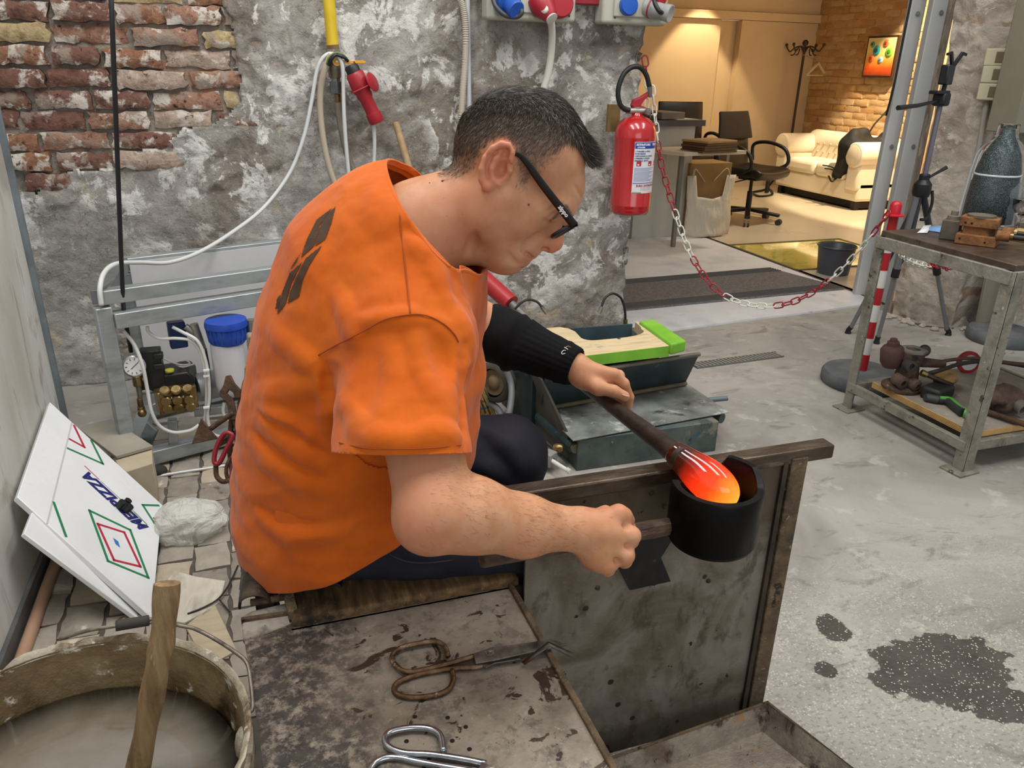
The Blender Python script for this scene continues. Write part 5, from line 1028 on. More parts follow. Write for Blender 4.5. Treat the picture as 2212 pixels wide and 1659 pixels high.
g = G(); g.cyl(PY(1170, 662, yb_-.02), PY(1181, 676, yb_-.02), .0085, n=12); obj('spout_tip', g, M_nick, ct)
# wheel
wc = PY(1072, 824, 2.60); wa = nrm(V(-.80, -.55, .05))
g = G(); g.lathe([(.052, -.030), (.076, -.026), (.082, -.010), (.082, .012), (.074, .026), (.056, .028)], wc, wa, 32, caps=False); wq = obj('wheel', g, pm('old_rubber', ['#35322d', '#4a463f'], 14, rough=.85), ct, smooth=60)
g = G(); g.lathe([(.054, 0), (.050, .020), (.030, .014), (.022, .026), (.010, .030), (.0001, .030)], wc, wa, 24); obj('hub', g, pm('hub_rust', ['#5a4a34', '#75624a'], 16, rough=.7), wq, smooth=60)
g = G(); g.cyl(wc, wc-wa*.20, .012); obj('axle', g, M_rust, ct)
M_hose = plain('#6e7173', .55)
cable('hose', 'grey hose looping beside the cart wheel', [PY(1090, 792, 2.52), PY(1104, 830, 2.50), PY(1104, 868, 2.45), PY(1096, 905, 2.42), PZ(1085, 930, .02), PZ(1080, 950, .016)], .0125, M_hose, cat='hose')
cable('hose', 'grey hose curling over the floor in front of the straw broom', [PZ(1030, 868, .10), PZ(1060, 872, .10), PZ(1080, 890, .09), PZ(1087, 915, .06), PZ(1088, 945, .02)], .0125, M_hose, cat='hose')
cable('hose', 'dusty hose running along the floor to the pneumatic cylinder', [PZ(1095, 935, .015), PZ(1130, 938, .015), PZ(1165, 944, .015), PZ(1190, 955, .018), PZ(1200, 965, .02)], .0135, pm('dusty_hose', ['#8d8677', '#a09a8b'], 10, rough=.7), cat='hose')
# pneumatic cylinder with white rod
pc_ = thing('pneumatic_cylinder', 'grey pneumatic cylinder with a white rod on the floor by the knee', 'cylinder', PZ(1190, 990, 0))
p0, p1, p2 = PZ(1140, 955, .05), PZ(1188, 992, .05), PZ(1232, 1020, .05); d_ = nrm(p1-p0)
g = G(); g.cyl(p0, p1, .020, n=16); obj('barrel', g, pm('cast_grey', ['#82827e', '#95958f'], 12, rough=.5, metal=.3), pc_)
g = G(); g.box(p0+d_*.03, (.05, .05, .05), rotz(.6)); obj('end_block', g, plain('#8a8a86', .5), pc_, bevel=.004)
g = G(); g.box(p1-d_*.01, (.045, .045, .05), rotz(.6)); obj('end_block', g, plain('#8a8a86', .5), pc_, bevel=.004)
g = G(); g.cyl(p1, p1+d_*.012, .012, n=12); obj('seal', g, M_blk, pc_); g = G(); g.cyl(p1+d_*.01, p2, .0075, n=12); obj('rod', g, plain('#dcdad5', .4), pc_); g = G(); g.cyl(p2-d_*.02, p2, .009, n=10); obj('rod_end', g, plain('#c9c7c2', .4), pc_)
g = G(); g.lathe([(.016, -.012), (.017, 0), (.014, .016), (.009, .022)], PZ(1205, 968, .075), nrm(V(.6, -.6, .2)), 10); obj('brass_coupling', g, M_brass, pc_)
# red handled tool leaning behind
rt = thing('red_pole', 'tool with a thick red tubular handle leaning behind the arm', 'pole', PZ(1190, 790, .30))
a_, b_, c_ = PY(1018, 578, 3.0), PY(1104, 656, 2.80), PY(1215, 765, 2.60)
g = G(); g.tube([a_, a_+(b_-a_)*.04, b_], [.026, .036, .036], 18); obj('red_handle', g, plain('#a8242a', .4), rt, smooth=40)
g = G(); g.cyl(b_, c_, .018, n=14); obj('shaft', g, plain('#6d6c68', .5, .4), rt)
c2_ = V(c_[0], c_[1], 0)+(c_-b_)*.2*V(1, 1, 0); g = G(); g.cyl(c_, c2_+V(0, 0, .03), .016, n=12); obj('lower_shaft', g, plain('#5d5c58', .5, .4), rt)
# timber against the wall
g = G(); a_, b_ = PZ(1140, 704, .03), PZ(1336, 690, .03); yy = WY-.10; g.box(((a_[0]+b_[0])/2-.05, yy, .028), (b_[0]-a_[0]+.1, .10, .056)); tb = thing('timber_beam', 'paint-crusted timber beam lying at the foot of the wall', 'beam', (a_[0], yy, 0)); obj('beam', g, pm('old_beam', ['#6b543a', '#8a7050', '#4c3c2a'], 8, rough=.8, stretch=(.5, 6, 6)), tb, bevel=.003)
g = G(); g.box(((a_[0]+b_[0])/2-.05, yy-.0525, .026), (b_[0]-a_[0]+.1, .005, .046)); obj('paint_crust', g, pm('paint_crust', ['#a9a8a4', '#c4c3bf'], 20, rough=.8, bump=.8, layers=[('#2b2622', 22, .52, .58)]), tb, smooth=0)
# floor drain
dr = thing('floor_drain', 'narrow slotted metal drain grate in the concrete floor', 'drain', PZ(1590, 774, 0))
d0, d1 = PZ(1498, 791, .002), PZ(1684, 766, .002); de = nrm(d1-d0); dn_ = V(-de[1], de[0], 0); Ld = np.linalg.norm(d1-d0)
g = G(); g.box((d0+d1)/2+V(0, 0, .0005), (Ld, .062, .003), rotz(math.atan2(de[1], de[0]))); obj('channel', g, plain('#3a3835', .8), dr)
for s_ in (-1, 1): g = G(); g.bar(d0+dn_*.031*s_+V(0, 0, .003), d1+dn_*.031*s_+V(0, 0, .003), .006, .006); obj('frame', g, plain('#7d7a74', .5, .3), dr)
n = int(Ld/.022)
for i in range(n): p = d0+de*(i+.5)*Ld/n+V(0, 0, .003); g = G(); g.bar(p-dn_*.03+de*.006, p+dn_*.03-de*.006, .008, .005); obj('slat', g, plain('#9c9890', .5, .1), dr, smooth=0)
# ================================================================== right side: steel table, barriers, tripod, frame posts
def zat(X, Y, py):
    lo_, hi_ = -.2, 2.5
    for _ in range(40):
        m = (lo_+hi_)/2; P = V(X, Y, m)-ORG; y = PCY-FPX*(P@UP)/(P@FW)
        if y > py: lo_ = m
        else: hi_ = m
    return m
fA, fB = PZ(1822, 884, 0), PZ(2075, 1016, 0); TX = (fA[0]+fB[0])/2; TYf, TYn = fA[1], fB[1]
TZ = .5*(zat(TX, TYf, 505)+zat(TX, TYn, 592)); SZ = .5*(zat(TX, TYf, 826)+zat(TX, TYn, 952))
M_tleg = pm('chipped_grey_paint', ['#7d7a6e', '#918d80', '#6b685d'], 10, rough=.55, metal=.2, bump=.4, bscale=90, layers=[('#4a3d30', 24, .60, .66), ('#b5b0a0', 30, .64, .70)])
tb = thing('steel_table', 'tall grey steel table with a plywood shelf at the right edge', 'table', (TX+.35, (TYf+TYn)/2, 0)); XR = TX+.78
for x, y in ((TX, TYf), (TX, TYn), (XR, TYf), (XR, TYn)):
    g = G(); sx = 1 if x == TX else -1; sy = 1 if y == TYn else -1
    g.box((x, y+.0*sy, TZ/2), (.008, .045, TZ)); g.box((x+.021*sx, y-.0225*sy+.004*sy, TZ/2), (.045, .008, TZ)); obj('leg', g, M_tleg, tb, bevel=.0015)
    g = G(); g.box((x+.01*sx, y, .004), (.10, .085, .008), rotz(.1)); obj('foot_plate', g, M_tleg, tb, bevel=.002)
for z, h in ((TZ-.022, .044), (SZ-.02, .036)):
    for a, b in (((TX, TYn), (TX, TYf)), ((XR, TYn), (XR, TYf)), ((TX, TYn), (XR, TYn)), ((TX, TYf), (XR, TYf))):
        g = G(); g.bar((*a, z), (*b, z), .010 if a[0] == b[0] else .010, h) if False else g.box(((a[0]+b[0])/2, (a[1]+b[1])/2, z), (max(abs(b[0]-a[0]), .012)+.01, max(abs(b[1]-a[1]), .012)+.02, h)); obj('rail', g, M_tleg, tb, bevel=.002)
g = G(); g.box(((TX+XR)/2+.006, (TYf+TYn)/2, TZ+.008), (XR-TX, TYf-TYn+.02, .026)); obj('tabletop', g, pm('greasy_top', ['#3d3129', '#52443a', '#665a50'], 8, rough=.38, metal=.4, layers=[('#8d8a84', 6, .60, .72), ('#2a2320', 14, .6, .7)]), tb, bevel=.003)
g = G(); g.box(((TX+XR)/2-.03, (TYf+TYn)/2-.03, SZ+.014), (XR-TX-.14, TYf-TYn-.08, .024)); pw_ = obj('plywood_shelf', g, pm('dusty_plywood', ['#7d7468', '#91887b', '#a49c8e'], 7, rough=.8, layers=[('#c2bdb2', 14, .62, .70)]), tb, bevel=.001)
M_ply = pm('plywood_edge', ['#b08a50', '#c9a468'], 20, rough=.6)
for k in range(5): g = G(); g.box((TX+.0385, (TYf+TYn)/2-.03, SZ+.004+k*.005), (.004, TYf-TYn-.08, .0034)); obj('ply_layer', g, M_ply, tb, smooth=0)
g = G(); g.box(((TX+XR)/2-.03, TYn+.007, SZ+.014), (XR-TX-.14, .004, .022)); obj('ply_layer', g, M_ply, tb, smooth=0)
TT = TZ+.0215; ST = SZ+.027
# ---- on top
M_mold = pm('rusty_casting', ['#5c3a22', '#7a4c2a', '#8f6238', '#4a3524'], 12, rough=.8, bump=.5, bscale=80, metal=.15, layers=[('#2f2823', 8, .56, .66), ('#9c8468', 18, .64, .72)])
mo = thing('iron_mould', 'rusty hinged iron mould on the steel table top', 'mould', PZ(2110, 528, TT)); s0 = .00125
q0 = PZ(2105, 530, TT); ux = nrm(V(.55, -.84, 0)); uy = V(-ux[1], ux[0], 0)
def mp(a, b, z): return q0+ux*a+uy*b+V(0, 0, z)
Rm = np.array([ux, uy, V(0, 0, 1)]).T
def mbox(a, b, z, sx, sy, sz, name, m=M_mold): g = G(); g.box(mp(a, b, z), (sx, sy, sz), Rm); return obj(name, g, m, mo, bevel=.003)
mbox(0, .035, .018, .13, .09, .036, 'base'); mbox(.0, .05, .048, .10, .07, .03, 'waist'); mbox(-.005, .045, .078, .12, .085, .034, 'upper_block')
g = G(); g.lathe([(.026, 0), (.046, 0), (.046, .008), (.026, .008)], mp(-.005, .045, .094), (0, 0, 1), 28); g.lathe([(.0001, .004), (.028, .004)], mp(-.005, .045, .094), n=20); obj('ring', g, pm('worn_ring', ['#5f5548', '#7d7365'], 16, rough=.5, metal=.4), mo, smooth=40)
mbox(-.095, .07, .035, .06, .06, .07, 'side_lug', pm('grey_casting', ['#4a423a', '#5f564b'], 14, rough=.8)); g = G(); g.lathe([(.022, 0), (.022, .014), (.013, .016), (.013, .032), (.0001, .033)], mp(-.095, .07, .070), n=14); obj('bolt', g, pm('grey_bolt', ['#5f564a', '#756c5f'], 14, rough=.7), mo)
for b in (-.005, .085): 
    g = G(); g.cyl(mp(.06, b, .045), mp(.10, b, .045), .018, n=14); obj('socket', g, M_mold, mo); g = G(); g.cyl(mp(.10, b, .045), mp(.34, b+.01, .040), .0095, n=12); obj('handle_bar', g, plain('#2a2725', .5, .4), mo); g = G(); g.cyl(mp(.085, b, .045), mp(.11, b, .045), .0125, n=10); obj('brass_sleeve', g, M_brass, mo)
for a, z in ((-.045, .075), (-.025, .075), (-.05, .02), (.03, .016)): g = G(); g.lathe([(.004, 0), (.0001, .0008)], mp(a, -.011 if z < .05 else .0015, z), -uy, 10); obj('hole', g, plain('#14100d', .9), mo)
# folded face mask
fm = thing('face_mask', 'folded white and blue face mask on the steel table', 'mask', PZ(2010, 500, TT))
a = [PZ(1981, 502, TT+.004), PZ(1996, 488, TT+.012), PZ(2010, 486, TT+.016), PZ(2004, 498, TT+.006)]
g = G(); g.grid([[PZ(1981, 503, TT+.003), PZ(2003, 503, TT+.003)], [PZ(1988, 497, TT+.008), PZ(2007, 496, TT+.007)], [PZ(1995, 488, TT+.012), PZ(2012, 486, TT+.014)]]); obj('white_part', g, plain('#d9dcdc', .7), fm, solid=.0015)
g = G(); g.grid([[PZ(2003, 498, TT+.004), PZ(2020, 500, TT+.003), PZ(2050, 506, TT+.003)], [PZ(2009, 489, TT+.014), PZ(2030, 488, TT+.018), PZ(2056, 486, TT+.020)]]); obj('blue_part', g, plain('#6f95c4', .7), fm, solid=.0015)
# bottles
def glass(name, col_, rough=.02, bump=0, ior=1.45, alpha=1): 
    t = NT(name); t.set(color=col_, rough=rough, trans=1.0, ior=ior, spec=.5, alpha=alpha)
    if bump: t.bump(t.noise(120, 4, .6, .5), bump, .006)
    return t.m
bc2 = PZ(2128, 500, TT); bc2 = PZ(2127, 486, TT); D1 = (bc2-ORG)@FW
x1 = PCX+FPX*((bc2-ORG)@RT)/D1
gb_ = thing('glass_bottle', 'tall thick-walled glass bottle with bubbly core on the steel table', 'bottle', bc2)
zt2 = zat(bc2[0], bc2[1], 268)-TT; r2 = 54*D1/FPX
po_ = [(.0001, 0), (r2*1.0, .0), (r2*1.04, .01), (r2*1.02, zt2*.25), (r2*.98, zt2*.50), (r2*.92, zt2*.68), (r2*.78, zt2*.78), (r2*.52, zt2*.84), (r2*.40, zt2*.88), (r2*.36, zt2*.96), (r2*.36, zt2), (r2*.30, zt2), (r2*.28, zt2*.96)]
g = G(); g.lathe(po_, bc2, n=40); obj('outer_glass', g, glass('clear_glass', '#e9f0f0', ior=1.12), gb_, smooth=180)
g = G(); g.lathe([(.0001, .012), (r2*.80, .014), (r2*.78, zt2*.30), (r2*.70, zt2*.55), (r2*.58, zt2*.70), (r2*.42, zt2*.79), (r2*.26, zt2*.88), (r2*.20, zt2*.95), (.0001, zt2*.955)], bc2, n=40)
t = NT('bubble_glass'); t.set(color=t.ramp(t.voro(300), [(.10, '#2b3436'), (.35, '#1b2224'), (.70, '#5d696b')]), rough=.15, spec=.6, metal=.2); t.bump(t.voro(300), .6, .003); obj('bubbly_core', g, t.m, gb_, smooth=180)
g = G(); g.lathe([(r2*.735, 0), (r2*.75, .004), (r2*.735, .008)], bc2+V(0, 0, zt2*.50), n=40); obj('bubble_ring', g, plain('#d9dede', .2), gb_, smooth=180)
pb_ = PZ(2158, 489, TT); D2 = (pb_-ORG)@FW; zt3 = zat(pb_[0], pb_[1], 379)-TT; r3 = 30*D2/FPX
pbt = thing('plastic_bottle', 'small clear plastic water bottle in front of the glass bottle', 'bottle', pb_)
g = G(); g.lathe([(.0001, 0), (r3*.95, .002), (r3, .01), (r3*.93, zt3*.22), (r3, zt3*.34), (r3*.96, zt3*.36), (r3, zt3*.40), (r3*.88, zt3*.52), (r3, zt3*.64), (r3*.94, zt3*.74), (r3*.62, zt3*.84), (r3*.38, zt3*.89)], pb_, n=36); t = NT('thin_pet'); t.set(color='#dfeef2', rough=.05, trans=.75, ior=1.08, spec=.8, alpha=.55); obj('bottle_body', g, t.m, pbt, smooth=60)
g = G(); g.lathe([(r3*.42, zt3*.885), (r3*.43, zt3*.955), (r3*.40, zt3*.96), (r3*.32, zt3*.965), (r3*.30, zt3), (.0001, zt3)], pb_, n=24); obj('cap', g, plain('#c9d2d8', .35), pbt)
cg = PZ(2196, 497, TT); D3 = (cg-ORG)@FW
wg = thing('glass_goblet', 'small clear goblet at the right edge of the steel table', 'goblet', cg)
g = G(); g.lathe([(.034, 0), (.030, .003), (.006, .008), (.005, .045), (.016, .058), (.036, .085), (.042, .12), (.040, .12), (.034, .086), (.013, .060)], cg, n=28); obj('goblet_body', g, glass('goblet_glass', '#f0ecec', ior=1.2), wg, smooth=180)
g = G(); g.box(PZ(2206, 520, TT)+V(0, 0, .02), (.06, .06, .04), rotz(.3)); tag(obj('wood_cube', g, pm('amber_wood', ['#a8864a', '#bd9a5c'], 9, rough=.6), bevel=.003), 'small amber wood block at the right edge of the steel table', 'wood block')
# ---- on the shelf
M_eng = pm('rusty_engine', ['#3d2f26', '#554236', '#6d5a48'], 14, rough=.85, bump=.6, bscale=70, layers=[('#8f7a5c', 10, .60, .68), ('#2a2220', 9, .58, .68), ('#7a4f30', 16, .64, .70)])
en = thing('rusty_valve_block', 'rusty cast-iron valve block standing on the plywood shelf', 'casting', PZ(1955, 850, ST)); e0 = PZ(1952, 846, ST)+V(.015, .03, 0); u1 = nrm(RT*V(1, 1, 0)); u2 = V(-u1[1], u1[0], 0); RR = np.array([u1, u2, V(0, 0, 1)]).T
ep = lambda a, b, z: e0+u1*a+u2*b+V(0, 0, z)
g = G(); g.lathe([(.060, 0), (.074, .004), (.076, .014), (.060, .024), (.0001, .026)], ep(0, 0, 0), n=28); obj('flange', g, M_eng, en, smooth=50)
g = G(); g.lathe([(.040, .02), (.045, .05), (.040, .10), (.048, .13), (.052, .16), (.046, .165)], ep(.01, 0, 0), n=8); obj('body', g, M_eng, en, bevel=.003)
g = G(); g.lathe([(.052, 0), (.052, .008), (.030, .010), (.028, .002), (.0001, .002)], ep(.015, 0, .160), n=8); obj('top_flange', g, pm('worn_flange', ['#6d6a64', '#84817a'], 20, rough=.5, metal=.3), en)
g = G(); g.lathe([(.030, 0), (.042, .02), (.045, .07), (.036, .085), (.024, .09), (.022, .105), (.014, .107), (.013, .118), (.0001, .119)], ep(-.055, .01, .09), nrm(V(-.12, 0, 1)), 18); obj('bonnet', g, pm('maroon_iron', ['#3f2824', '#553630'], 14, rough=.8, bump=.4), en, smooth=40)
g = G(); g.lathe([(.018, 0), (.024, .006), (.024, .05), (.012, .055), (.011, .04), (.0001, .04)], ep(-.045, -.02, .055), nrm(V(-.1, -.95, -.1)), 16); obj('port', g, M_eng, en, smooth=40)
g = G(); g.lathe([(.018, 0), (.024, .006), (.024, .055), (.010, .060), (.009, .045), (.0001, .045)], ep(.0, -.02, .045), nrm(V(.1, -.95, -.1)), 16); obj('port', g, M_eng, en, smooth=40)
g = G(); g.lathe([(.018, 0), (.022, .006), (.022, .04), (.012, .042), (.011, .03), (.0001, .03)], ep(-.02, -.03, .115), nrm(V(-.2, -.95, .1)), 16); obj('port', g, plain('#3a3430', .7), en, smooth=40)
g = G(); g.sph(ep(.07, .02, .155), (.024, .022, .024)); obj('boss', g, M_eng, en); g = G(); g.cyl(ep(.05, .01, .11), ep(.16, .02, .10), .020, .016, n=14); obj('arm', g, M_eng, en)
g = G(); g.cyl(ep(.045, -.045, .085), ep(.16, -.07, .045), .009, n=10); obj('rod', g, M_rust, en); g = G(); g.cyl(ep(.04, -.045, .088), ep(.06, -.05, .080), .013, n=8); obj('nut', g, M_brass, en)
g = G(); g.sph(PZ(2042, 816, ST+.05), (.07, .045, .03), rotz(.4), 10, 6); tag(obj('yellow_stone', g, pm('ochre_lump', ['#8a6a3a', '#a5854e', '#6b5030'], 12, rough=.85, bump=.6), smooth=25), 'ochre coated lump behind the green hose gun', 'lump')
g = G(); g.box(PZ(2025, 845, ST+.025), (.12, .08, .05), rotz(.3)); tag(obj('black_case', g, plain('#1a1b1b', .6), bevel=.012), 'black plastic case behind the green hose gun', 'case')
hg = thing('hose_gun', 'green and black hose spray gun on the plywood shelf', 'spray gun', PZ(2040, 870, ST)); hz = ST+.016
g = G(); g.tube([PZ(1998, 859, hz), PZ(2004, 859, hz), PZ(2028, 864, hz)], [.014, .0165, .016], 14); obj('coupling', g, plain('#3a3d3d', .6), hg)
g = G(); g.tube(spline([PZ(2026, 863, hz), PZ(2046, 866, hz), PZ(2062, 878, hz), PZ(2080, 892, hz)], 6), [.0155]*18+[.0175], 14); obj('grip', g, plain('#2b2e2d', .6), hg, smooth=60)
g = G(); g.tube(spline([PZ(2030, 860, hz+.008), PZ(2052, 862, hz+.010), PZ(2066, 873, hz+.010), PZ(2082, 888, hz+.006)], 6), [.0085]*18+[.011], 10); obj('green_top', g, plain('#4f9e3a', .45), hg, smooth=60)
g = G(); g.lathe([(.018, 0), (.018, .008), (.012, .010), (.0001, .008)], PZ(2083, 892, hz), nrm(V(.5, -.85, 0)), 18); obj('green_collar', g, plain('#4f9e3a', .45), hg)
bd_ = V(TX+.25, TYf-.12, ST+.005)
rw = thing('caster_wheel', 'red rimmed white caster wheel on the shelf', 'wheel', PZ(2090, 790, ST)); rc_ = PZ(2092, 782, ST+.045)
g = G(); g.lathe([(.034, -.012), (.046, -.010), (.048, 0), (.046, .010), (.034, .012)], rc_, nrm(V(-.35, -.92, .05)), 28, caps=False); obj('red_tyre', g, plain('#b0222e', .4), rw, smooth=60)
g = G(); g.lathe([(.034, -.008), (.034, .010), (.010, .012), (.0001, .012)], rc_, nrm(V(-.35, -.92, .05)), 24); hb = obj('white_disc', g, plain('#dedede', .4), rw); g = G(); g.lathe([(.006, 0), (.0001, .004)], rc_+nrm(V(-.35, -.92, .05))*.012, nrm(V(-.35, -.92, .05)), 10); obj('axle', g, plain('#8a7a40', .4), rw)
cable('hose', 'dark rubber hose arching over the plywood shelf', [PZ(1995, 810, ST+.07), PZ(2030, 800, ST+.10), PZ(2080, 785, ST+.11), PZ(2140, 780, ST+.10), PZ(2212, 790, ST+.08), PZ(2260, 800, ST+.07)], .0085, plain('#2a231e', .6), cat='hose')
cable('hose', 'brown corrugated hose lying under the dark hose on the shelf', [PZ(2000, 790, ST+.09), PZ(2050, 778, ST+.11), PZ(2110, 774, ST+.115), PZ(2180, 784, ST+.10), PZ(2260, 790, ST+.09)], .0075, plain('#5a4230', .6), cat='hose')
crumple('motor_casting', PZ(2165, 860, ST+.05), (.085, .065, .055), 5.5, M_eng, 'grey-brown motor casting at the right end of the shelf', 'casting', .7, 30, 18)
g = G(); g.lathe([(.020, 0), (.024, .01), (.024, .05), (.018, .052), (.016, .02), (.0001, .02)], PZ(2190, 868, ST+.05), nrm(V(-.1, -.95, -.2)), 18); tag(obj('pipe_socket', g, pm('dull_socket', ['#6d655c', '#857d73'], 14, rough=.6, metal=.3), smooth=40), 'round open pipe socket beside the motor casting', 'socket')
for i, (x0_, y0_, x1_, y1_) in enumerate(((2110, 882, 2230, 922), (2150, 868, 2240, 895))): g = G(); g.cyl(PZ(x0_, y0_, ST+.014), PZ(x1_, y1_, ST+.014), .011, n=12); tag(obj('iron_bar', g, M_iron), ('longer', 'shorter')[i]+' rusty iron bar sticking out at the right end of the shelf', 'bar')
g = G(); g.bar(PZ(2135, 780, ST+.06), PZ(2165, 762, ST+.12), .03, .010); tag(obj('steel_strap', g, plain('#aab4be', .15, .9), bevel=.001), 'shiny bent steel strap behind the table leg', 'strap')

# ------------------------------------------------------------------ barrier posts
def barrier(base, top, label, capz=True, striped=((0, 1),)):
    b_ = thing('barrier_post', label, 'barrier', (base[0], base[1], 0), 'red and white barrier posts')
    g = G(); g.lathe([(.0001, .0), (.165, .0), (.172, .012), (.172, .045), (.162, .060), (.05, .066), (.0001, .066)], (base[0], base[1], 0), n=40); obj('rubber_base', g, pm('grey_rubber', ['#3f4346', '#55595c', '#6b6d6c'], 6, rough=.75, layers=[('#8a877f', 9, .62, .74)]), b_, smooth=40)
    h = .066; n = 9; seg = (top-h)/n
    for k in range(n): g = G(); g.cyl((base[0], base[1], h+seg*k), (base[0], base[1], h+seg*(k+1)), .0195, n=18); obj('stripe', g, plain('#b01c26', .4) if k % 2 == 0 else plain('#dad8d3', .4), b_)
    if capz:
        g = G(); g.lathe([(.0215, 0), (.042, .002), (.042, .006), (.024, .010), (.0235, .045), (.019, .056), (.010, .062), (.0001, .063)], (base[0], base[1], top), n=24); obj('red_cap', g, plain('#c01f2b', .35), b_, smooth=40)
    return b_
barrier(B1, b1top-.03, 'barrier post with red cap beside the steel table far leg')
B2 = PZ(2120, 712, 0); B2 = V(3.76, 2.88, 0); z2 = zat(B2[0], B2[1], 378)
barrier(B2, 1.0, 'barrier post seen between the legs of the steel table, farther back')
chain_thing('short plastic chain slung between the two barrier posts', [V(B1[0]+.03, B1[1]+.02, zat(B1[0]+.03, B1[1]+.02, 520))]+[PY(x, y, Y) for x, y, Y in ((1945, 551, B1[1]+.10), (1985, 571, B1[1]+.20), (2030, 573, B1[1]+.30), (2075, 560, B1[1]+.40))]+[V(B2[0]-.03, B2[1], .93)], lambda px, f: .35 < f < .62, (B1[0], B1[1], .5))
# ------------------------------------------------------------------ tripod
tp_ = thing('camera_tripod', 'silver and black camera tripod standing by the pier', 'tripod', (3.33, 2.98, 0))
ft = [PZ(1893, 742, 0), PZ(2067, 722, 0)]; ap = PY(1993, 402, 2.96); hub = ap
th3 = V(hub[0]-.05, hub[1]+.24, 0); ft[1] = V(min(ft[1][0], 3.55), ft[1][1], 0)
M_til = plain('#8a8d92', .35, .6); M_tid = plain('#4a4d52', .4, .5)
for i, f in enumerate(ft+[th3]):
    hubp = hub+V(.02*(i-1), 0, -.01); md = hubp+(f-hubp)*.52
    g = G(); g.cyl(hubp, md, .016, n=12); obj('upper_leg', g, M_tid if i else M_til, tp_); g = G(); g.cyl(md-(f-hubp)*.04, hubp+(f-hubp)*.96, .011, n=12); obj('lower_leg', g, M_til, tp_)
    g = G(); g.cyl(md-(f-hubp)*.025, md+(f-hubp)*.03, .020, n=12); obj('leg_clamp', g, M_blk, tp_); g = G(); g.tube([hubp+(f-hubp)*.95, f+V(0, 0, .02), f+V(0, 0, .001)], [.014, .013, .017], 12); obj('rubber_foot', g, M_blk, tp_)
g = G(); g.lathe([(.035, -.05), (.042, -.03), (.040, .01), (.024, .03), (.024, .055), (.016, .058)], hub, n=20); obj('shoulder', g, M_blk, tp_, bevel=.003)
tcol = PY(2017, 225, 2.96); top_ = V(hub[0], hub[1], zat(hub[0], hub[1], 222)); g = G(); g.cyl(hub, top_, .012, n=14); obj('centre_column', g, plain('#7a7780', .4, .5), tp_)
low = V(hub[0], hub[1], hub[2]-.33); g = G(); g.cyl(hub, low, .010, n=10); obj('centre_column', g, M_tid, tp_)
for f in ft: hubp = hub; m_p = hubp+(f-hubp)*.5; g = G(); g.bar(low, m_p, .010, .005); obj('brace', g, M_tid, tp_)
g = G(); g.tube([hub+V(.01, -.02, .045), hub+V(.06, -.03, .075), hub+V(.085, -.035, .09)], [.006, .008, .010], 8); obj('lock_lever', g, M_blk, tp_)
g = G(); g.tube(spline([hub+V(.045, -.02, -.02), hub+V(.05, -.03, -.08), hub+V(.035, -.03, -.15), hub+V(.0, -.03, -.155)], 5), .007, 8); obj('crank', g, M_blk, tp_)
g = G(); g.box(top_+V(0, 0, .015), (.07, .06, .06), rotz(.4)); obj('pan_head', g, M_blk, tp_, bevel=.012); g = G(); g.box(top_+V(-.03, -.01, .045), (.09, .05, .016), rotz(.2)); obj('head_plate', g, M_blk, tp_, bevel=.004)
g = G(); hd_ = PY(1940, 233, 2.86); g.tube([top_+V(-.02, -.01, .01), top_+(hd_-top_)*.55, hd_], [.006, .009, .011], 10); obj('pan_handle', g, M_blk, tp_)
g = G(); g.cyl(top_+V(.0, 0, .04), top_+V(.005, 0, .10), .010, n=10); obj('stem', g, M_blk, tp_); g = G(); g.box(top_+V(-.01, -.01, .12), (.06, .04, .085), rotz(.3)); obj('phone_clamp', g, plain('#1b1d20', .3), tp_, bevel=.006)
for s_ in (-1, 1): g = G(); g.bar(top_+V(.012, -.01, .15), top_+V(.012+.035*s_, -.02, .215), .012, .016); obj('clamp_arm', g, M_blk, tp_, bevel=.002); g = G(); g.bar(top_+V(.012+.030*s_, -.02, .212), top_+V(.012+.055*s_, -.02, .205), .012, .010); obj('clamp_hook', g, M_blk, tp_)
# ------------------------------------------------------------------ frame posts of the glass partition
M_post = pm('grey_powder_coat', ['#b2b6b7', '#bdc1c1'], 3, rough=.45, rvar=.03)
dp_ = thing('door_frame', 'two tall grey metal posts of the office door frame', 'door frame', (3.66, 3.72, 0))
pA_, pB_ = PZ(1857, 638, 0), PZ(1897, 653, 0)
g = G(); g.box((pA_[0], pA_[1], 1.1), (.085, .055, 2.2), rotz(-.33)); obj('post', g, M_post, dp_, bevel=.010, bseg=3)
g = G(); g.box((pB_[0], pB_[1], 1.1), (.10, .06, 2.2), rotz(-.33)); obj('post', g, M_post, dp_, bevel=.004)
for p, zz in ((pA_, zat(pA_[0], pA_[1], 30)), (pA_, zat(pA_[0], pA_[1], 315)), (pB_, zat(pB_[0], pB_[1], 28)), (pB_, zat(pB_[0], pB_[1], 315))): g = G(); g.lathe([(.012, 0), (.011, .003), (.004, .004), (.0001, .002)], V(p[0]-.012, p[1]-.034, zz), (-.3, -.95, 0), 14); obj('screw', g, plain('#85898a', .4, .3), dp_)
cable('cable', 'black cable strung down along the grey door post', [PY(1972, -20, 3.76), PY(1950, 90, 3.77), PY(1930, 190, 3.78), PY(1914, 250, 3.80)], .006, M_blk)
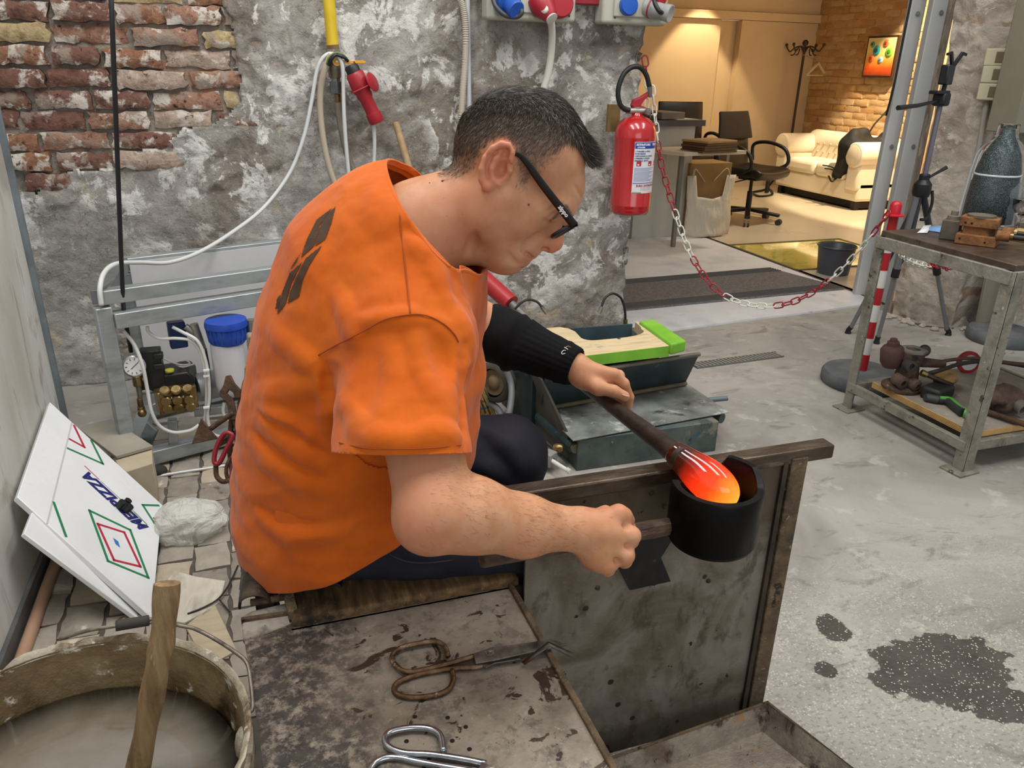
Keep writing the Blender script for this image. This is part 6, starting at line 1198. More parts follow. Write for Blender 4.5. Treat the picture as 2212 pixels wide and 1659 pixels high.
# ------------------------------------------------------------------ switch boxes, pipe, cabinet, board on the pier
sw = thing('switch_boxes', 'column of three cream junction boxes on the pier', 'switch box', PY(2140, 215, PYW-.05))
for i, (y0, y1, xc) in enumerate(((106, 142, 2157), (143, 179, 2150), (180, 217, 2141))):
    rr_ = RAY(xc, (y0+y1)/2); c_ = ORG+rr_*(((qA+qn*.05-ORG)@qn)/(rr_@qn)); Rq = np.array([qd, -qn, V(0, 0, 1)]).T; g = G(); g.box(c_, (.105, .07, .080), Rq); bo = obj('box', g, plain('#b9b498', .5), sw, bevel=.006); g = G(); g.box(c_+qd*.022+qn*.036, (.042, .004, .050), Rq); obj('window', g, plain('#6a5f48', .3), bo, bevel=.002)
g = G(); g.tube(spline([ORG+RAY(x_, y_)*(((qA+qn*.035-ORG)@qn)/(RAY(x_, y_)@qn)) for x_, y_ in ((2134, 214), (2126, 250), (2118, 300), (2112, 330))], 4), .014, 12); obj('conduit', g, plain('#a29c90', .6), sw, smooth=60)
ca = PY(2135, 284, PYW-.06); g = G(); g.box((ca[0]+.30, PYW-.12, ca[2]+.42), (.60, .16, .84)); tag(obj('wall_cabinet', g, pm('drab_cabinet', ['#7d7868', '#878272'], 3, rough=.5, rvar=.04), bevel=.006), 'drab grey metal cabinet hung at the upper right corner', 'cabinet')
lbq = [PZ(2052, 706, 0)]; g = G(); g.box((3.84, PYW-.075, .24), (.24, .02, .48), rotx(-.06)); tag(obj('leaning_board', g, pm('olive_board', ['#787464', '#847f6e'], 3, rough=.55, rvar=.04), bevel=.003), 'olive grey board leaning on the pier behind the tripod leg', 'board')
cable('cable', 'thin grey cable lying on the concrete by the pier', [PZ(1942, 672, .004), PZ(1960, 690, .004), PZ(1990, 702, .004), PZ(2030, 707, .004), PZ(2060, 709, .004)], .004, plain('#6a655c', .7))
# ================================================================== the glassblower
class SDF:
    def __init__(s, lo, hi, h):
        s.lo = np.array(lo, float); s.h = h; s.n = np.ceil((np.array(hi)-s.lo)/h).astype(int)+1
        s.a = np.full(s.n, .3, np.float32); s.ax = [(s.lo[i]+h*np.arange(s.n[i])).astype(np.float32) for i in range(3)]
    def region(s, lo, hi):
        i0 = np.clip(np.floor((np.asarray(lo)-s.lo)/s.h).astype(int), 0, s.n); i1 = np.clip(np.ceil((np.asarray(hi)-s.lo)/s.h).astype(int)+1, 0, s.n)
        sl = tuple(slice(a, b) for a, b in zip(i0, i1))
        return sl, s.ax[0][sl[0]][:, None, None], s.ax[1][sl[1]][None, :, None], s.ax[2][sl[2]][None, None, :]
    def op(s, fn, lo, hi, k, sub=False):
        m = max(k, 3*s.h)+.004
        sl, X, Y, Z = s.region(np.asarray(lo)-m, np.asarray(hi)+m)
        a = s.a[sl]
        if a.size == 0: return
        b = fn(X, Y, Z).astype(np.float32)
        if sub:
            b = -b; h = np.clip(.5-.5*(b-a)/k, 0, 1); s.a[sl] = b*(1-h)+a*h+k*h*(1-h)
        else:
            h = np.clip(.5+.5*(b-a)/k, 0, 1); s.a[sl] = b*(1-h)+a*h-k*h*(1-h)
    def cone(s, a, b, ra, rb, k=.02, n=None, q=1.0, sub=False):
        """round cone a->b; optionally scaled by q along the unit vector n"""
        a = np.asarray(a, float); b = np.asarray(b, float); R = max(ra, rb)*max(q, 1)
        def fn(X, Y, Z):
            P = [X-a[0], Y-a[1], Z-a[2]]; D = b-a
            if n is not None:
                g = (P[0]*n[0]+P[1]*n[1]+P[2]*n[2])*(1/q-1); P = [P[i]+g*n[i] for i in range(3)]; D = D+n*((D@n)*(1/q-1))
            t = np.clip((P[0]*D[0]+P[1]*D[1]+P[2]*D[2])/max(D@D, 1e-9), 0, 1)
            return (np.sqrt((P[0]-t*D[0])**2+(P[1]-t*D[1])**2+(P[2]-t*D[2])**2)-(ra+(rb-ra)*t))*min(q, 1)
        s.op(fn, np.minimum(a, b)-R, np.maximum(a, b)+R, k, sub)
    def chain(s, pts, rr, k=.01, **kw):
        for i in range(len(pts)-1): s.cone(pts[i], pts[i+1], rr[i], rr[i+1], k, **kw)
    def ell(s, c, A, r, k=.01, sub=False):
        """ellipsoid, rows of A are its axes"""
        c = np.asarray(c, float); A = np.asarray(A, float); r = np.asarray(r, float); R = r.max()
        def fn(X, Y, Z):
            p = [X-c[0], Y-c[1], Z-c[2]]; q = [p[0]*A[i][0]+p[1]*A[i][1]+p[2]*A[i][2] for i in range(3)]
            k0 = np.sqrt(sum((q[i]/r[i])**2 for i in range(3))); k1 = np.sqrt(sum((q[i]/r[i]**2)**2 for i in range(3)))+1e-9
            return k0*(k0-1)/k1
        s.op(fn, c-R, c+R, k, sub)
    def hit(s, px, py, d0=.8, d1=1.9, st=.004):
        """first surface point along the line of sight through a pixel"""
        t = np.arange(d0, d1, st); P = ORG[None]+t[:, None]*RAY(px, py)[None]
        val = s.sample(P); w = np.nonzero(val < 0)[0]
        if len(w) == 0: return None
        i = max(w[0], 1); f = val[i-1]/(val[i-1]-val[i]+1e-9); return P[i-1]+(P[i]-P[i-1])*f
    def sample(s, P):
        q = (P-s.lo)/s.h; i = np.clip(np.floor(q).astype(int), 0, s.n-2); f = np.clip(q-i, 0, 1); r = 0
        for dx in (0, 1):
            for dy in (0, 1):
                for dz in (0, 1):
                    w = (f[:, 0] if dx else 1-f[:, 0])*(f[:, 1] if dy else 1-f[:, 1])*(f[:, 2] if dz else 1-f[:, 2])
                    r = r+w*s.a[i[:, 0]+dx, i[:, 1]+dy, i[:, 2]+dz]
        return r
    def grad(s, P):
        e = s.h; g = np.stack([s.sample(P+e*np.eye(3)[i])-s.sample(P-e*np.eye(3)[i]) for i in range(3)], 1)
        return g/(np.linalg.norm(g, axis=1, keepdims=True)+1e-9)
    def mesh(s, name, smooth_it=2):
        ins = s.a < 0; nx, ny, nz = s.n-1
        def cr(i, j, k): return ins[i:i+nx, j:j+ny, k:k+nz]
        any_ = cr(0,0,0).copy(); all_ = cr(0,0,0).copy()
        for i in (0, 1):
            for j in (0, 1):
                for k in (0, 1):
                    if i+j+k: any_ |= cr(i, j, k); all_ &= cr(i, j, k)
        act = np.flatnonzero((any_ & ~all_).ravel()); del any_, all_
        I = np.stack(np.unravel_index(act, (nx, ny, nz)), 1)
        val = {(a, b, c): s.a[I[:, 0]+a, I[:, 1]+b, I[:, 2]+c] for a in (0, 1) for b in (0, 1) for c in (0, 1)}
        acc = np.zeros((len(I), 3)); cnt = np.zeros(len(I))
        for p in val:
            for ax in range(3):
                if p[ax] == 0:
                    q = list(p); q[ax] = 1; va, vb = val[p], val[tuple(q)]; m = (va < 0) != (vb < 0)
                    t = np.where(m, va/(va-vb+1e-12), 0); pt = np.tile(np.array(p, float), (len(I), 1)); pt[:, ax] = t
                    acc += pt*m[:, None]; cnt += m
        Vt = s.lo+(I+acc/cnt[:, None])*s.h
        F = []
        st = np.array([ny*nz, nz, 1])
        for ax in range(3):
            a = [slice(None)]*3; b = [slice(None)]*3; a[ax] = slice(0, -1); b[ax] = slice(1, None)
            A, B = ins[tuple(a)], ins[tuple(b)]
            E = np.stack(np.nonzero(A != B), 1); sg = A[tuple(E.T)]
            u, w = (ax+1) % 3, (ax+2) % 3
            ok = (E[:, u] > 0) & (E[:, w] > 0) & (E[:, u] < s.n[u]-1) & (E[:, w] < s.n[w]-1); E = E[ok]; sg = sg[ok]
            base = E@st; c = [base-st[u]-st[w], base-st[w], base, base-st[u]]
            Q = np.stack([np.searchsorted(act, x) for x in c], 1); Q[~sg] = Q[~sg][:, ::-1]; F.append(Q)
        F = np.concatenate(F)
        for _ in range(smooth_it):
            sm = np.zeros_like(Vt); ct = np.zeros(len(Vt))
            for i in range(4):
                j = (i+1) % 4; np.add.at(sm, F[:, i], Vt[F[:, j]]); np.add.at(sm, F[:, j], Vt[F[:, i]]); np.add.at(ct, F[:, i], 1); np.add.at(ct, F[:, j], 1)
            Vt = .5*Vt+.5*sm/np.maximum(ct, 1)[:, None]
        me = bpy.data.meshes.new(name)
        me.vertices.add(len(Vt)); me.vertices.foreach_set('co', Vt.astype(np.float32).ravel())
        me.loops.add(F.size); me.loops.foreach_set('vertex_index', F.astype(np.int32).ravel())
        me.polygons.add(len(F)); me.polygons.foreach_set('loop_start', np.arange(0, F.size, 4, dtype=np.int32))
        me.update(calc_edges=True); me.validate(); me.shade_smooth()
        return me, Vt

def fold(sd, px, r, sink, k=.012, sub=False, ext=0):
    """a raised fold (or a valley) of the cloth along a line on its surface"""
    pts = [sd.hit(x, y) for x, y in px]; pts = [p for p in pts if p is not None]
    if len(pts) < 2: return
    if not sub and r > .003: sink += .45*r; k = max(k, .02)
    N = sd.grad(np.array(pts)); pts = [p-n*sink for p, n in zip(pts, N)]
    runs = [[pts[0]]]
    for p in pts[1:]:
        if abs((p-runs[-1][-1])@FW) > .045: runs.append([])
        runs[-1].append(p)
    for pts in runs:
        if len(pts) < 2: continue
        pts = spline(pts, 3); n = len(pts)
        rr = [r*(.35+.65*math.sin(PI*min(max((i+.3)/(n-.4), 0), 1))) for i in range(n)]
        for i in range(n-1): sd.cone(pts[i], pts[i+1], rr[i], rr[i+1], k, sub=sub)
# --- landmarks
HD = 1.22
Hc = PD(1115, 380, HD); Hn = nrm(RAY(1115, 380)); HL = -Hn      # the head is seen in pure profile; HL points to his right, at the viewer
hs = HD/FPX
def HP(px, py, l=0.0):
    r = RAY(px, py); return ORG+r*(((Hc-ORG)@Hn)/(r@Hn))+HL*l
TL = nrm(V(.14, .99, 0))                                       # across the torso, to his left
rsh = PY(885, 735, 1.075); relb = PD(938, 1108, 1.03); rwr = PD(1247, 1143, 1.15)
lsh = V(.27, 1.43, .93); lelb = PD(1046, 712, 1.63); lwr = PD(1243, 793, 1.555)
T0, T1, T2, T3, T4 = PY(742, 1105, 1.27), PY(774, 985, 1.27), PY(786, 850, 1.265), PY(800, 700, 1.26), PY(822, 590, 1.25)
NB = PY(915, 492, 1.225)

# --- skin: head, neck, trunk, arms, hands as one surface
B = SDF((-.14, .80, .50), (.80, 1.60, 1.36), .0024)
c = B.cone
# trunk under the shirt
c(T0, T1, .12, .15, .05, TL, 1.05); c(T1, T2, .15, .15, .05, TL, 1.05); c(T2, T3, .15, .13, .05, TL, 1.1); c(T3, T4, .13, .11, .05, TL, 1.2); c(T4, NB, .11, .068, .05, TL, 1.1)
c(T4, rsh, .08, .055, .05); c(T4, lsh, .08, .055, .05)
# neck
c(NB, HP(1058, 425), .074, .064, .03, HL, .92)
c(HP(1000, 455, .03), HP(1052, 415, .052), .024, .02, .03)                 # sternomastoid
# cranium
P_ = hs
c(HP(1082, 328), HP(1158, 336), 99*P_, 100*P_, .02, HL, 1.0)
c(HP(1112, 302), HP(1138, 302), 96*P_, 96*P_, .03, HL, .92)
c(HP(1188, 376), HP(1200, 400), 76*P_, 64*P_, .02, HL, .86)
# face
c(HP(1160, 430), HP(1112, 515), 74*P_, 46*P_, .025, HL, .86)
for sg in (1, -1):
    c(HP(1150, 448, .036*sg), HP(1120, 480, .036*sg), 36*P_, 34*P_, .02)        # cheekbone
    c(HP(1046, 462, .045*sg), HP(1096, 555, .016*sg), 27*P_, 26*P_, .03)        # jaw
    c(HP(1090, 420, .05*sg), HP(1050, 462, .046*sg), 34*P_, 28*P_, .03)
    c(HP(1221, 449, .010*sg), HP(1203, 441, .040*sg), 16*P_, 15*P_, .014)       # brow ridge
c(HP(1096, 558), HP(1092, 560), 27*P_, 27*P_, .018)
c(HP(1140, 522), HP(1120, 535), 36*P_, 34*P_, .02)                              # muzzle
c(HP(1062, 545), HP(1030, 540), 30*P_, 30*P_, .03)                              # under the chin
for sg in (1, -1):
    B.ell(HP(1209, 474, .037*sg), np.array([nrm(HP(1200, 440)-HP(1190, 480)), HL, nrm(np.cross(HL, HP(1200, 440)-HP(1190, 480)))]), (.013, .017, .012), .012, sub=True)
    c(HP(1189, 463, .031*sg), HP(1189, 463, .033*sg), 16.5*P_, 16.5*P_, .004)      # eye under the lowered lid
    c(HP(1204, 456, .020*sg), HP(1196, 447, .045*sg), 6*P_, 5*P_, .006)
# nose
c(HP(1217, 472), HP(1196, 522), 12*P_, 19*P_, .012, HL, .85); c(HP(1196, 524), HP(1190, 529), 19.5*P_, 18*P_, .006)
c(HP(1190, 500), HP(1170, 500), 17*P_, 22*P_, .015)
for sg in (1, -1):
    c(HP(1177, 519, .012*sg), HP(1168, 516, .015*sg), 13*P_, 11*P_, .006)
    c(HP(1180, 536, .0085*sg), HP(1172, 530, .011*sg), 5.5*P_, 5*P_, .003, sub=True)
# mouth
c(HP(1147, 546), HP(1139, 541), 11*P_, 11*P_, .006)
for sg in (1, -1):
    c(HP(1148, 549, .003*sg), HP(1128, 541, .021*sg), 8*P_, 6*P_, .004)
    c(HP(1134, 564, .003*sg), HP(1120, 552, .018*sg), 9.5*P_, 7*P_, .004)
    c(HP(1149, 560, .0), HP(1120, 540, .029*sg), 4.2*P_, 3.4*P_, .002, sub=True)
c(HP(1120, 573, -.012), HP(1120, 573, .012), 6*P_, 6*P_, .005, sub=True)
c(HP(1100, 566), HP(1096, 566), 24*P_, 24*P_, .008)
# ears
for sg in (1, -1):
    ex = nrm(HP(1100, 308)-HP(1055, 412)); ey = nrm(np.cross(HL*sg, ex)); lat = nrm(HL*sg)
    A = np.array([ex, ey, lat])
    B.ell(HP(1078, 360, .0755*sg), A, (49*P_, 31*P_, .0085), .005)
    rim = [HP(x, y, (.0855 if i < 7 else .082)*sg) for i, (x, y) in enumerate([(1104, 350), (1106, 333), (1099, 319), (1085, 316), (1067, 325), (1053, 344), (1046, 367), (1047, 387), (1054, 401)])]
    B.chain(rim, [6*P_, 7*P_, 7*P_, 7*P_, 7*P_, 7.2*P_, 7.5*P_, 9*P_, 9*P_], .002)
    B.chain([HP(1092, 328, .082*sg), HP(1074, 345, .083*sg), HP(1066, 366, .083*sg), HP(1068, 388, .082*sg), HP(1080, 398, .080*sg)], [5*P_, 6*P_, 6*P_, 6*P_, 6*P_], .003)
    B.ell(HP(1087, 367, .0905*sg), A, (24*P_, 14*P_, .0185), .003, sub=True)
    B.ell(HP(1093, 336, .0900*sg), A, (13*P_, 9*P_, .0125), .003, sub=True)
    B.chain([HP(1060, 338, .0885*sg), HP(1056, 360, .0885*sg), HP(1057, 380, .0880*sg)], [3.4*P_, 3.6*P_, 3*P_], .003, sub=True)
    c(HP(1103, 371, .079*sg), HP(1101, 360, .079*sg), 6*P_, 6*P_, .004)
    c(HP(1057, 403, .079*sg), HP(1064, 400, .078*sg), 10*P_, 9*P_, .005)
# right arm
mid = rsh+(relb-rsh)*.5
c(rsh, mid, .062, .058, .02); c(mid, relb, .058, .050, .02)
c(relb+V(-.002, 0, -.004), PD(915, 1132, 1.025), .042, .034, .02)
fa1 = PD(1020, 1112, 1.055); fa2 = PD(1130, 1136, 1.10)
c(relb, fa1, .051, .050, .02); c(fa1, fa2, .050, .043, .02); c(fa2, rwr, .041, .031, .02, FW, .9)
# left arm
c(lsh, lelb, .058, .052, .02); c(lelb, lelb+(lwr-lelb)*.3, .050, .049, .02); c(lelb+(lwr-lelb)*.3, lwr, .049, .031, .02)
# right fist: back of the hand to the viewer, fingers closed round the wooden handle
hand_c = PD(1312, 1165, 1.165)
mcp = [PD(1336, 1109, 1.155), PD(1364, 1157, 1.155), PD(1350, 1200, 1.15), PD(1312, 1218, 1.15)]
c(PD(1262, 1146, 1.15), PD(1312, 1150, 1.158), .030, .030, .02)
for i, m in enumerate(mcp): c(PD(1262, 1138+9*i, 1.152), m, .017, .0135, .012)
c(PD(1290, 1190, 1.165), PD(1318, 1170, 1.175), .030, .032, .02)
HA, HB = PD(1040, 1207, 1.10), PD(1484, 1130, 1.30)                       # axis of the handle
hax = nrm(HB-HA)
for i, m in enumerate(mcp):
    t = (m-HA)@hax; foot = HA+hax*t; rad = m-foot; away = nrm(FW-(FW@hax)*hax); dn = np.cross(hax, away)
    dn = dn if dn[2] < 0 else -dn
    pip = m+.030*nrm(.85*FW+.45*dn+.10*hax); dip = pip+.022*nrm(FW*.55-dn*.25-hax*.6); tip = dip+.016*nrm(-hax*.9-FW*.4)
    r0 = .0105 if i < 3 else .009
    B.chain([m, pip, dip, tip], [.0116, .0112, r0, r0-.001], .007)
    c(m-FW*.002, m-FW*.002, .0105, .0105, .008)
c(PD(1350, 1113, 1.16), PD(1357, 1124, 1.185), .0115, .0105, .006)
B.chain([PD(1285, 1125, 1.185), PD(1320, 1122, 1.21), PD(1350, 1132, 1.23), PD(1366, 1146, 1.24)], [.018, .0135, .0115, .010], .008)   # thumb on the far side
for i in range(3):                                                                     # grooves between the knuckles
    m = (mcp[i]+mcp[i+1])/2; c(m-FW*.012, m-FW*.008+(PD(1280, 1150, 1.15)-m)*.22, .0035, .0015, .008, sub=True)
# left hand: over the pipe, thumb along its top
pa, pb = PD(1286, 850, 1.60), PZ(1480, 994, .682)
pax = nrm(pb-pa)
lk = [PD(1326, 809, 1.535), PD(1336, 812, 1.56), PD(1334, 818, 1.585), PD(1326, 824, 1.605)]
for i, m in enumerate(lk): c(PD(1252, 797+2*i, 1.55+.012*i), m, .020, .0125, .012)
c(PD(1262, 812, 1.55), PD(1302, 826, 1.555), .027, .022, .014)
B.chain([PD(1262, 818, 1.545), PD(1293, 838, 1.525), PD(1325, 845, 1.515), PD(1349, 856, 1.515)], [.021, .0145, .0115, .0105], .008)
B.chain([lk[0], PD(1347, 829, 1.545), PD(1359, 858, 1.560), PD(1356, 884, 1.575)], [.0125, .0115, .0098, .0088], .004)
for i in (1, 2, 3):
    d = .020*i
    B.chain([lk[i], PD(1350-7*i, 834+2*i, 1.55+d), PD(1353-9*i, 862+1*i, 1.575+d), PD(1344-9*i, 884, 1.58+d)], [.012, .011, .0095, .0085], .004)
for px, r, sk, k in [([(1153, 559), (1140, 550), (1124, 539)], .0032, .0010, .002), ([(1166, 508), (1150, 520), (1132, 534)], .0048, -.0036, .010), ([(1118, 570), (1106, 562), (1098, 548)], .003, -.001, .006),
                     ([(1206, 453), (1197, 461), (1186, 471)], .0020, -.0004, .002), ([(1200, 482), (1186, 482), (1174, 474)], .0025, -.001, .005), ([(1204, 446), (1190, 450), (1180, 460)], .002, -.0006, .003),
                     ([(1012, 545), (1020, 525), (1026, 505)], .004, -.003, .012), ([(1240, 400), (1252, 418), (1256, 430)], .002, -.001, .004)]:
    fold(B, px, r, sk, k, sub=True)
me_body, VB = B.mesh('glassblower_body', 1)

# scalp, tone: painted from where hair really grows
def headuv(P):
    d = P-ORG; z = d@FW; k = ((Hc-ORG)@Hn)
    q = P-HL*((P-Hc)@HL)[:, None]; d = q-ORG; z = d@FW
    return PCX+FPX*(d@RT)/z, PCY-FPX*(d@UP)/z, (P-Hc)@HL
def inpoly(x, y, poly):
    r = np.zeros(x.shape, bool); n = len(poly)
    for i in range(n):
        x0, y0 = poly[i]; x1, y1 = poly[(i+1) % n]
        m = ((y0 > y) != (y1 > y)) & (x < (x1-x0)*(y-y0)/(y1-y0+1e-9)+x0); r ^= m
    return r
def polydist(x, y, poly):
    d = np.full(x.shape, 1e9)
    for i in range(len(poly)):
        a = np.array(poly[i], float); b = np.array(poly[(i+1) % len(poly)], float); ab = b-a
        t = np.clip(((x-a[0])*ab[0]+(y-a[1])*ab[1])/(ab@ab), 0, 1); d = np.minimum(d, np.hypot(x-a[0]-t*ab[0], y-a[1]-t*ab[1]))
    return np.where(inpoly(x, y, poly), d, -d)
HAIRP = [(1285, 350), (1272, 362), (1262, 350), (1254, 334), (1238, 309), (1222, 322), (1207, 342), (1190, 358), (1175, 374), (1160, 386), (1146, 400), (1130, 413), (1118, 402), (1112, 384), (1112, 330), (1090, 302), (1058, 316), (1040, 345), (1030, 372), (1006, 388), (960, 392), (930, 340), (960, 200), (1130, 150), (1290, 230)]
u_, v_, l_ = headuv(VB)
near = (np.linalg.norm(VB-Hc, axis=1) < .19) & (VB[:, 2] > 1.0)
edge = polydist(u_+6*vnoise(u_*.2, v_*.2), v_+6*vnoise(u_*.2, v_*.2, 9), HAIRP)
hair = np.clip(edge/np.where((u_ > 1140) & (v_ > 318), 26, 15), 0, 1)*near
side = np.clip((v_-(300-.42*(u_-1100)*0))/110, 0, 1)
low = np.clip((v_-290)/95, 0, 1)*np.clip(np.abs(l_)/.05, 0, 1)
hair *= np.maximum(1-.55*low, .62*((u_ > 1108) & (u_ < 1150) & (v_ > 370)))
earm = (np.abs(l_) > .068) & near & inpoly(u_, v_, [(1113, 346), (1108, 318), (1098, 304), (1078, 300), (1050, 328), (1034, 372), (1044, 408), (1060, 418), (1090, 390), (1102, 372)])
hair[earm] = 0
# flush on elbow, ear and knuckles; stubble on the jaw
fl = np.exp(-(np.linalg.norm(VB-PD(890, 1150, 1.0), axis=1)/.05)**2)*.9+earm*.75
for m in mcp: fl += .45*np.exp(-(np.linalg.norm(VB-m, axis=1)/.014)**2)
fl += .8*np.exp(-(np.linalg.norm(VB-HP(1195, 525), axis=1)/.022)**2)+.35*np.exp(-(np.linalg.norm(VB-HP(1000, 470, .05), axis=1)/.06)**2)
st_ = np.clip(1-polydist(u_, v_, [(1120, 470), (1160, 530), (1150, 560), (1100, 600), (1020, 575), (1035, 490)])/-12, 0, 1)*near*.5
lips = np.clip(1-np.abs(polydist(u_, v_, [(1122, 541), (1143, 545), (1154, 556), (1140, 572), (1126, 560)]).clip(-9, 0))/5, 0, 1)*near*(np.abs(l_) < .03)
brow = np.clip(polydist(u_, v_+3*vnoise(u_*.3, v_*.3), [(1240, 470), (1226, 470), (1212, 448), (1196, 437), (1204, 430), (1222, 440)])/3+.4, 0, 1)*near*(np.abs(l_) < .062)
lash = np.clip(1-np.abs(polydist(u_, v_, [(1186, 474), (1200, 466), (1206, 459), (1203, 456), (1192, 466)]).clip(-5, 0))/2, 0, 1)*near
def vattr(me, name, val):
    a = me.attributes.new(name, 'FLOAT', 'POINT'); a.data.foreach_set('value', np.asarray(val, np.float32))
vattr(me_body, 'hair', np.clip(np.maximum(hair, np.maximum(brow*.85, lash*.9)), 0, 1)); vattr(me_body, 'flush', np.clip(fl+lips*.9, 0, 1)); vattr(me_body, 'stubble', st_)
t = NT('skin')
base = t.ramp(t.noise(26, 6, .6), [(.3, '#b98058'), (.5, '#c48d68'), (.7, '#ce9b78')])
base = t.mix(t.step(t.noise(7, 4), .45, .7), base, '#c98a68')
base = t.mix(t.math('MULTIPLY', t.attr('flush'), .5), base, '#c9705a')
base = t.mix(t.math('MULTIPLY', t.attr('stubble'), .35), base, '#8f6f5c')
base = t.mix(t.math('MULTIPLY', t.step(t.voro(46), .06, .02), .7), base, '#8c5a42')
base = t.mix(t.attr('hair'), base, t.ramp(t.noise(160, 4), [(.35, '#4a3e34'), (.65, '#6f6052')]))
M_skin = t.set(color=base, rough=.52, spec=.35, sss=.06)
t.b.inputs['Subsurface Radius'].default_value = (.010, .004, .002); t.b.inputs['Subsurface Scale'].default_value = .6
t.bump(t.noise(420, 4, .6), .12, .002)
me_body.materials.append(M_skin)
person = meshobj('person', me_body)
tag(person, 'seated person in orange t-shirt and dark trousers turning a glassblowing pipe', 'person')

# --- hair
nB = B.grad(VB)
cand = np.flatnonzero(hair > .05)
sel = rng.choice(cand, 60000, p=hair[cand]/hair[cand].sum())
Pt = VB[sel]+rng.normal(0, .0008, (len(sel), 3)); Nn = nB[sel]
hu, hv, hl = headuv(Pt)
fwd = nrm(HP(1290, 380)-HP(1115, 250)); up_ = nrm(HP(1150, 190)-HP(1110, 400)); dwn = -up_
topm = np.clip((300+.18*(hu-1100)-hv)/70, 0, 1)*np.clip(1.15-np.abs(hl)/.075, 0, 1)+np.clip((hu-1225)/40, 0, 1)*np.clip((372-hv)/30, 0, 1)
topm = np.clip(topm, 0, 1)[:, None]
comb = fwd[None]*topm+(dwn*.8-nrm(HP(1290, 380)-HP(1115, 380))*.5)[None]*(1-topm)
comb = comb+rng.normal(0, .15, comb.shape); comb -= (comb*Nn).sum(1, keepdims=True)*Nn; comb /= np.linalg.norm(comb, axis=1, keepdims=True)
ln = .007+.019*topm[:, 0]+rng.uniform(0, .004, len(sel))+.026*np.clip((hu-1228)/35, 0, 1)*topm[:, 0]
ln = np.minimum(ln, np.where(hv > 330, .0055, 1))
quiff = (np.clip((hu-1240)/35, 0, 1)*topm[:, 0])[:, None]
d0 = Nn*(.16+.16*topm)+comb; d0 /= np.linalg.norm(d0, axis=1, keepdims=True)
d1 = Nn*(.0+.06*topm)+comb+quiff*(nrm(HP(1330, 290)-HP(1290, 350))*1.7)[None]+quiff*rng.normal(0, .35, comb.shape); d1 /= np.linalg.norm(d1, axis=1, keepdims=True)
p0 = Pt-Nn*.001; p1 = p0+d0*ln[:, None]*.5; p2 = p1+d1*ln[:, None]*.5
sidev = np.cross(d0, Nn); sidev /= np.linalg.norm(sidev, axis=1, keepdims=True)+1e-9; upv = np.cross(sidev, d0)
wd = np.where(topm[:, 0] > .3, .00036, .00022)[:, None]
tri = [sidev, -.5*sidev+.87*upv, -.5*sidev-.87*upv]
HV = np.stack([p0+k*wd for k in tri]+[p1+k*wd*.85 for k in tri]+[p2], 1).reshape(-1, 3)
o7 = (np.arange(len(sel))*7)[:, None]
HF = np.concatenate([o7+np.array([q]) for q in ((0,1,4,3), (1,2,5,4), (2,0,3,5))]); HT = np.concatenate([o7+np.array([q]) for q in ((3,4,6), (4,5,6), (5,3,6))])
mh = bpy.data.meshes.new('hair'); mh.from_pydata(HV.tolist(), [], HF.tolist()+HT.tolist()); mh.shade_smooth()
vattr(mh, 'tone', np.repeat(rng.uniform(0, 1, len(sel)), 7)); vattr(mh, 'top', np.repeat(np.clip(topm[:, 0]*1.5, 0, 1), 7))
t = NT('hair'); M_hair = t.set(color=t.mix(t.attr('top'), t.ramp(t.attr('tone'), [(.0, '#4a3d32'), (.5, '#6b5b4c'), (.85, '#8d7e6f'), (1.0, '#b3a89d')]), t.ramp(t.attr('tone'), [(.0, '#211b17'), (.45, '#362d27'), (.75, '#52463c'), (.90, '#857a70'), (1.0, '#aca39b')])), rough=.42, spec=.5)
mh.materials.append(M_hair); ho = meshobj('hair', mh, person); ho['label'] = 'short dark greying hair'; ho['kind'] = 'stuff'

# fine dark hair on the near forearm, a thumbnail
fd = (VB-relb)@nrm(rwr-relb); md_ = np.linalg.norm(VB-relb-fd[:, None]*nrm(rwr-relb)[None], axis=1)
cand = np.flatnonzero((fd > -.03) & (fd < .27) & (md_ < .075) & (VB[:, 1] < 1.0) & ((VB-ORG)@FW < 1.2))
wgt = np.clip(vnoise(VB[cand, 0]*25, VB[cand, 1]*25, VB[cand, 2]*25)+.7, .02, 2)*(.35+nB[cand, 2].clip(0, 1)); sel = rng.choice(cand, 1000, p=wgt/wgt.sum())
ahd = nrm(rwr-relb)[None]+rng.normal(0, .35, (len(sel), 3))+V(0, 0, -.35)[None]; N2 = nB[sel]; ahd -= (ahd*N2).sum(1, keepdims=True)*N2; ahd /= np.linalg.norm(ahd, axis=1, keepdims=True)
p0 = VB[sel]; L_ = rng.uniform(.006, .013, (len(sel), 1)); p1 = p0+ahd*L_*.5+N2*.0016; p2 = p0+ahd*L_+N2*.0012; sv_ = np.cross(ahd, N2)*.0001
HV = np.stack([p0-sv_, p0+sv_, p1-sv_*.8, p1+sv_*.8, p2], 1).reshape(-1, 3); o5 = (np.arange(len(sel))*5)[:, None]
ma = bpy.data.meshes.new('arm_hair'); ma.from_pydata(HV.tolist(), [], (o5+np.array([[0, 1, 3, 2]])).tolist()+(o5+np.array([[2, 3, 4]])).tolist()); ma.materials.append(plain('#5e4232', .6)); ao = meshobj('arm_hair', ma, person); ao['kind'] = 'stuff'
tn = B.hit(1351, 853)
if tn is not None: xg_, yg_, _ = frame_from(nrm(PD(1351, 853, 1.5)-PD(1325, 845, 1.5))); g = G(); g.sph(tn+FW*.0008, (.0062, .0016, .0085), np.array([xg_, nrm(ORG-tn), nrm(PD(1351, 853, 1.5)-PD(1325, 845, 1.5))]).T, 12, 8); obj('thumbnail', g, plain('#cb967c', .35), person, smooth=180)
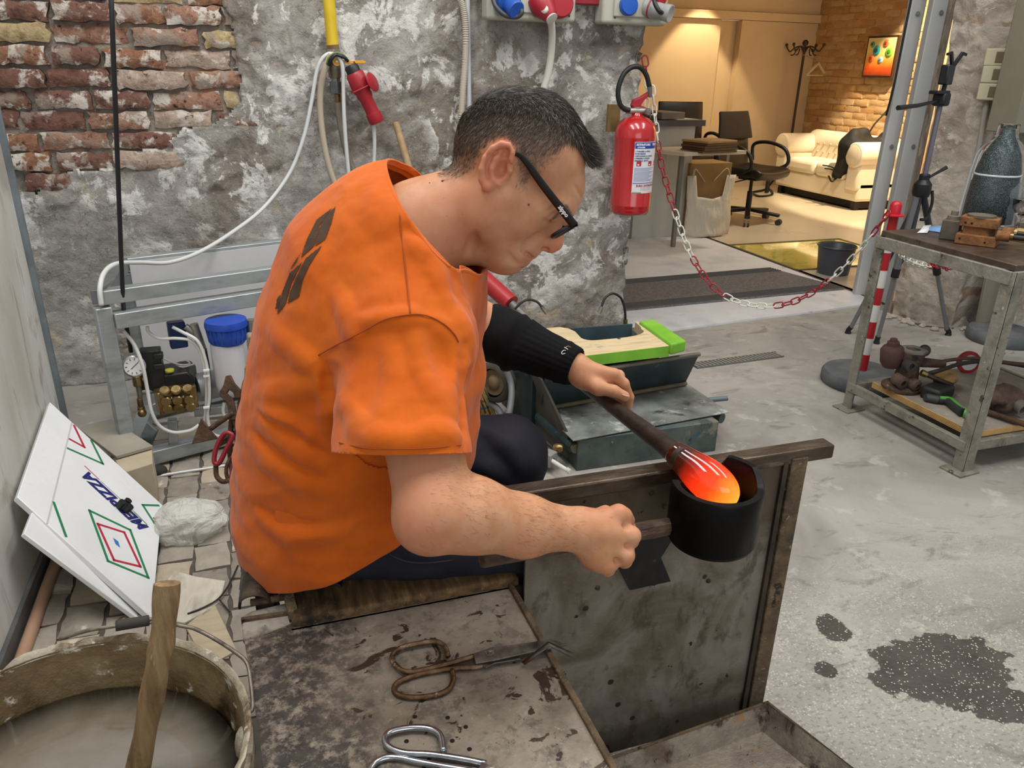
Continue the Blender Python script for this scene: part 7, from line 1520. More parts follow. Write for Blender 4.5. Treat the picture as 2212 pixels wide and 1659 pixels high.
# --- t-shirt
Sh = SDF((-.16, .82, .42), (.62, 1.66, 1.20), .0034)
c = Sh.cone
Hm = PY(742, 1150, 1.27)
c(Hm, T0, .180, .186, .05, TL, 1.10); c(T0, T1, .186, .200, .05, TL, 1.03); c(T1, T2, .200, .190, .05, TL, 1.0); c(T2, T3, .190, .168, .05, TL, 1.1); c(T3, T4, .168, .138, .05, TL, 1.2)
c(T4, PY(884, 492, 1.225), .136, .082, .06, TL, 1.1)
c(PY(850, 480, 1.24), PY(870, 560, 1.25), .085, .11, .05, TL, 1.25)
c(PY(925, 560, 1.20), PY(900, 640, 1.22), .085, .10, .05); c(T4, rsh, .115, .082, .06); c(T4, lsh, .115, .082, .06)
c(PY(870, 520, 1.15), rsh, .05, .075, .05)
c(PY(930, 640, 1.24), PY(952, 800, 1.24), .070, .062, .05)                        # chest and belly
torso_only = Sh.a.copy()
# right sleeve, wide and hanging
slA = rsh+V(0, 0, -.01); slB = PD(866, 990, 1.055); slC = PD(868, 1060, 1.04)
c(slA, slB, .083, .068, .045); c(slB, slC, .068, .070, .02)
c(PD(803, 900, 1.09), PD(790, 1040, 1.07), .048, .040, .04)
c(PD(935, 880, 1.06), PD(946, 1040, 1.03), .042, .040, .04)
# left sleeve
slL = PD(958, 640, 1.60); c(lsh, slL, .080, .070, .04); c(slL, slL+nrm(lelb-lsh)*.06, .072, .072, .02)
# gathered cloth: folds that follow the pull of the lean
R_ = lambda *p: list(p)
for px, r, sk in [
    (R_((552, 868), (610, 905), (690, 945), (760, 985)), .012, .004),
    (R_((556, 905), (620, 960), (700, 1005), (790, 1035)), .013, .005),
    (R_((545, 950), (600, 1010), (690, 1060), (800, 1085)), .012, .005),
    (R_((560, 1120), (640, 1158), (740, 1145), (835, 1095)), .011, .004),
    (R_((560, 845), (600, 850), (680, 830), (720, 830)), .010, .005),
    (R_((700, 820), (716, 900), (722, 990)), .010, .004),
    (R_((590, 720), (640, 760), (690, 800)), .008, .004),
    (R_((735, 640), (760, 700), (770, 740)), .007, .004),
    (R_((840, 740), (850, 820), (830, 900), (850, 960)), .009, .005),
    (R_((900, 700), (905, 780), (940, 850)), .008, .004),
    (R_((930, 690), (985, 760), (1000, 850)), .010, .004),
    (R_((960, 640), (1000, 720), (1010, 800)), .010, .004),
    (R_((740, 860), (780, 920), (830, 950)), .008, .004),
    (R_((730, 935), (800, 955), (870, 945)), .006, .003),
    (R_((900, 950), (950, 935), (990, 945)), .006, .003),
    (R_((905, 480), (960, 540), (985, 600)), .007, .004),
    (R_((880, 520), (930, 570), (965, 640)), .006, .004),
    (R_((780, 700), (850, 690), (900, 684)), .005, .003)]:
    fold(Sh, px, r, sk)
for px, r, sk in [
    (R_((556, 888), (620, 930), (700, 975), (770, 1008)), .009, -.004),
    (R_((548, 930), (610, 985), (700, 1030), (800, 1060)), .009, -.004),
    (R_((552, 1090), (600, 1125), (700, 1130), (830, 1080)), .009, -.005),
    (R_((706, 790), (712, 870), (730, 960)), .011, -.004),
    (R_((1002, 740), (1003, 850), (1000, 960)), .012, -.004)]:
    fold(Sh, px, r, sk, .006, sub=True)
X_, Y_, Z_ = Sh.ax[0][:, None, None], Sh.ax[1][None, :, None], Sh.ax[2][None, None, :]
bandm = np.abs(Sh.a) < .03
ii = np.nonzero(bandm); xs, ys, zs = Sh.ax[0][ii[0]], Sh.ax[1][ii[1]], Sh.ax[2][ii[2]]
wr = fbm(xs*7+zs*3, ys*7, zs*11-xs*4, 3); wr2 = vnoise(xs*30+zs*14, ys*30, zs*22-xs*16)
Sh.a[ii] += (-.0055*(.45-np.abs(wr)*2.2)-.0012*wr2).astype(np.float32)
me_sh, VS = Sh.mesh('t_shirt', 1)
bm = bmesh.new(); bm.from_mesh(me_sh)
def cut(bm, p, n, keep=None):
    """cut the cloth clean along a plane and drop what lies on the +n side (only where keep() says so)"""
    p, n = np.asarray(p, float), nrm(n)
    fs = [f for f in bm.faces if keep is None or keep(f.calc_center_median())]
    ge = set(fs)
    for f in fs: ge.update(f.edges); ge.update(f.verts)
    bmesh.ops.bisect_plane(bm, geom=list(ge), plane_co=p, plane_no=n, dist=1e-5)
    dl = [f for f in bm.faces if (keep is None or keep(f.calc_center_median())) and (np.array(f.calc_center_median())-p)@n > 0]
    bmesh.ops.delete(bm, geom=dl, context='FACES')
# neckline, hem, both sleeve ends
n0, n1, n2 = PY(868, 386, 1.215), PY(985, 545, 1.13), PY(903, 476, 1.12)
nn = nrm(np.cross(n1-n0, n2-n0)); nn = nn if nn@(Hc-n0) > 0 else -nn
cut(bm, n0, nn)
h0, h1 = PY(560, 1190, 1.27), PY(860, 1120, 1.13)
hv = nrm(np.cross(h1-h0, V(.25, 1, .12))); hv = hv if hv[2] < 0 else -hv
cut(bm, h0, hv, lambda q: (np.array(q)-relb)@nrm(rsh-relb) < .5 and not ((q[1] < 1.02)))
se = [PD(728, 976, 1.07), PD(865, 984, 1.0), PD(1001, 976, 1.06)]
sn = nrm(np.cross(se[2]-se[0], RAY(865, 980)+UP*.05)); sn = sn if sn[2] < 0 else -sn
def in_sleeve(q):
    q = np.array(q); ax = slC-slA; tt = (q-slA)@ax/(ax@ax); return tt > .3 and np.linalg.norm(q-slA-tt*ax) < .125 and q[1] < 1.09
cut(bm, se[0], sn, in_sleeve)
cut(bm, slL+nrm(lelb-lsh)*.012, nrm(lelb-lsh), lambda q: (np.array(q)-lsh)@nrm(lelb-lsh) > .03 and q[1] > 1.3 and (np.linalg.norm(np.array(q)-slL) < .16))
# keep only the largest piece
bm.verts.ensure_lookup_table(); seen = {}; comps = []
for v in bm.verts:
    if v in seen: continue
    st = [v]; seen[v] = 1; cp = [v]
    while st:
        q = st.pop()
        for e in q.link_edges:
            w = e.other_vert(q)
            if w not in seen: seen[w] = 1; st.append(w); cp.append(w)
    comps.append(cp)
comps.sort(key=len)
for cp in comps[:-1]: bmesh.ops.delete(bm, geom=cp, context='VERTS')
for f in bm.faces: f.smooth = True
bm.to_mesh(me_sh); bm.free()
# the side of the shirt that shows under the sleeve end
St = SDF((-.16, .82, .42), (.62, 1.66, 1.20), .0034); St.a = torso_only+.0015; del torso_only
hc = PD(850, 1010, 1.10); sl_, *_x = St.region(hc-V(.17, .17, .15), hc+V(.17, .17, .15))
Sp = SDF(hc-V(.17, .17, .15), hc+V(.16, .16, .14), .0034); Sp.lo = St.lo+np.array([q.start for q in sl_])*St.h; Sp.a = St.a[sl_].copy(); Sp.n = np.array(Sp.a.shape)
me_sp, _ = Sp.mesh('under_sleeve_side', 1)
t = NT('orange_cotton')
M_shirt = t.set(color=t.ramp(t.noise(9, 5), [(.35, '#c4580b'), (.65, '#cf6412')]), rough=.85, spec=.2, sheen=.15)
b = t.bump(t.noise(900, 2), .15, .001); b = t.bump(t.noise(9, 3, .5, 0, (1.3, 1.3, .8)), .30, .03, b); t.bump(t.noise(22, 2, .5, .2, (1.2, 1.2, .9)), .16, .012, b)
me_sh.materials.append(M_shirt)
shirt = meshobj('t_shirt', me_sh, person); shirt['label'] = 'orange cotton t-shirt with dark print on the back'
me_sp.materials.append(M_shirt); meshobj('under_sleeve_side', me_sp, shirt)
k = shirt.modifiers.new('cloth', 'SOLIDIFY'); k.thickness = .0022; k.offset = 1
# ribbed collar band along the neckline
cen = NB+(HP(1058, 425)-NB)*(((n0-NB)@nn)/((HP(1058, 425)-NB)@nn)); e1 = nrm(n1-n0); e2 = np.cross(nn, e1); loop = []
for i in range(64):
    a = 2*PI*i/64; d = e1*math.cos(a)+e2*math.sin(a); tt = np.linspace(.25, .02, 240); P = cen-nn*.003+tt[:, None]*d
    w = np.nonzero(Sh.sample(P) < 0)[0]
    loop.append(P[w[0]] if len(w) else cen+d*.09)
g = G(); band = []
Lp = np.array(loop); Lp = (np.roll(Lp, 1, 0)+Lp*2+np.roll(Lp, -1, 0))/4
for i, p in enumerate(Lp):
    o_ = nrm(p-cen); band.append([p+o_*.0036-nn*.017, p+o_*.0042-nn*.008, p+o_*.0030+nn*.003, p-o_*.001+nn*.004, p-o_*.002-nn*.006])
band.append(band[0]); g.grid(band); obj('collar', g, M_shirt, shirt, smooth=180)
# stitched sleeve hem
# dark print on the back: slanted blocks
def patch(name, quad, m, parent, sd, lift=.003, nu=10, nv=5):
    q = [np.array(p, float) for p in quad]; P = []; ok = True
    for i in range(nu+1):
        row = []
        for j in range(nv+1):
            u, v = i/nu, j/nv; p = q[0]*(1-u)*(1-v)+q[1]*u*(1-v)+q[2]*u*v+q[3]*(1-u)*v
            h = sd.hit(p[0], p[1]); row.append(h)
        P.append(row)
    flat = [p for r in P for p in r if p is not None]
    if len(flat) < 6: return
    for r in P:
        for j in range(len(r)):
            if r[j] is None: r[j] = min(flat, key=lambda z: abs((z-ORG)@RT))
    A = np.array(P); N = sd.grad(A.reshape(-1, 3)).reshape(A.shape); g = G(); g.grid(A+N*lift); return obj(name, g, m, parent, smooth=180)
M_print = pm('dark_print', ['#3c2816', '#4d341e'], 60, rough=.75, bump=.1)
def patch_poly(poly, m, step=1.5, lift=.0034):
    xs = np.arange(min(p[0] for p in poly), max(p[0] for p in poly)+step, step); ys = np.arange(min(p[1] for p in poly), max(p[1] for p in poly)+step, step); g = G(); idx = {}
    def vert(i, j):
        if (i, j) not in idx:
            x_, y_ = xs[i], ys[j]; h = Sh.hit(x_, y_, 1.0, 1.5)
            idx[(i, j)] = None if h is None else (len(g.v), g.v.append(tuple(h)))[0]
        return idx[(i, j)]
    for i in range(len(xs)-1):
        for j in range(len(ys)-1):
            if inpoly2((xs[i]+xs[i+1])/2, (ys[j]+ys[j+1])/2, poly):
                q = [vert(i, j), vert(i, j+1), vert(i+1, j+1), vert(i+1, j)]
                if None not in q: g.f.append(tuple(q))
    if not g.f: return
    N = Sh.grad(np.array(g.v)); g.v = [tuple(np.array(p)+n_*lift) for p, n_ in zip(g.v, N)]
    obj('print', g, m, shirt, smooth=180)
for q in [[(728, 448), (718, 486), (705, 519), (683, 534), (697, 486), (701, 477)], [(696, 489), (681, 534), (654, 558), (658, 543), (678, 510)], [(721, 452), (693, 489), (657, 543), (669, 513), (687, 477)],
          [(699, 531), (672, 573), (657, 606), (649, 642), (625, 657), (630, 633), (645, 597), (663, 561)], [(657, 567), (633, 612), (621, 657), (602, 681), (613, 633), (630, 591)], [(654, 547), (642, 570), (628, 588), (636, 573)], [(611, 636), (605, 666), (599, 669), (603, 645)]]: patch_poly(q, M_print)
M_seam = plain('#a4480a', .9)
for l_ in ([(690, 768), (725, 748), (760, 730), (795, 710), (830, 692), (865, 684), (900, 681), (930, 688), (960, 704), (980, 724), (988, 740)], [(864, 466), (868, 510), (874, 560), (880, 620), (886, 680)], [(738, 958), (800, 966), (870, 968), (940, 966), (992, 960)]):
    pts = [Sh.hit(x_, y_) for x_, y_ in l_]; pts = [p for p in pts if p is not None]
    if len(pts) > 2: N = Sh.grad(np.array(pts)); g = G(); g.tube(spline([p+n_*.0034 for p, n_ in zip(pts, N)], 6), .0011, 6); obj('seam', g, M_seam, shirt, smooth=180)

# --- trousers
Tr = SDF((-.16, .98, 0.03), (.72, 1.60, .80), .0042)
c = Tr.cone
rh, rk, ra_ = V(.10, 1.19, .572), V(.47, 1.150, .475), V(.50, 1.16, .09)
lh, lkn, la_ = V(.10, 1.39, .572), PZ(1092, 985, .555), None
la_ = V(lkn[0]+.02, lkn[1], .09)
c(V(.085, 1.205, .57), V(.085, 1.36, .57), .105, .105, .04); c(V(.06, 1.27, .60), V(.08, 1.27, .72), .13, .13, .05, TL, 1.1)
c(rh, rk, .100, .080, .04); c(rk, ra_, .074, .058, .03); c(lh, lkn, .104, .078, .04); c(lkn, la_, .074, .058, .03)
fold(Tr, [(760, 1225), (850, 1240), (950, 1222), (1020, 1200)], .010, .004); fold(Tr, [(820, 1140), (900, 1190), (1000, 1195)], .008, .004)
fold(Tr, [(1040, 930), (1090, 960), (1120, 1010)], .010, .004); fold(Tr, [(1020, 1000), (1060, 1010), (1100, 1040)], .010, .004)
ii = np.nonzero(np.abs(Tr.a) < .03); xs, ys, zs = Tr.ax[0][ii[0]], Tr.ax[1][ii[1]], Tr.ax[2][ii[2]]
Tr.a[ii] += (-.007*(1-np.abs(fbm(xs*9, ys*8+zs*3, zs*9, 3))*2)).astype(np.float32)
Tr.a[:, :, :int((.115-.03)/.0042)] = .3
me_tr, _ = Tr.mesh('trousers', 1)
M_trs = pm('navy_trousers', ['#23232b', '#2c2c35'], 14, rough=.82, bump=.15, bscale=500, spec=.25)
me_tr.materials.append(M_trs); tro = meshobj('trousers', me_tr, person); tro['label'] = 'dark navy work trousers'
g = G()
for a in (ra_, la_):
    p = a+V(.06, 0, 0); g.lathe([(.001, 0), (.052, .004), (.055, .03), (.046, .06), (.02, .085), (.001, .09)], (p[0], p[1], 0.002), n=20, sx=1.0, sy=2.5, up=(0, 1, 0))
obj('shoes', g, plain('#1d1b1a', .6), person, smooth=180)
# back pocket flap and a turned-out corner of cloth
fp = [Tr.hit(x, y) for x, y in ((812, 1180), (880, 1213), (960, 1212), (1010, 1196))]
fp = [p for p in fp if p is not None]
if len(fp) > 2:
    g = G(); g.tube(spline([p+nrm(ORG-p)*.0008 for p in fp], 6), .0014, 6); obj('seam', g, plain('#3a3a44', .8), tro)
a = [PZ(652, 1224, .545), PZ(700, 1250, .520), PZ(736, 1268, .486), PZ(748, 1238, .500), PZ(742, 1222, .53)]
b = [p+nrm(FW)*.02+V(0, 0, .004) for p in a]
g = G(); g.grid([a, [(x+y)/2+V(0, -.004, 0) for x, y in zip(a, b)], b]); obj('pocket_flap', g, M_trs, tro, smooth=180, solid=.003)

# --- knitted black sleeve on the left forearm
sA = PD(1050, 700, 1.622); sA = lelb+(lwr-lelb)*.02; sB = PD(1243, 793, 1.553)
g = G(); rows = []; ax_ = sB-sA; x_, y_, d_ = frame_from(ax_); n_ = 72
stn = [(0, .0560), (.02, .0605), (.06, .0615), (.14, .0600), (.24, .0585), (.30, .0590), (.33, .0630), (.37, .0600), (.40, .0545), (.44, .0555), (.47, .0520), (.55, .0495), (.65, .0468), (.75, .0445), (.84, .0420), (.86, .0440), (.91, .0415), (.97, .0395), (1.0, .0375), (1.0, .033)]
for tt, r in stn:
    row = []
    for k in range(n_+1):
        a = 2*PI*k/n_; rr = r*1.0+(.0011*math.cos(a*24) if tt > .45 else .0)+.0022*math.sin(3*a+tt*22)*(1 if .1 < tt < .5 else .2)
        row.append(sA+ax_*tt+rr*(x_*math.cos(a)+y_*math.sin(a)))
    rows.append(row)
g.grid(rows); slv = obj('forearm_sleeve', g, pm('black_knit', ['#0d0d0f', '#17171a'], 30, rough=.9, bump=.3, bscale=700, spec=.15), person, smooth=180, solid=.002)
slv['label'] = 'black knitted protective sleeve on the forearm'
q = PD(1218, 757, 1.50); g = G()
def on_sleeve(px, py):
    for d in np.arange(1.42, 1.66, .001):
        p = PD(px, py, d); tt = (p-sA)@ax_/(ax_@ax_); rr = np.interp(tt, [s_[0] for s_ in stn], [s_[1] for s_ in stn])
        if np.linalg.norm(p-sA-tt*ax_) < rr+.0025: return p
    return PD(px, py, 1.5)
g.tube(spline([on_sleeve(*p) for p in ((1222, 757), (1217, 757), (1213, 762), (1215, 765), (1221, 763))], 4), .0008, 5)
g.tube([on_sleeve(*p) for p in ((1223, 752), (1227, 755), (1219, 750))], .0008, 5); obj('logo', g, plain('#e8e8e8', .6), slv)
g = G(); g.tube(spline([on_sleeve(*p) for p in ((1222, 750), (1228, 748), (1233, 751))], 4), .001, 5); obj('clasp', g, plain('#b9a98a', .3, .9), slv)

# --- spectacles
M_spec = plain('#131414', .35); gl = thing('spectacles', 'x', 'x', HP(1200, 450)); del gl['label']; del gl['category']
bpy.data.objects.remove(gl)
gA, gB_ = HP(1110, 330, .083), HP(1233, 478, .070)
tp = spline([HP(1104, 335, .083), HP(1121, 338, .082), HP(1140, 358, .0805), HP(1170, 400, .078), HP(1228, 474, .071), HP(1233, 480, .069)], 8)
g = G(); rows = []; 
for i, p in enumerate(tp):
    T_ = nrm(tp[min(i+1, len(tp)-1)]-tp[max(i-1, 0)]); w = nrm(np.cross(T_, HL)); hw = np.interp(i/(len(tp)-1), [0, .25, .5, 1], [.0022, .0035, .0052, .0066]); th = .0014
    rows.append([p+w*hw+HL*th, p-w*hw+HL*th, p-w*hw-HL*th, p+w*hw-HL*th, p+w*hw+HL*th])
g.grid(rows); spec = obj('spectacles', g, M_spec, person, smooth=30, solid=.0006); spec['label'] = 'black framed spectacles'
tdv = HP(1228, 474, .071)-HP(1180, 413, .077); text_obj('lettering', 'zippo', .0092, basis(HP(1211, 452, .0742)+HL*.0030, tdv, np.cross(HL, tdv)), plain('#f2f2f2', .5), spec, extrude=.0001, bold=.0003)
lens_u = nrm(HP(1187, 507)-HP(1233, 481)); 
def ring(l0, l1):
    pts = []
    for i in range(40):
        a = 2*PI*i/40; ca, sa = math.cos(a), math.sin(a); e = 3.2
        u = math.copysign(abs(ca)**(2/e), ca); w = math.copysign(abs(sa)**(2/e), sa)
        pts.append(HP(1214, 495, 0)+lens_u*(.0195*u)+nrm(HL*.96+nrm(HP(1240, 520)-HP(1210, 494))*(-.17 if l0+l1 > 0 else .17))*((l1-l0)/2*w)+HL*(l0+l1)/2)
    return pts
for l0, l1 in ((.012, .066), (-.066, -.012)):
    rp = ring(l0, l1); g = G(); g.tube(rp, .0030, 8, closed=True); obj('rim', g, M_spec, spec, smooth=180)
    g = G(); g.add(rp, [tuple(range(40))]); t_ = NT('lens_glass'); t_.set(color='#f4f7f2', rough=.02, trans=1.0, ior=1.08, spec=.5, alpha=.35); obj('lens', g, t_.m, spec, smooth=0)
g = G(); g.tube(spline([HP(1216, 489, .013), HP(1224, 492, .0), HP(1216, 489, -.013)], 6), .002, 8); obj('bridge', g, M_spec, spec, smooth=180)
g = G(); g.tube([HP(1110, 332, -.083), HP(1233, 480, -.069)], .002, 8); obj('temple', g, M_spec, spec, smooth=180)
# moles
for x, y, l, r in ((956, 391, None, 2.6), (1142, 442, None, 2.4), (928, 395, None, 1.4)):
    h = B.hit(x, y)
    if h is not None: g = G(); g.sph(h, r*hs, n=8, m=6); obj('mole', g, plain('#7a4632', .6), person, smooth=180)
# ================================================================== office furniture
# entrance mat
g = G(); m4 = [PZ(1346, 606, .012), PZ(1660, 580, .012), PZ(1826, 625, .012), PZ(1346, 672, .012)]
t = NT('ribbed_grey_mat'); rbx = t.noise(160, 2, .5, 0, (.1, 4, 1)); t.set(color=t.mix(t.step(t.noise(80, 5, .7), .4, .65), '#6b6764', '#85817d'), rough=.95, spec=.1); t.bump(rbx, .5, .01)
mt = thing('floor_mat', 'long dark grey ribbed mat in the office entrance', 'mat', PZ(1560, 640, .01)); yn_, yf_ = .5*(m4[3][1]+m4[2][1]), .5*(m4[0][1]+m4[1][1])
g.prism(m4, (0, 0, .008)); obj('mat', g, t.m, mt, smooth=0)
for k in range(5):
    for a, b in ((m4[3], m4[2]), (m4[0], m4[1])):
        o_ = (m4[0]-m4[3])*(.03+.035*k) if a is m4[3] else (m4[3]-m4[0])*(.03+.035*k); o2 = (m4[1]-m4[2])*(.03+.035*k) if a is m4[3] else (m4[2]-m4[1])*(.03+.035*k)
        g = G(); g.bar(a+o_+V(0, 0, .010), b+o2+V(0, 0, .010), .008, .005); obj('rib', g, plain('#5a5754', .9), mt, smooth=0)
# counter
M_lam = pm('grey_laminate', ['#b9b8ae', '#c2c1b7'], 3, rough=.5, rvar=.03)
c0_, c1_ = PZ(1424, 513, .01), PZ(1478, 509, .01); zc = zat(c0_[0], c0_[1], 272)
cn = thing('reception_counter', 'grey reception counter end with a dark top in the office', 'counter', (c0_[0]-.3, c0_[1]+.2, 0))
g = G(); g.prism([c0_, c1_, c1_+V(-.35, .9, 0), V(2.0, c0_[1]+1.0, .01), V(2.0, c0_[1]+.5, .01)], (0, 0, zc-.01)); obj('body', g, M_lam, cn, smooth=0)
tp0 = [PZ(x, y, zc+.05) for x, y in ((1424, 258), (1436, 273), (1498, 268), (1494, 258), (1440, 250))]
g = G(); g.prism([c0_*V(1, 1, 0)+V(-.06, -.05, zc), c1_*V(1, 1, 0)+V(.06, -.05, zc), c1_*V(1, 1, 0)+V(.06, .5, zc), V(2.0, c0_[1]+1.1, zc), V(2.0, c0_[1]+.4, zc)], (0, 0, .045)); obj('top', g, plain('#5a5452', .4), cn, smooth=0)
bn_ = V(c0_[0]+.02, c0_[1]+.10, zc+.046); g = G(); g.box(bn_+V(-.02, .05, .03), (.24, .30, .055), rotz(.2)); tag(obj('ring_binder', g, plain('#7a7162', .5), bevel=.004), 'grey-brown ring binder lying on the counter top', 'binder')
g = G(); g.box(bn_+V(.12, -.03, .003), (.20, .18, .006), rotz(.1)); tag(obj('paper_sheet', g, plain('#d9cba8', .7)), 'pale paper sheet beside the binder on the counter', 'paper')
g = G(); g.box(bn_+V(-.16, -.04, .02), (.07, .05, .04), rotz(.3)); tag(obj('stapler', g, plain('#8d8a84', .3, .6), bevel=.008), 'small metallic object left of the binder on the counter', 'desk item')
# desk
dz = zat(4.05, 6.35, 325)
ds = thing('office_desk', 'light desk with metal legs behind the reception counter', 'desk', (3.9, 6.3, 0))
dq = [PZ(1480, 330, .72), PZ(1555, 334, .72), PZ(1618, 331, .72), PZ(1550, 318, .72)]
d0_, d1_ = PZ(1478, 338, .72), PZ(1612, 333, .72); g = G(); g.prism([d0_, d1_, d1_+V(-.25, .55, 0), d0_+V(-.25, .55, 0)], (0, 0, .028)); obj('desktop', g, plain('#d8cdb5', .4), ds, bevel=.003)
for p in (PZ(1553, 488, 0), d1_+V(-.33, .5, 0), d0_+V(-.15, .5, 0), d0_+V(.05, .12, 0)): g = G(); g.box((p[0], p[1], .365), (.03, .03, .71)); obj('leg', g, plain('#8f8a80', .35, .6), ds)
for k in range(5):
    p = d0_+V(.28+.01*(k % 2), .12, .030+.018*k); g = G(); g.box(p, (.34, .26, .016), rotz(.15+.04*k)); tag(obj('folder', g, pm('tan_folder', ['#a08050', '#b3946a'] if k > 3 else ['#5a4028', '#6e5236'], 6, rough=.7), bevel=.002), ('bottom', 'second from bottom', 'middle', 'second from top', 'top')[k]+' folder of the pile on the office desk', 'folder', 'folders piled on the desk')
# cardboard box and carrier bag in front of the desk
bp = PZ(1517, 505, .01); g = G(); bx0, bx1 = PZ(1472, 512, .01), PZ(1558, 503, .01)
g.box(((bx0[0]+bx1[0])/2, bx0[1]+.16, .31), (bx1[0]-bx0[0]-.03, .28, .60), rotz(.06)); tag(obj('cardboard_box', g, pm('cardboard', ['#8a6a3e', '#9c7a4a'], 5, rough=.8), bevel=.003), 'tall brown cardboard box under the office desk', 'box')
t = NT('white_carrier_film'); t.set(color='#cdc6b6', rough=.35, spec=.4); t.bump(t.noise(14, 4, .5, 1.0, (1, 1, .3)), .6, .05)
g = G(); rows = []; zb0 = .02; H_ = .50; wx0, wx1, wy = bx0[0]-.01, bx1[0]-.005, bx0[1]
for i in range(15):
    v_ = i/14; row = []
    for j in range(19):
        u_ = j/18; top_h = H_*(1.0 if (u_ < .18 or u_ > .82) else .62+.14*abs(u_-.5)); z = zb0+v_*top_h; x = wx0+(wx1-wx0)*u_
        row.append(V(x+.012*math.sin(9*u_+4*v_)*v_, wy-.03-.05*math.sin(PI*u_)*(1-.45*v_)+.012*fbm(u_*5, v_*4, 2, 3), z))
    rows.append(row)
g.grid(rows); cb = thing('carrier_bag', 'white plastic carrier bag hung in front of the cardboard box', 'bag', (wx0+.2, wy, 0)); obj('bag_front', g, t.m, cb, smooth=180, solid=.003)
g = G(); g.tube(spline([rows[14][2], rows[14][2]+V(.03, .02, .05), V((wx0+wx1)/2-.04, wy+.01, .46)], 6), .010, 8, flat=.3); obj('bag_handle', g, t.m, cb, smooth=180)
g = G(); g.tube(spline([rows[14][16], rows[14][16]+V(-.03, .02, .05), V((wx0+wx1)/2+.04, wy+.01, .46)], 6), .010, 8, flat=.3); obj('bag_handle', g, t.m, cb, smooth=180)
# office chairs
M_lea = plain('#14110f', .45); M_mesh = plain('#2a211a', .8)
def swivel(loc, rz, label, mesh_back=True, low=.47):
    c_ = thing('office_chair', label, 'chair', loc); R_z = rotz(rz); L = lambda *p: np.asarray(loc)+R_z@V(*p)
    rows = []
    for i in range(9):
        a = i/8; x = -.22+.46*a; rows.append([L(x, y, low+.035+.018*math.cos(y*7)*-1+.012*(a-.5)**2*4-(.03*(a > .9))) for y in np.linspace(-.24, .24, 9)])
    g = G(); g.grid(rows); obj('seat', g, M_lea, c_, smooth=180, solid=.075, bevel=.02)
    def back(z0, z1, m, nm, w0=.23, w1=.20):
        rows = []
        for i in range(7):
            a = i/6; z = z0+(z1-z0)*a; rows.append([L(-.25-.05*a-.10*max(0, z-.9)+.035*math.cos(y*5), y*(w0+(w1-w0)*a)/.23, z) for y in np.linspace(-.23, .23, 9)])
        g = G(); g.grid(rows); obj(nm, g, m, c_, smooth=180, solid=.028, bevel=.01)
    if mesh_back: back(low+.0, low+.30, M_lea, 'backrest', .25, .25); back(low+.30, low+.54, M_mesh, 'mesh_back', .25, .21)
    else: back(low+.02, low+.56, M_lea, 'backrest', .25, .24)
    for s_ in (-1, 1): g = G(); g.tube(spline([L(-.20, .26*s_, low+.10), L(-.22, .28*s_, low+.24), L(-.06, .29*s_, low+.27), L(.12, .29*s_, low+.22), L(.17, .28*s_, low+.10), L(.06, .24*s_, low+.03)], 5), .017, 8); obj('armrest', g, M_blk, c_, smooth=180)
    g = G(); g.cyl(L(0, 0, .24), L(0, 0, low), .016, n=12); obj('gas_lift', g, M_blk, c_); g = G(); g.cyl(L(0, 0, .10), L(0, 0, .28), .026, n=14); obj('column', g, M_blk, c_); g = G(); g.box(L(0, 0, low-.02), (.20, .16, .05), R_z); obj('mechanism', g, M_blk, c_, bevel=.01)
    g = G(); g.cyl(L(.02, -.05, low-.03), L(.02, -.34, low-.05), .006, n=8); obj('lever', g, M_blk, c_)
    for k in range(5):
        a = 2*PI*k/5+.3; e = L(.30*math.cos(a), .30*math.sin(a), .085); g = G(); g.bar(L(0, 0, .115), e, .05, .028); ar = obj('base_arm', g, M_blk, c_, bevel=.006)
        d = nrm(V(-math.sin(a+rz), math.cos(a+rz), 0)); w_ = V(e[0], e[1], .035)
        for s_ in (-1, 1): g = G(); g.lathe([(.012, 0), (.028, .002), (.028, .016), (.012, .018)], w_+d*(.008*s_-(.018 if s_ < 0 else 0)), d, 16); obj('caster', g, plain('#3a3836', .4), ar)
    return c_
ch = PZ(1612, 478, .01); swivel((ch[0], ch[1], .01), -1.22, 'black swivel chair with mesh back and armrests facing the sofa', True, .43)
ch2 = PY(1480, 300, 6.9); swivel((ch2[0]+.14, 7.05, .01), -PI/2-.1, 'tall black leather chair behind the desk', False, .46)
# sofa along the brick wall
M_sofa = pm('cream_leather', ['#ddd2bb', '#e5dac4'], 4, rough=.45, rvar=.04, spec=.4); t = NT('sofa_leather')
s0_, s1_ = PZ(1663, 414, .01), PZ(1832, 458, .01); SX = .5*(s0_[0]+s1_[0])+.02; SYn, SYf = s1_[1], s0_[1]
sf = thing('sofa', 'cream leather chesterfield sofa along the office brick wall', 'sofa', (SX+.42, (SYn+SYf)/2, 0)); SW = .60; aw = .24
g = G(); g.box((SX+SW/2+.02, (SYn+SYf)/2, .20), (SW-.04, SYf-SYn-.06, .20)); obj('base', g, M_sofa, sf, bevel=.03, bseg=3)
g = G(); g.box((SX+SW/2+.05, (SYn+SYf)/2, .06), (SW-.12, SYf-SYn-.16, .07)); obj('plinth', g, plain('#1a1512', .7), sf)
for y in (SYn+.10, SYf-.10): g = G(); g.box((SX+.10, y, .055), (.06, .06, .10)); obj('foot', g, plain('#15110f', .5), sf)
mid_ = (SYn+SYf)/2
for a, b in ((SYn+aw, mid_), (mid_, SYf-aw)): g = G(); g.box((SX+.24, (a+b)/2, .365), (.46, b-a-.01, .15)); obj('seat_cushion', g, M_sofa, sf, bevel=.05, bseg=4)
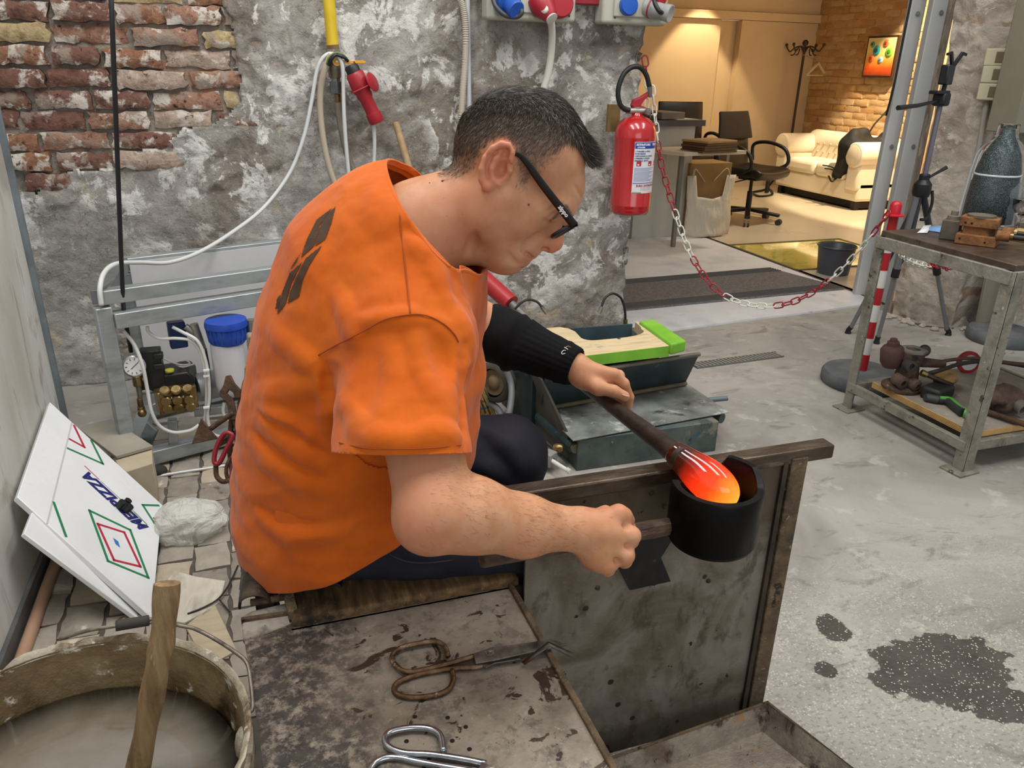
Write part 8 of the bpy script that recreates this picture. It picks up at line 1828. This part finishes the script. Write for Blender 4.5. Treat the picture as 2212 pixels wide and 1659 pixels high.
for y in (SYn+aw/2, SYf-aw/2):
    g = G(); g.box((SX+SW/2, y, .38), (SW-.02, aw-.06, .34)); ar = obj('arm', g, M_sofa, sf, bevel=.03, bseg=3); g = G(); g.cyl((SX-.01, y, .56), (SX+SW, y, .56), .125, n=28); obj('arm_roll', g, M_sofa, ar, bevel=.02, bseg=3)
    g = G(); g.lathe([(.10, 0), (.085, .006), (.0001, .008)], (SX-.011, y, .56), (-1, 0, 0), 24); obj('roll_face', g, M_sofa, ar, smooth=60)
g = G(); g.box((SX+SW-.13, mid_, .44), (.22, SYf-SYn-.2, .36)); bk2 = obj('back', g, M_sofa, sf, bevel=.05, bseg=3); g = G(); g.cyl((SX+SW-.12, SYn+.08, .60), (SX+SW-.12, SYf-.08, .60), .125, n=28); obj('back_roll', g, M_sofa, bk2, bevel=.02, bseg=3)
for k in range(9):
    for r_ in range(2): g = G(); g.sph((SX+SW-.245, SYn+.30+k*(SYf-SYn-.6)/8, .50+.09*r_), .014, n=8, m=6); obj('button', g, plain('#c2ae8a', .5), bk2)
t = NT('bag_film_office'); t.set(color='#d6cfb8', rough=.3, spec=.5); t.bump(t.noise(18, 5, .6, 1.2), .9, .05)
crumple('plastic_bag', (SX+.50, SYf-.62, .52), (.13, .20, .14), 1.7, t.m, 'crumpled pale plastic bag on the sofa seat', 'bag', 1.0, 44, 26)
# black rucksack over the near arm of the sofa
Rk = SDF((SX-.35, SYn-.15, .3), (SX+.55, SYn+.75, 1.20), .012); cR = Rk.cone
rkp = lambda x, y, d: PY(x, y, SYn+d)
cR(rkp(1826, 358, .30), rkp(1842, 318, .28), .085, .13, .05); cR(rkp(1842, 318, .28), rkp(1880, 320, .22), .13, .11, .05); cR(rkp(1810, 378, .33), rkp(1828, 352, .30), .06, .09, .04); cR(rkp(1846, 292, .27), rkp(1866, 290, .25), .07, .07, .05); cR(rkp(1895, 330, .20), rkp(1915, 300, .18), .10, .08, .04)
ii = np.nonzero(np.abs(Rk.a) < .05); Rk.a[ii] += (.014*fbm(Rk.ax[0][ii[0]]*9, Rk.ax[1][ii[1]]*9, Rk.ax[2][ii[2]]*9, 3)).astype(np.float32)
me, _ = Rk.mesh('rucksack', 1); me.materials.append(plain('#0e0d0c', .75)); rk_ = thing('rucksack', 'black rucksack slumped over the near arm of the sofa', 'rucksack', rkp(1840, 390, .3)); meshobj('pack', me, rk_)
for pts in ([(1870, 300, .22), (1888, 270, .2), (1908, 248, .18), (1922, 232, .17)], [(1812, 376, .33), (1803, 388, .32), (1796, 392, .31), (1790, 380, .31)], [(1810, 370, .36), (1795, 360, .4), (1778, 357, .42)], [(1810, 374, .36), (1796, 366, .4), (1782, 364, .42)]):
    g = G(); g.tube(spline([rkp(*p) for p in pts], 5), .014, 8, flat=.5); obj('strap', g, plain('#0e0d0c', .75), rk_, smooth=180)
# coat stand
cx0, cy0 = PY(1727, 200, 8.10)[0]-.02, 8.10; cs = thing('coat_stand', 'dark bentwood coat stand in the office corner', 'coat stand', (cx0, cy0, 0)); ztp = zat(cx0, cy0, 97)
M_bw = plain('#3a2f20', .5); g = G(); g.cyl((cx0, cy0, .01), (cx0, cy0, ztp), .015, n=12); obj('pole', g, M_bw, cs); g = G(); g.sph((cx0, cy0, ztp+.02), .035, n=12, m=8); obj('finial', g, M_bw, cs)
for a in (0.35, 2.0, 3.5, 5.1):
    d = V(math.cos(a), math.sin(a), 0); o_ = V(cx0, cy0, ztp-.10); g = G(); g.tube(spline([o_, o_+d*.05+V(0, 0, .08), o_+d*.12+V(0, 0, .07), o_+d*.18+V(0, 0, .03), o_+d*.23+V(0, 0, .09)], 5), .008, 8); hk_ = obj('hook', g, M_bw, cs, smooth=180); g = G(); g.sph(o_+d*.23+V(0, 0, .10), .018, n=8, m=6); obj('knob', g, M_bw, hk_)
    g = G(); g.tube(spline([o_+d*.10+V(0, 0, .06), o_+d*.12+V(0, 0, .0), o_+d*.16+V(0, 0, -.01)], 4), .007, 8); obj('lower_hook', g, M_bw, hk_, smooth=180)
for k in range(4): a = .6+k*PI/2; g = G(); g.tube(spline([V(cx0, cy0, .25), V(cx0+.12*math.cos(a), cy0+.12*math.sin(a), .12), V(cx0+.19*math.cos(a), cy0+.19*math.sin(a), .02)], 5), .014, 8); obj('foot', g, M_bw, cs, smooth=180)
hgr = thing('coat_hanger', 'pale wooden coat hanger on the coat stand', 'hanger', PY(1755, 165, 7.85)); g = G(); g.tube([PY(1742, 161, 7.85), PY(1768, 136, 7.85), PY(1781, 158, 7.85)], .018, 8); obj('shoulders', g, plain('#b9a98a', .5), hgr, smooth=180); g = G(); g.cyl(PY(1742, 162, 7.85), PY(1778, 163, 7.85), .007, n=8); obj('bar', g, plain('#b9a98a', .5), hgr); g = G(); g.tube([PY(1768, 137, 7.85), PY(1760, 128, 7.88), PY(1745, 122, 7.92), PY(1735, 118, 7.95)], .005, 6); obj('hook', g, plain('#8a8a86', .3, .8), hgr)
# framed picture on the brick wall
pq = [PX(1881, 81, BX-.03), PX(1944, 80, BX-.03), PX(1927, 166, BX-.03), PX(1869, 163, BX-.03)]
y0_, y1_ = .5*(pq[0][1]+pq[3][1]), .5*(pq[1][1]+pq[2][1]); z0_, z1_ = .5*(pq[2][2]+pq[3][2]), .5*(pq[0][2]+pq[1][2]); pcx = BX-.03
pi_ = thing('framed_picture', 'glowing yellow and orange picture with coloured glass discs', 'picture', (pcx, (y0_+y1_)/2, z0_))
g = G(); g.box((pcx, (y0_+y1_)/2, (z0_+z1_)/2), (.05, abs(y1_-y0_)+.03, z1_-z0_+.03)); obj('frame', g, plain('#3a2414', .5), pi_, smooth=0)
t = NT('painted_panel'); zz_ = t.pos()[2]; t.set(color=t.ramp(t.math('DIVIDE', t.math('SUBTRACT', t.math('ADD', zz_, t.math('MULTIPLY', t.noise(14, 4), .05)), z0_+.02), z1_-z0_), [(.05, '#8e3a20'), (.22, '#e0561e'), (.42, '#f2a040'), (.62, '#f3dc8c'), (.95, '#efe0a0')]), rough=.3)
g = G(); g.box((pcx-.026, (y0_+y1_)/2, (z0_+z1_)/2), (.006, abs(y1_-y0_)-.01, z1_-z0_-.01)); obj('panel', g, t.m, pi_, smooth=0)
for u, v, r, c1, c2 in ((.18, .82, .030, '#5fae6a', '#2f6a4a'), (.36, .66, .052, '#3aa6b8', '#14505e'), (.66, .84, .038, '#d97a4a', '#a03a20'), (.82, .62, .052, '#8cc24a', '#4a8a2a'), (.22, .46, .036, '#e0763a', '#b0401c'), (.56, .42, .034, '#9ac0d8', '#4a80b0')):
    p = V(pcx-.029, y0_+(y1_-y0_)*u, z0_+(z1_-z0_)*v); g = G(); g.lathe([(r, 0), (r*.9, .008), (r*.6, .012)], p, (-1, 0, 0), 20); ri = obj('glass_disc', g, plain(c1, .15), pi_, smooth=60); g = G(); g.lathe([(r*.55, .010), (r*.3, .016), (.0001, .018)], p, (-1, 0, 0), 14); obj('disc_centre', g, plain(c2, .15), ri, smooth=60)
# waste bin
bi_ = PZ(1828, 600, .01); zb1 = zat(bi_[0], bi_[1]+.15, 535); bw = thing('waste_bin', 'grey and blue waste bin by the office entrance', 'bin', (bi_[0], bi_[1]+.14, .01))
g = G(); g.lathe([(.0001, 0), (.105, 0), (.125, zb1), (.135, zb1+.004), (.130, zb1+.012), (.118, zb1), (.098, .02), (.0001, .02)], (bi_[0], bi_[1]+.14, .01), n=32); obj('bin_body', g, plain('#4a4f58', .4), bw, smooth=40)
g = G(); g.lathe([(.108, .02), (.122, zb1-.06)], (bi_[0], bi_[1]+.139, .0), n=32); g.f = g.f[:-2]; obj('blue_liner', g, plain('#1f3a6e', .35), bw, smooth=60) if False else None
fb_ = thing('foot_bracket', 'black bent foot bracket beside the sofa', 'bracket', PZ(1640, 420, .01)); g = G(); g.tube(spline([PZ(1625, 416, .02), PZ(1645, 412, .02), PZ(1660, 408, .02), PZ(1668, 420, .02), PZ(1640, 424, .02)], 5, True), .014, 8, closed=True); obj('loop', g, M_blk, fb_, smooth=180); p_ = PZ(1656, 416, .02); g = G(); g.tube([p_, p_+V(0, 0, .10), p_+V(-.01, 0, .30)], .025, 8); obj('upright', g, M_blk, fb_)
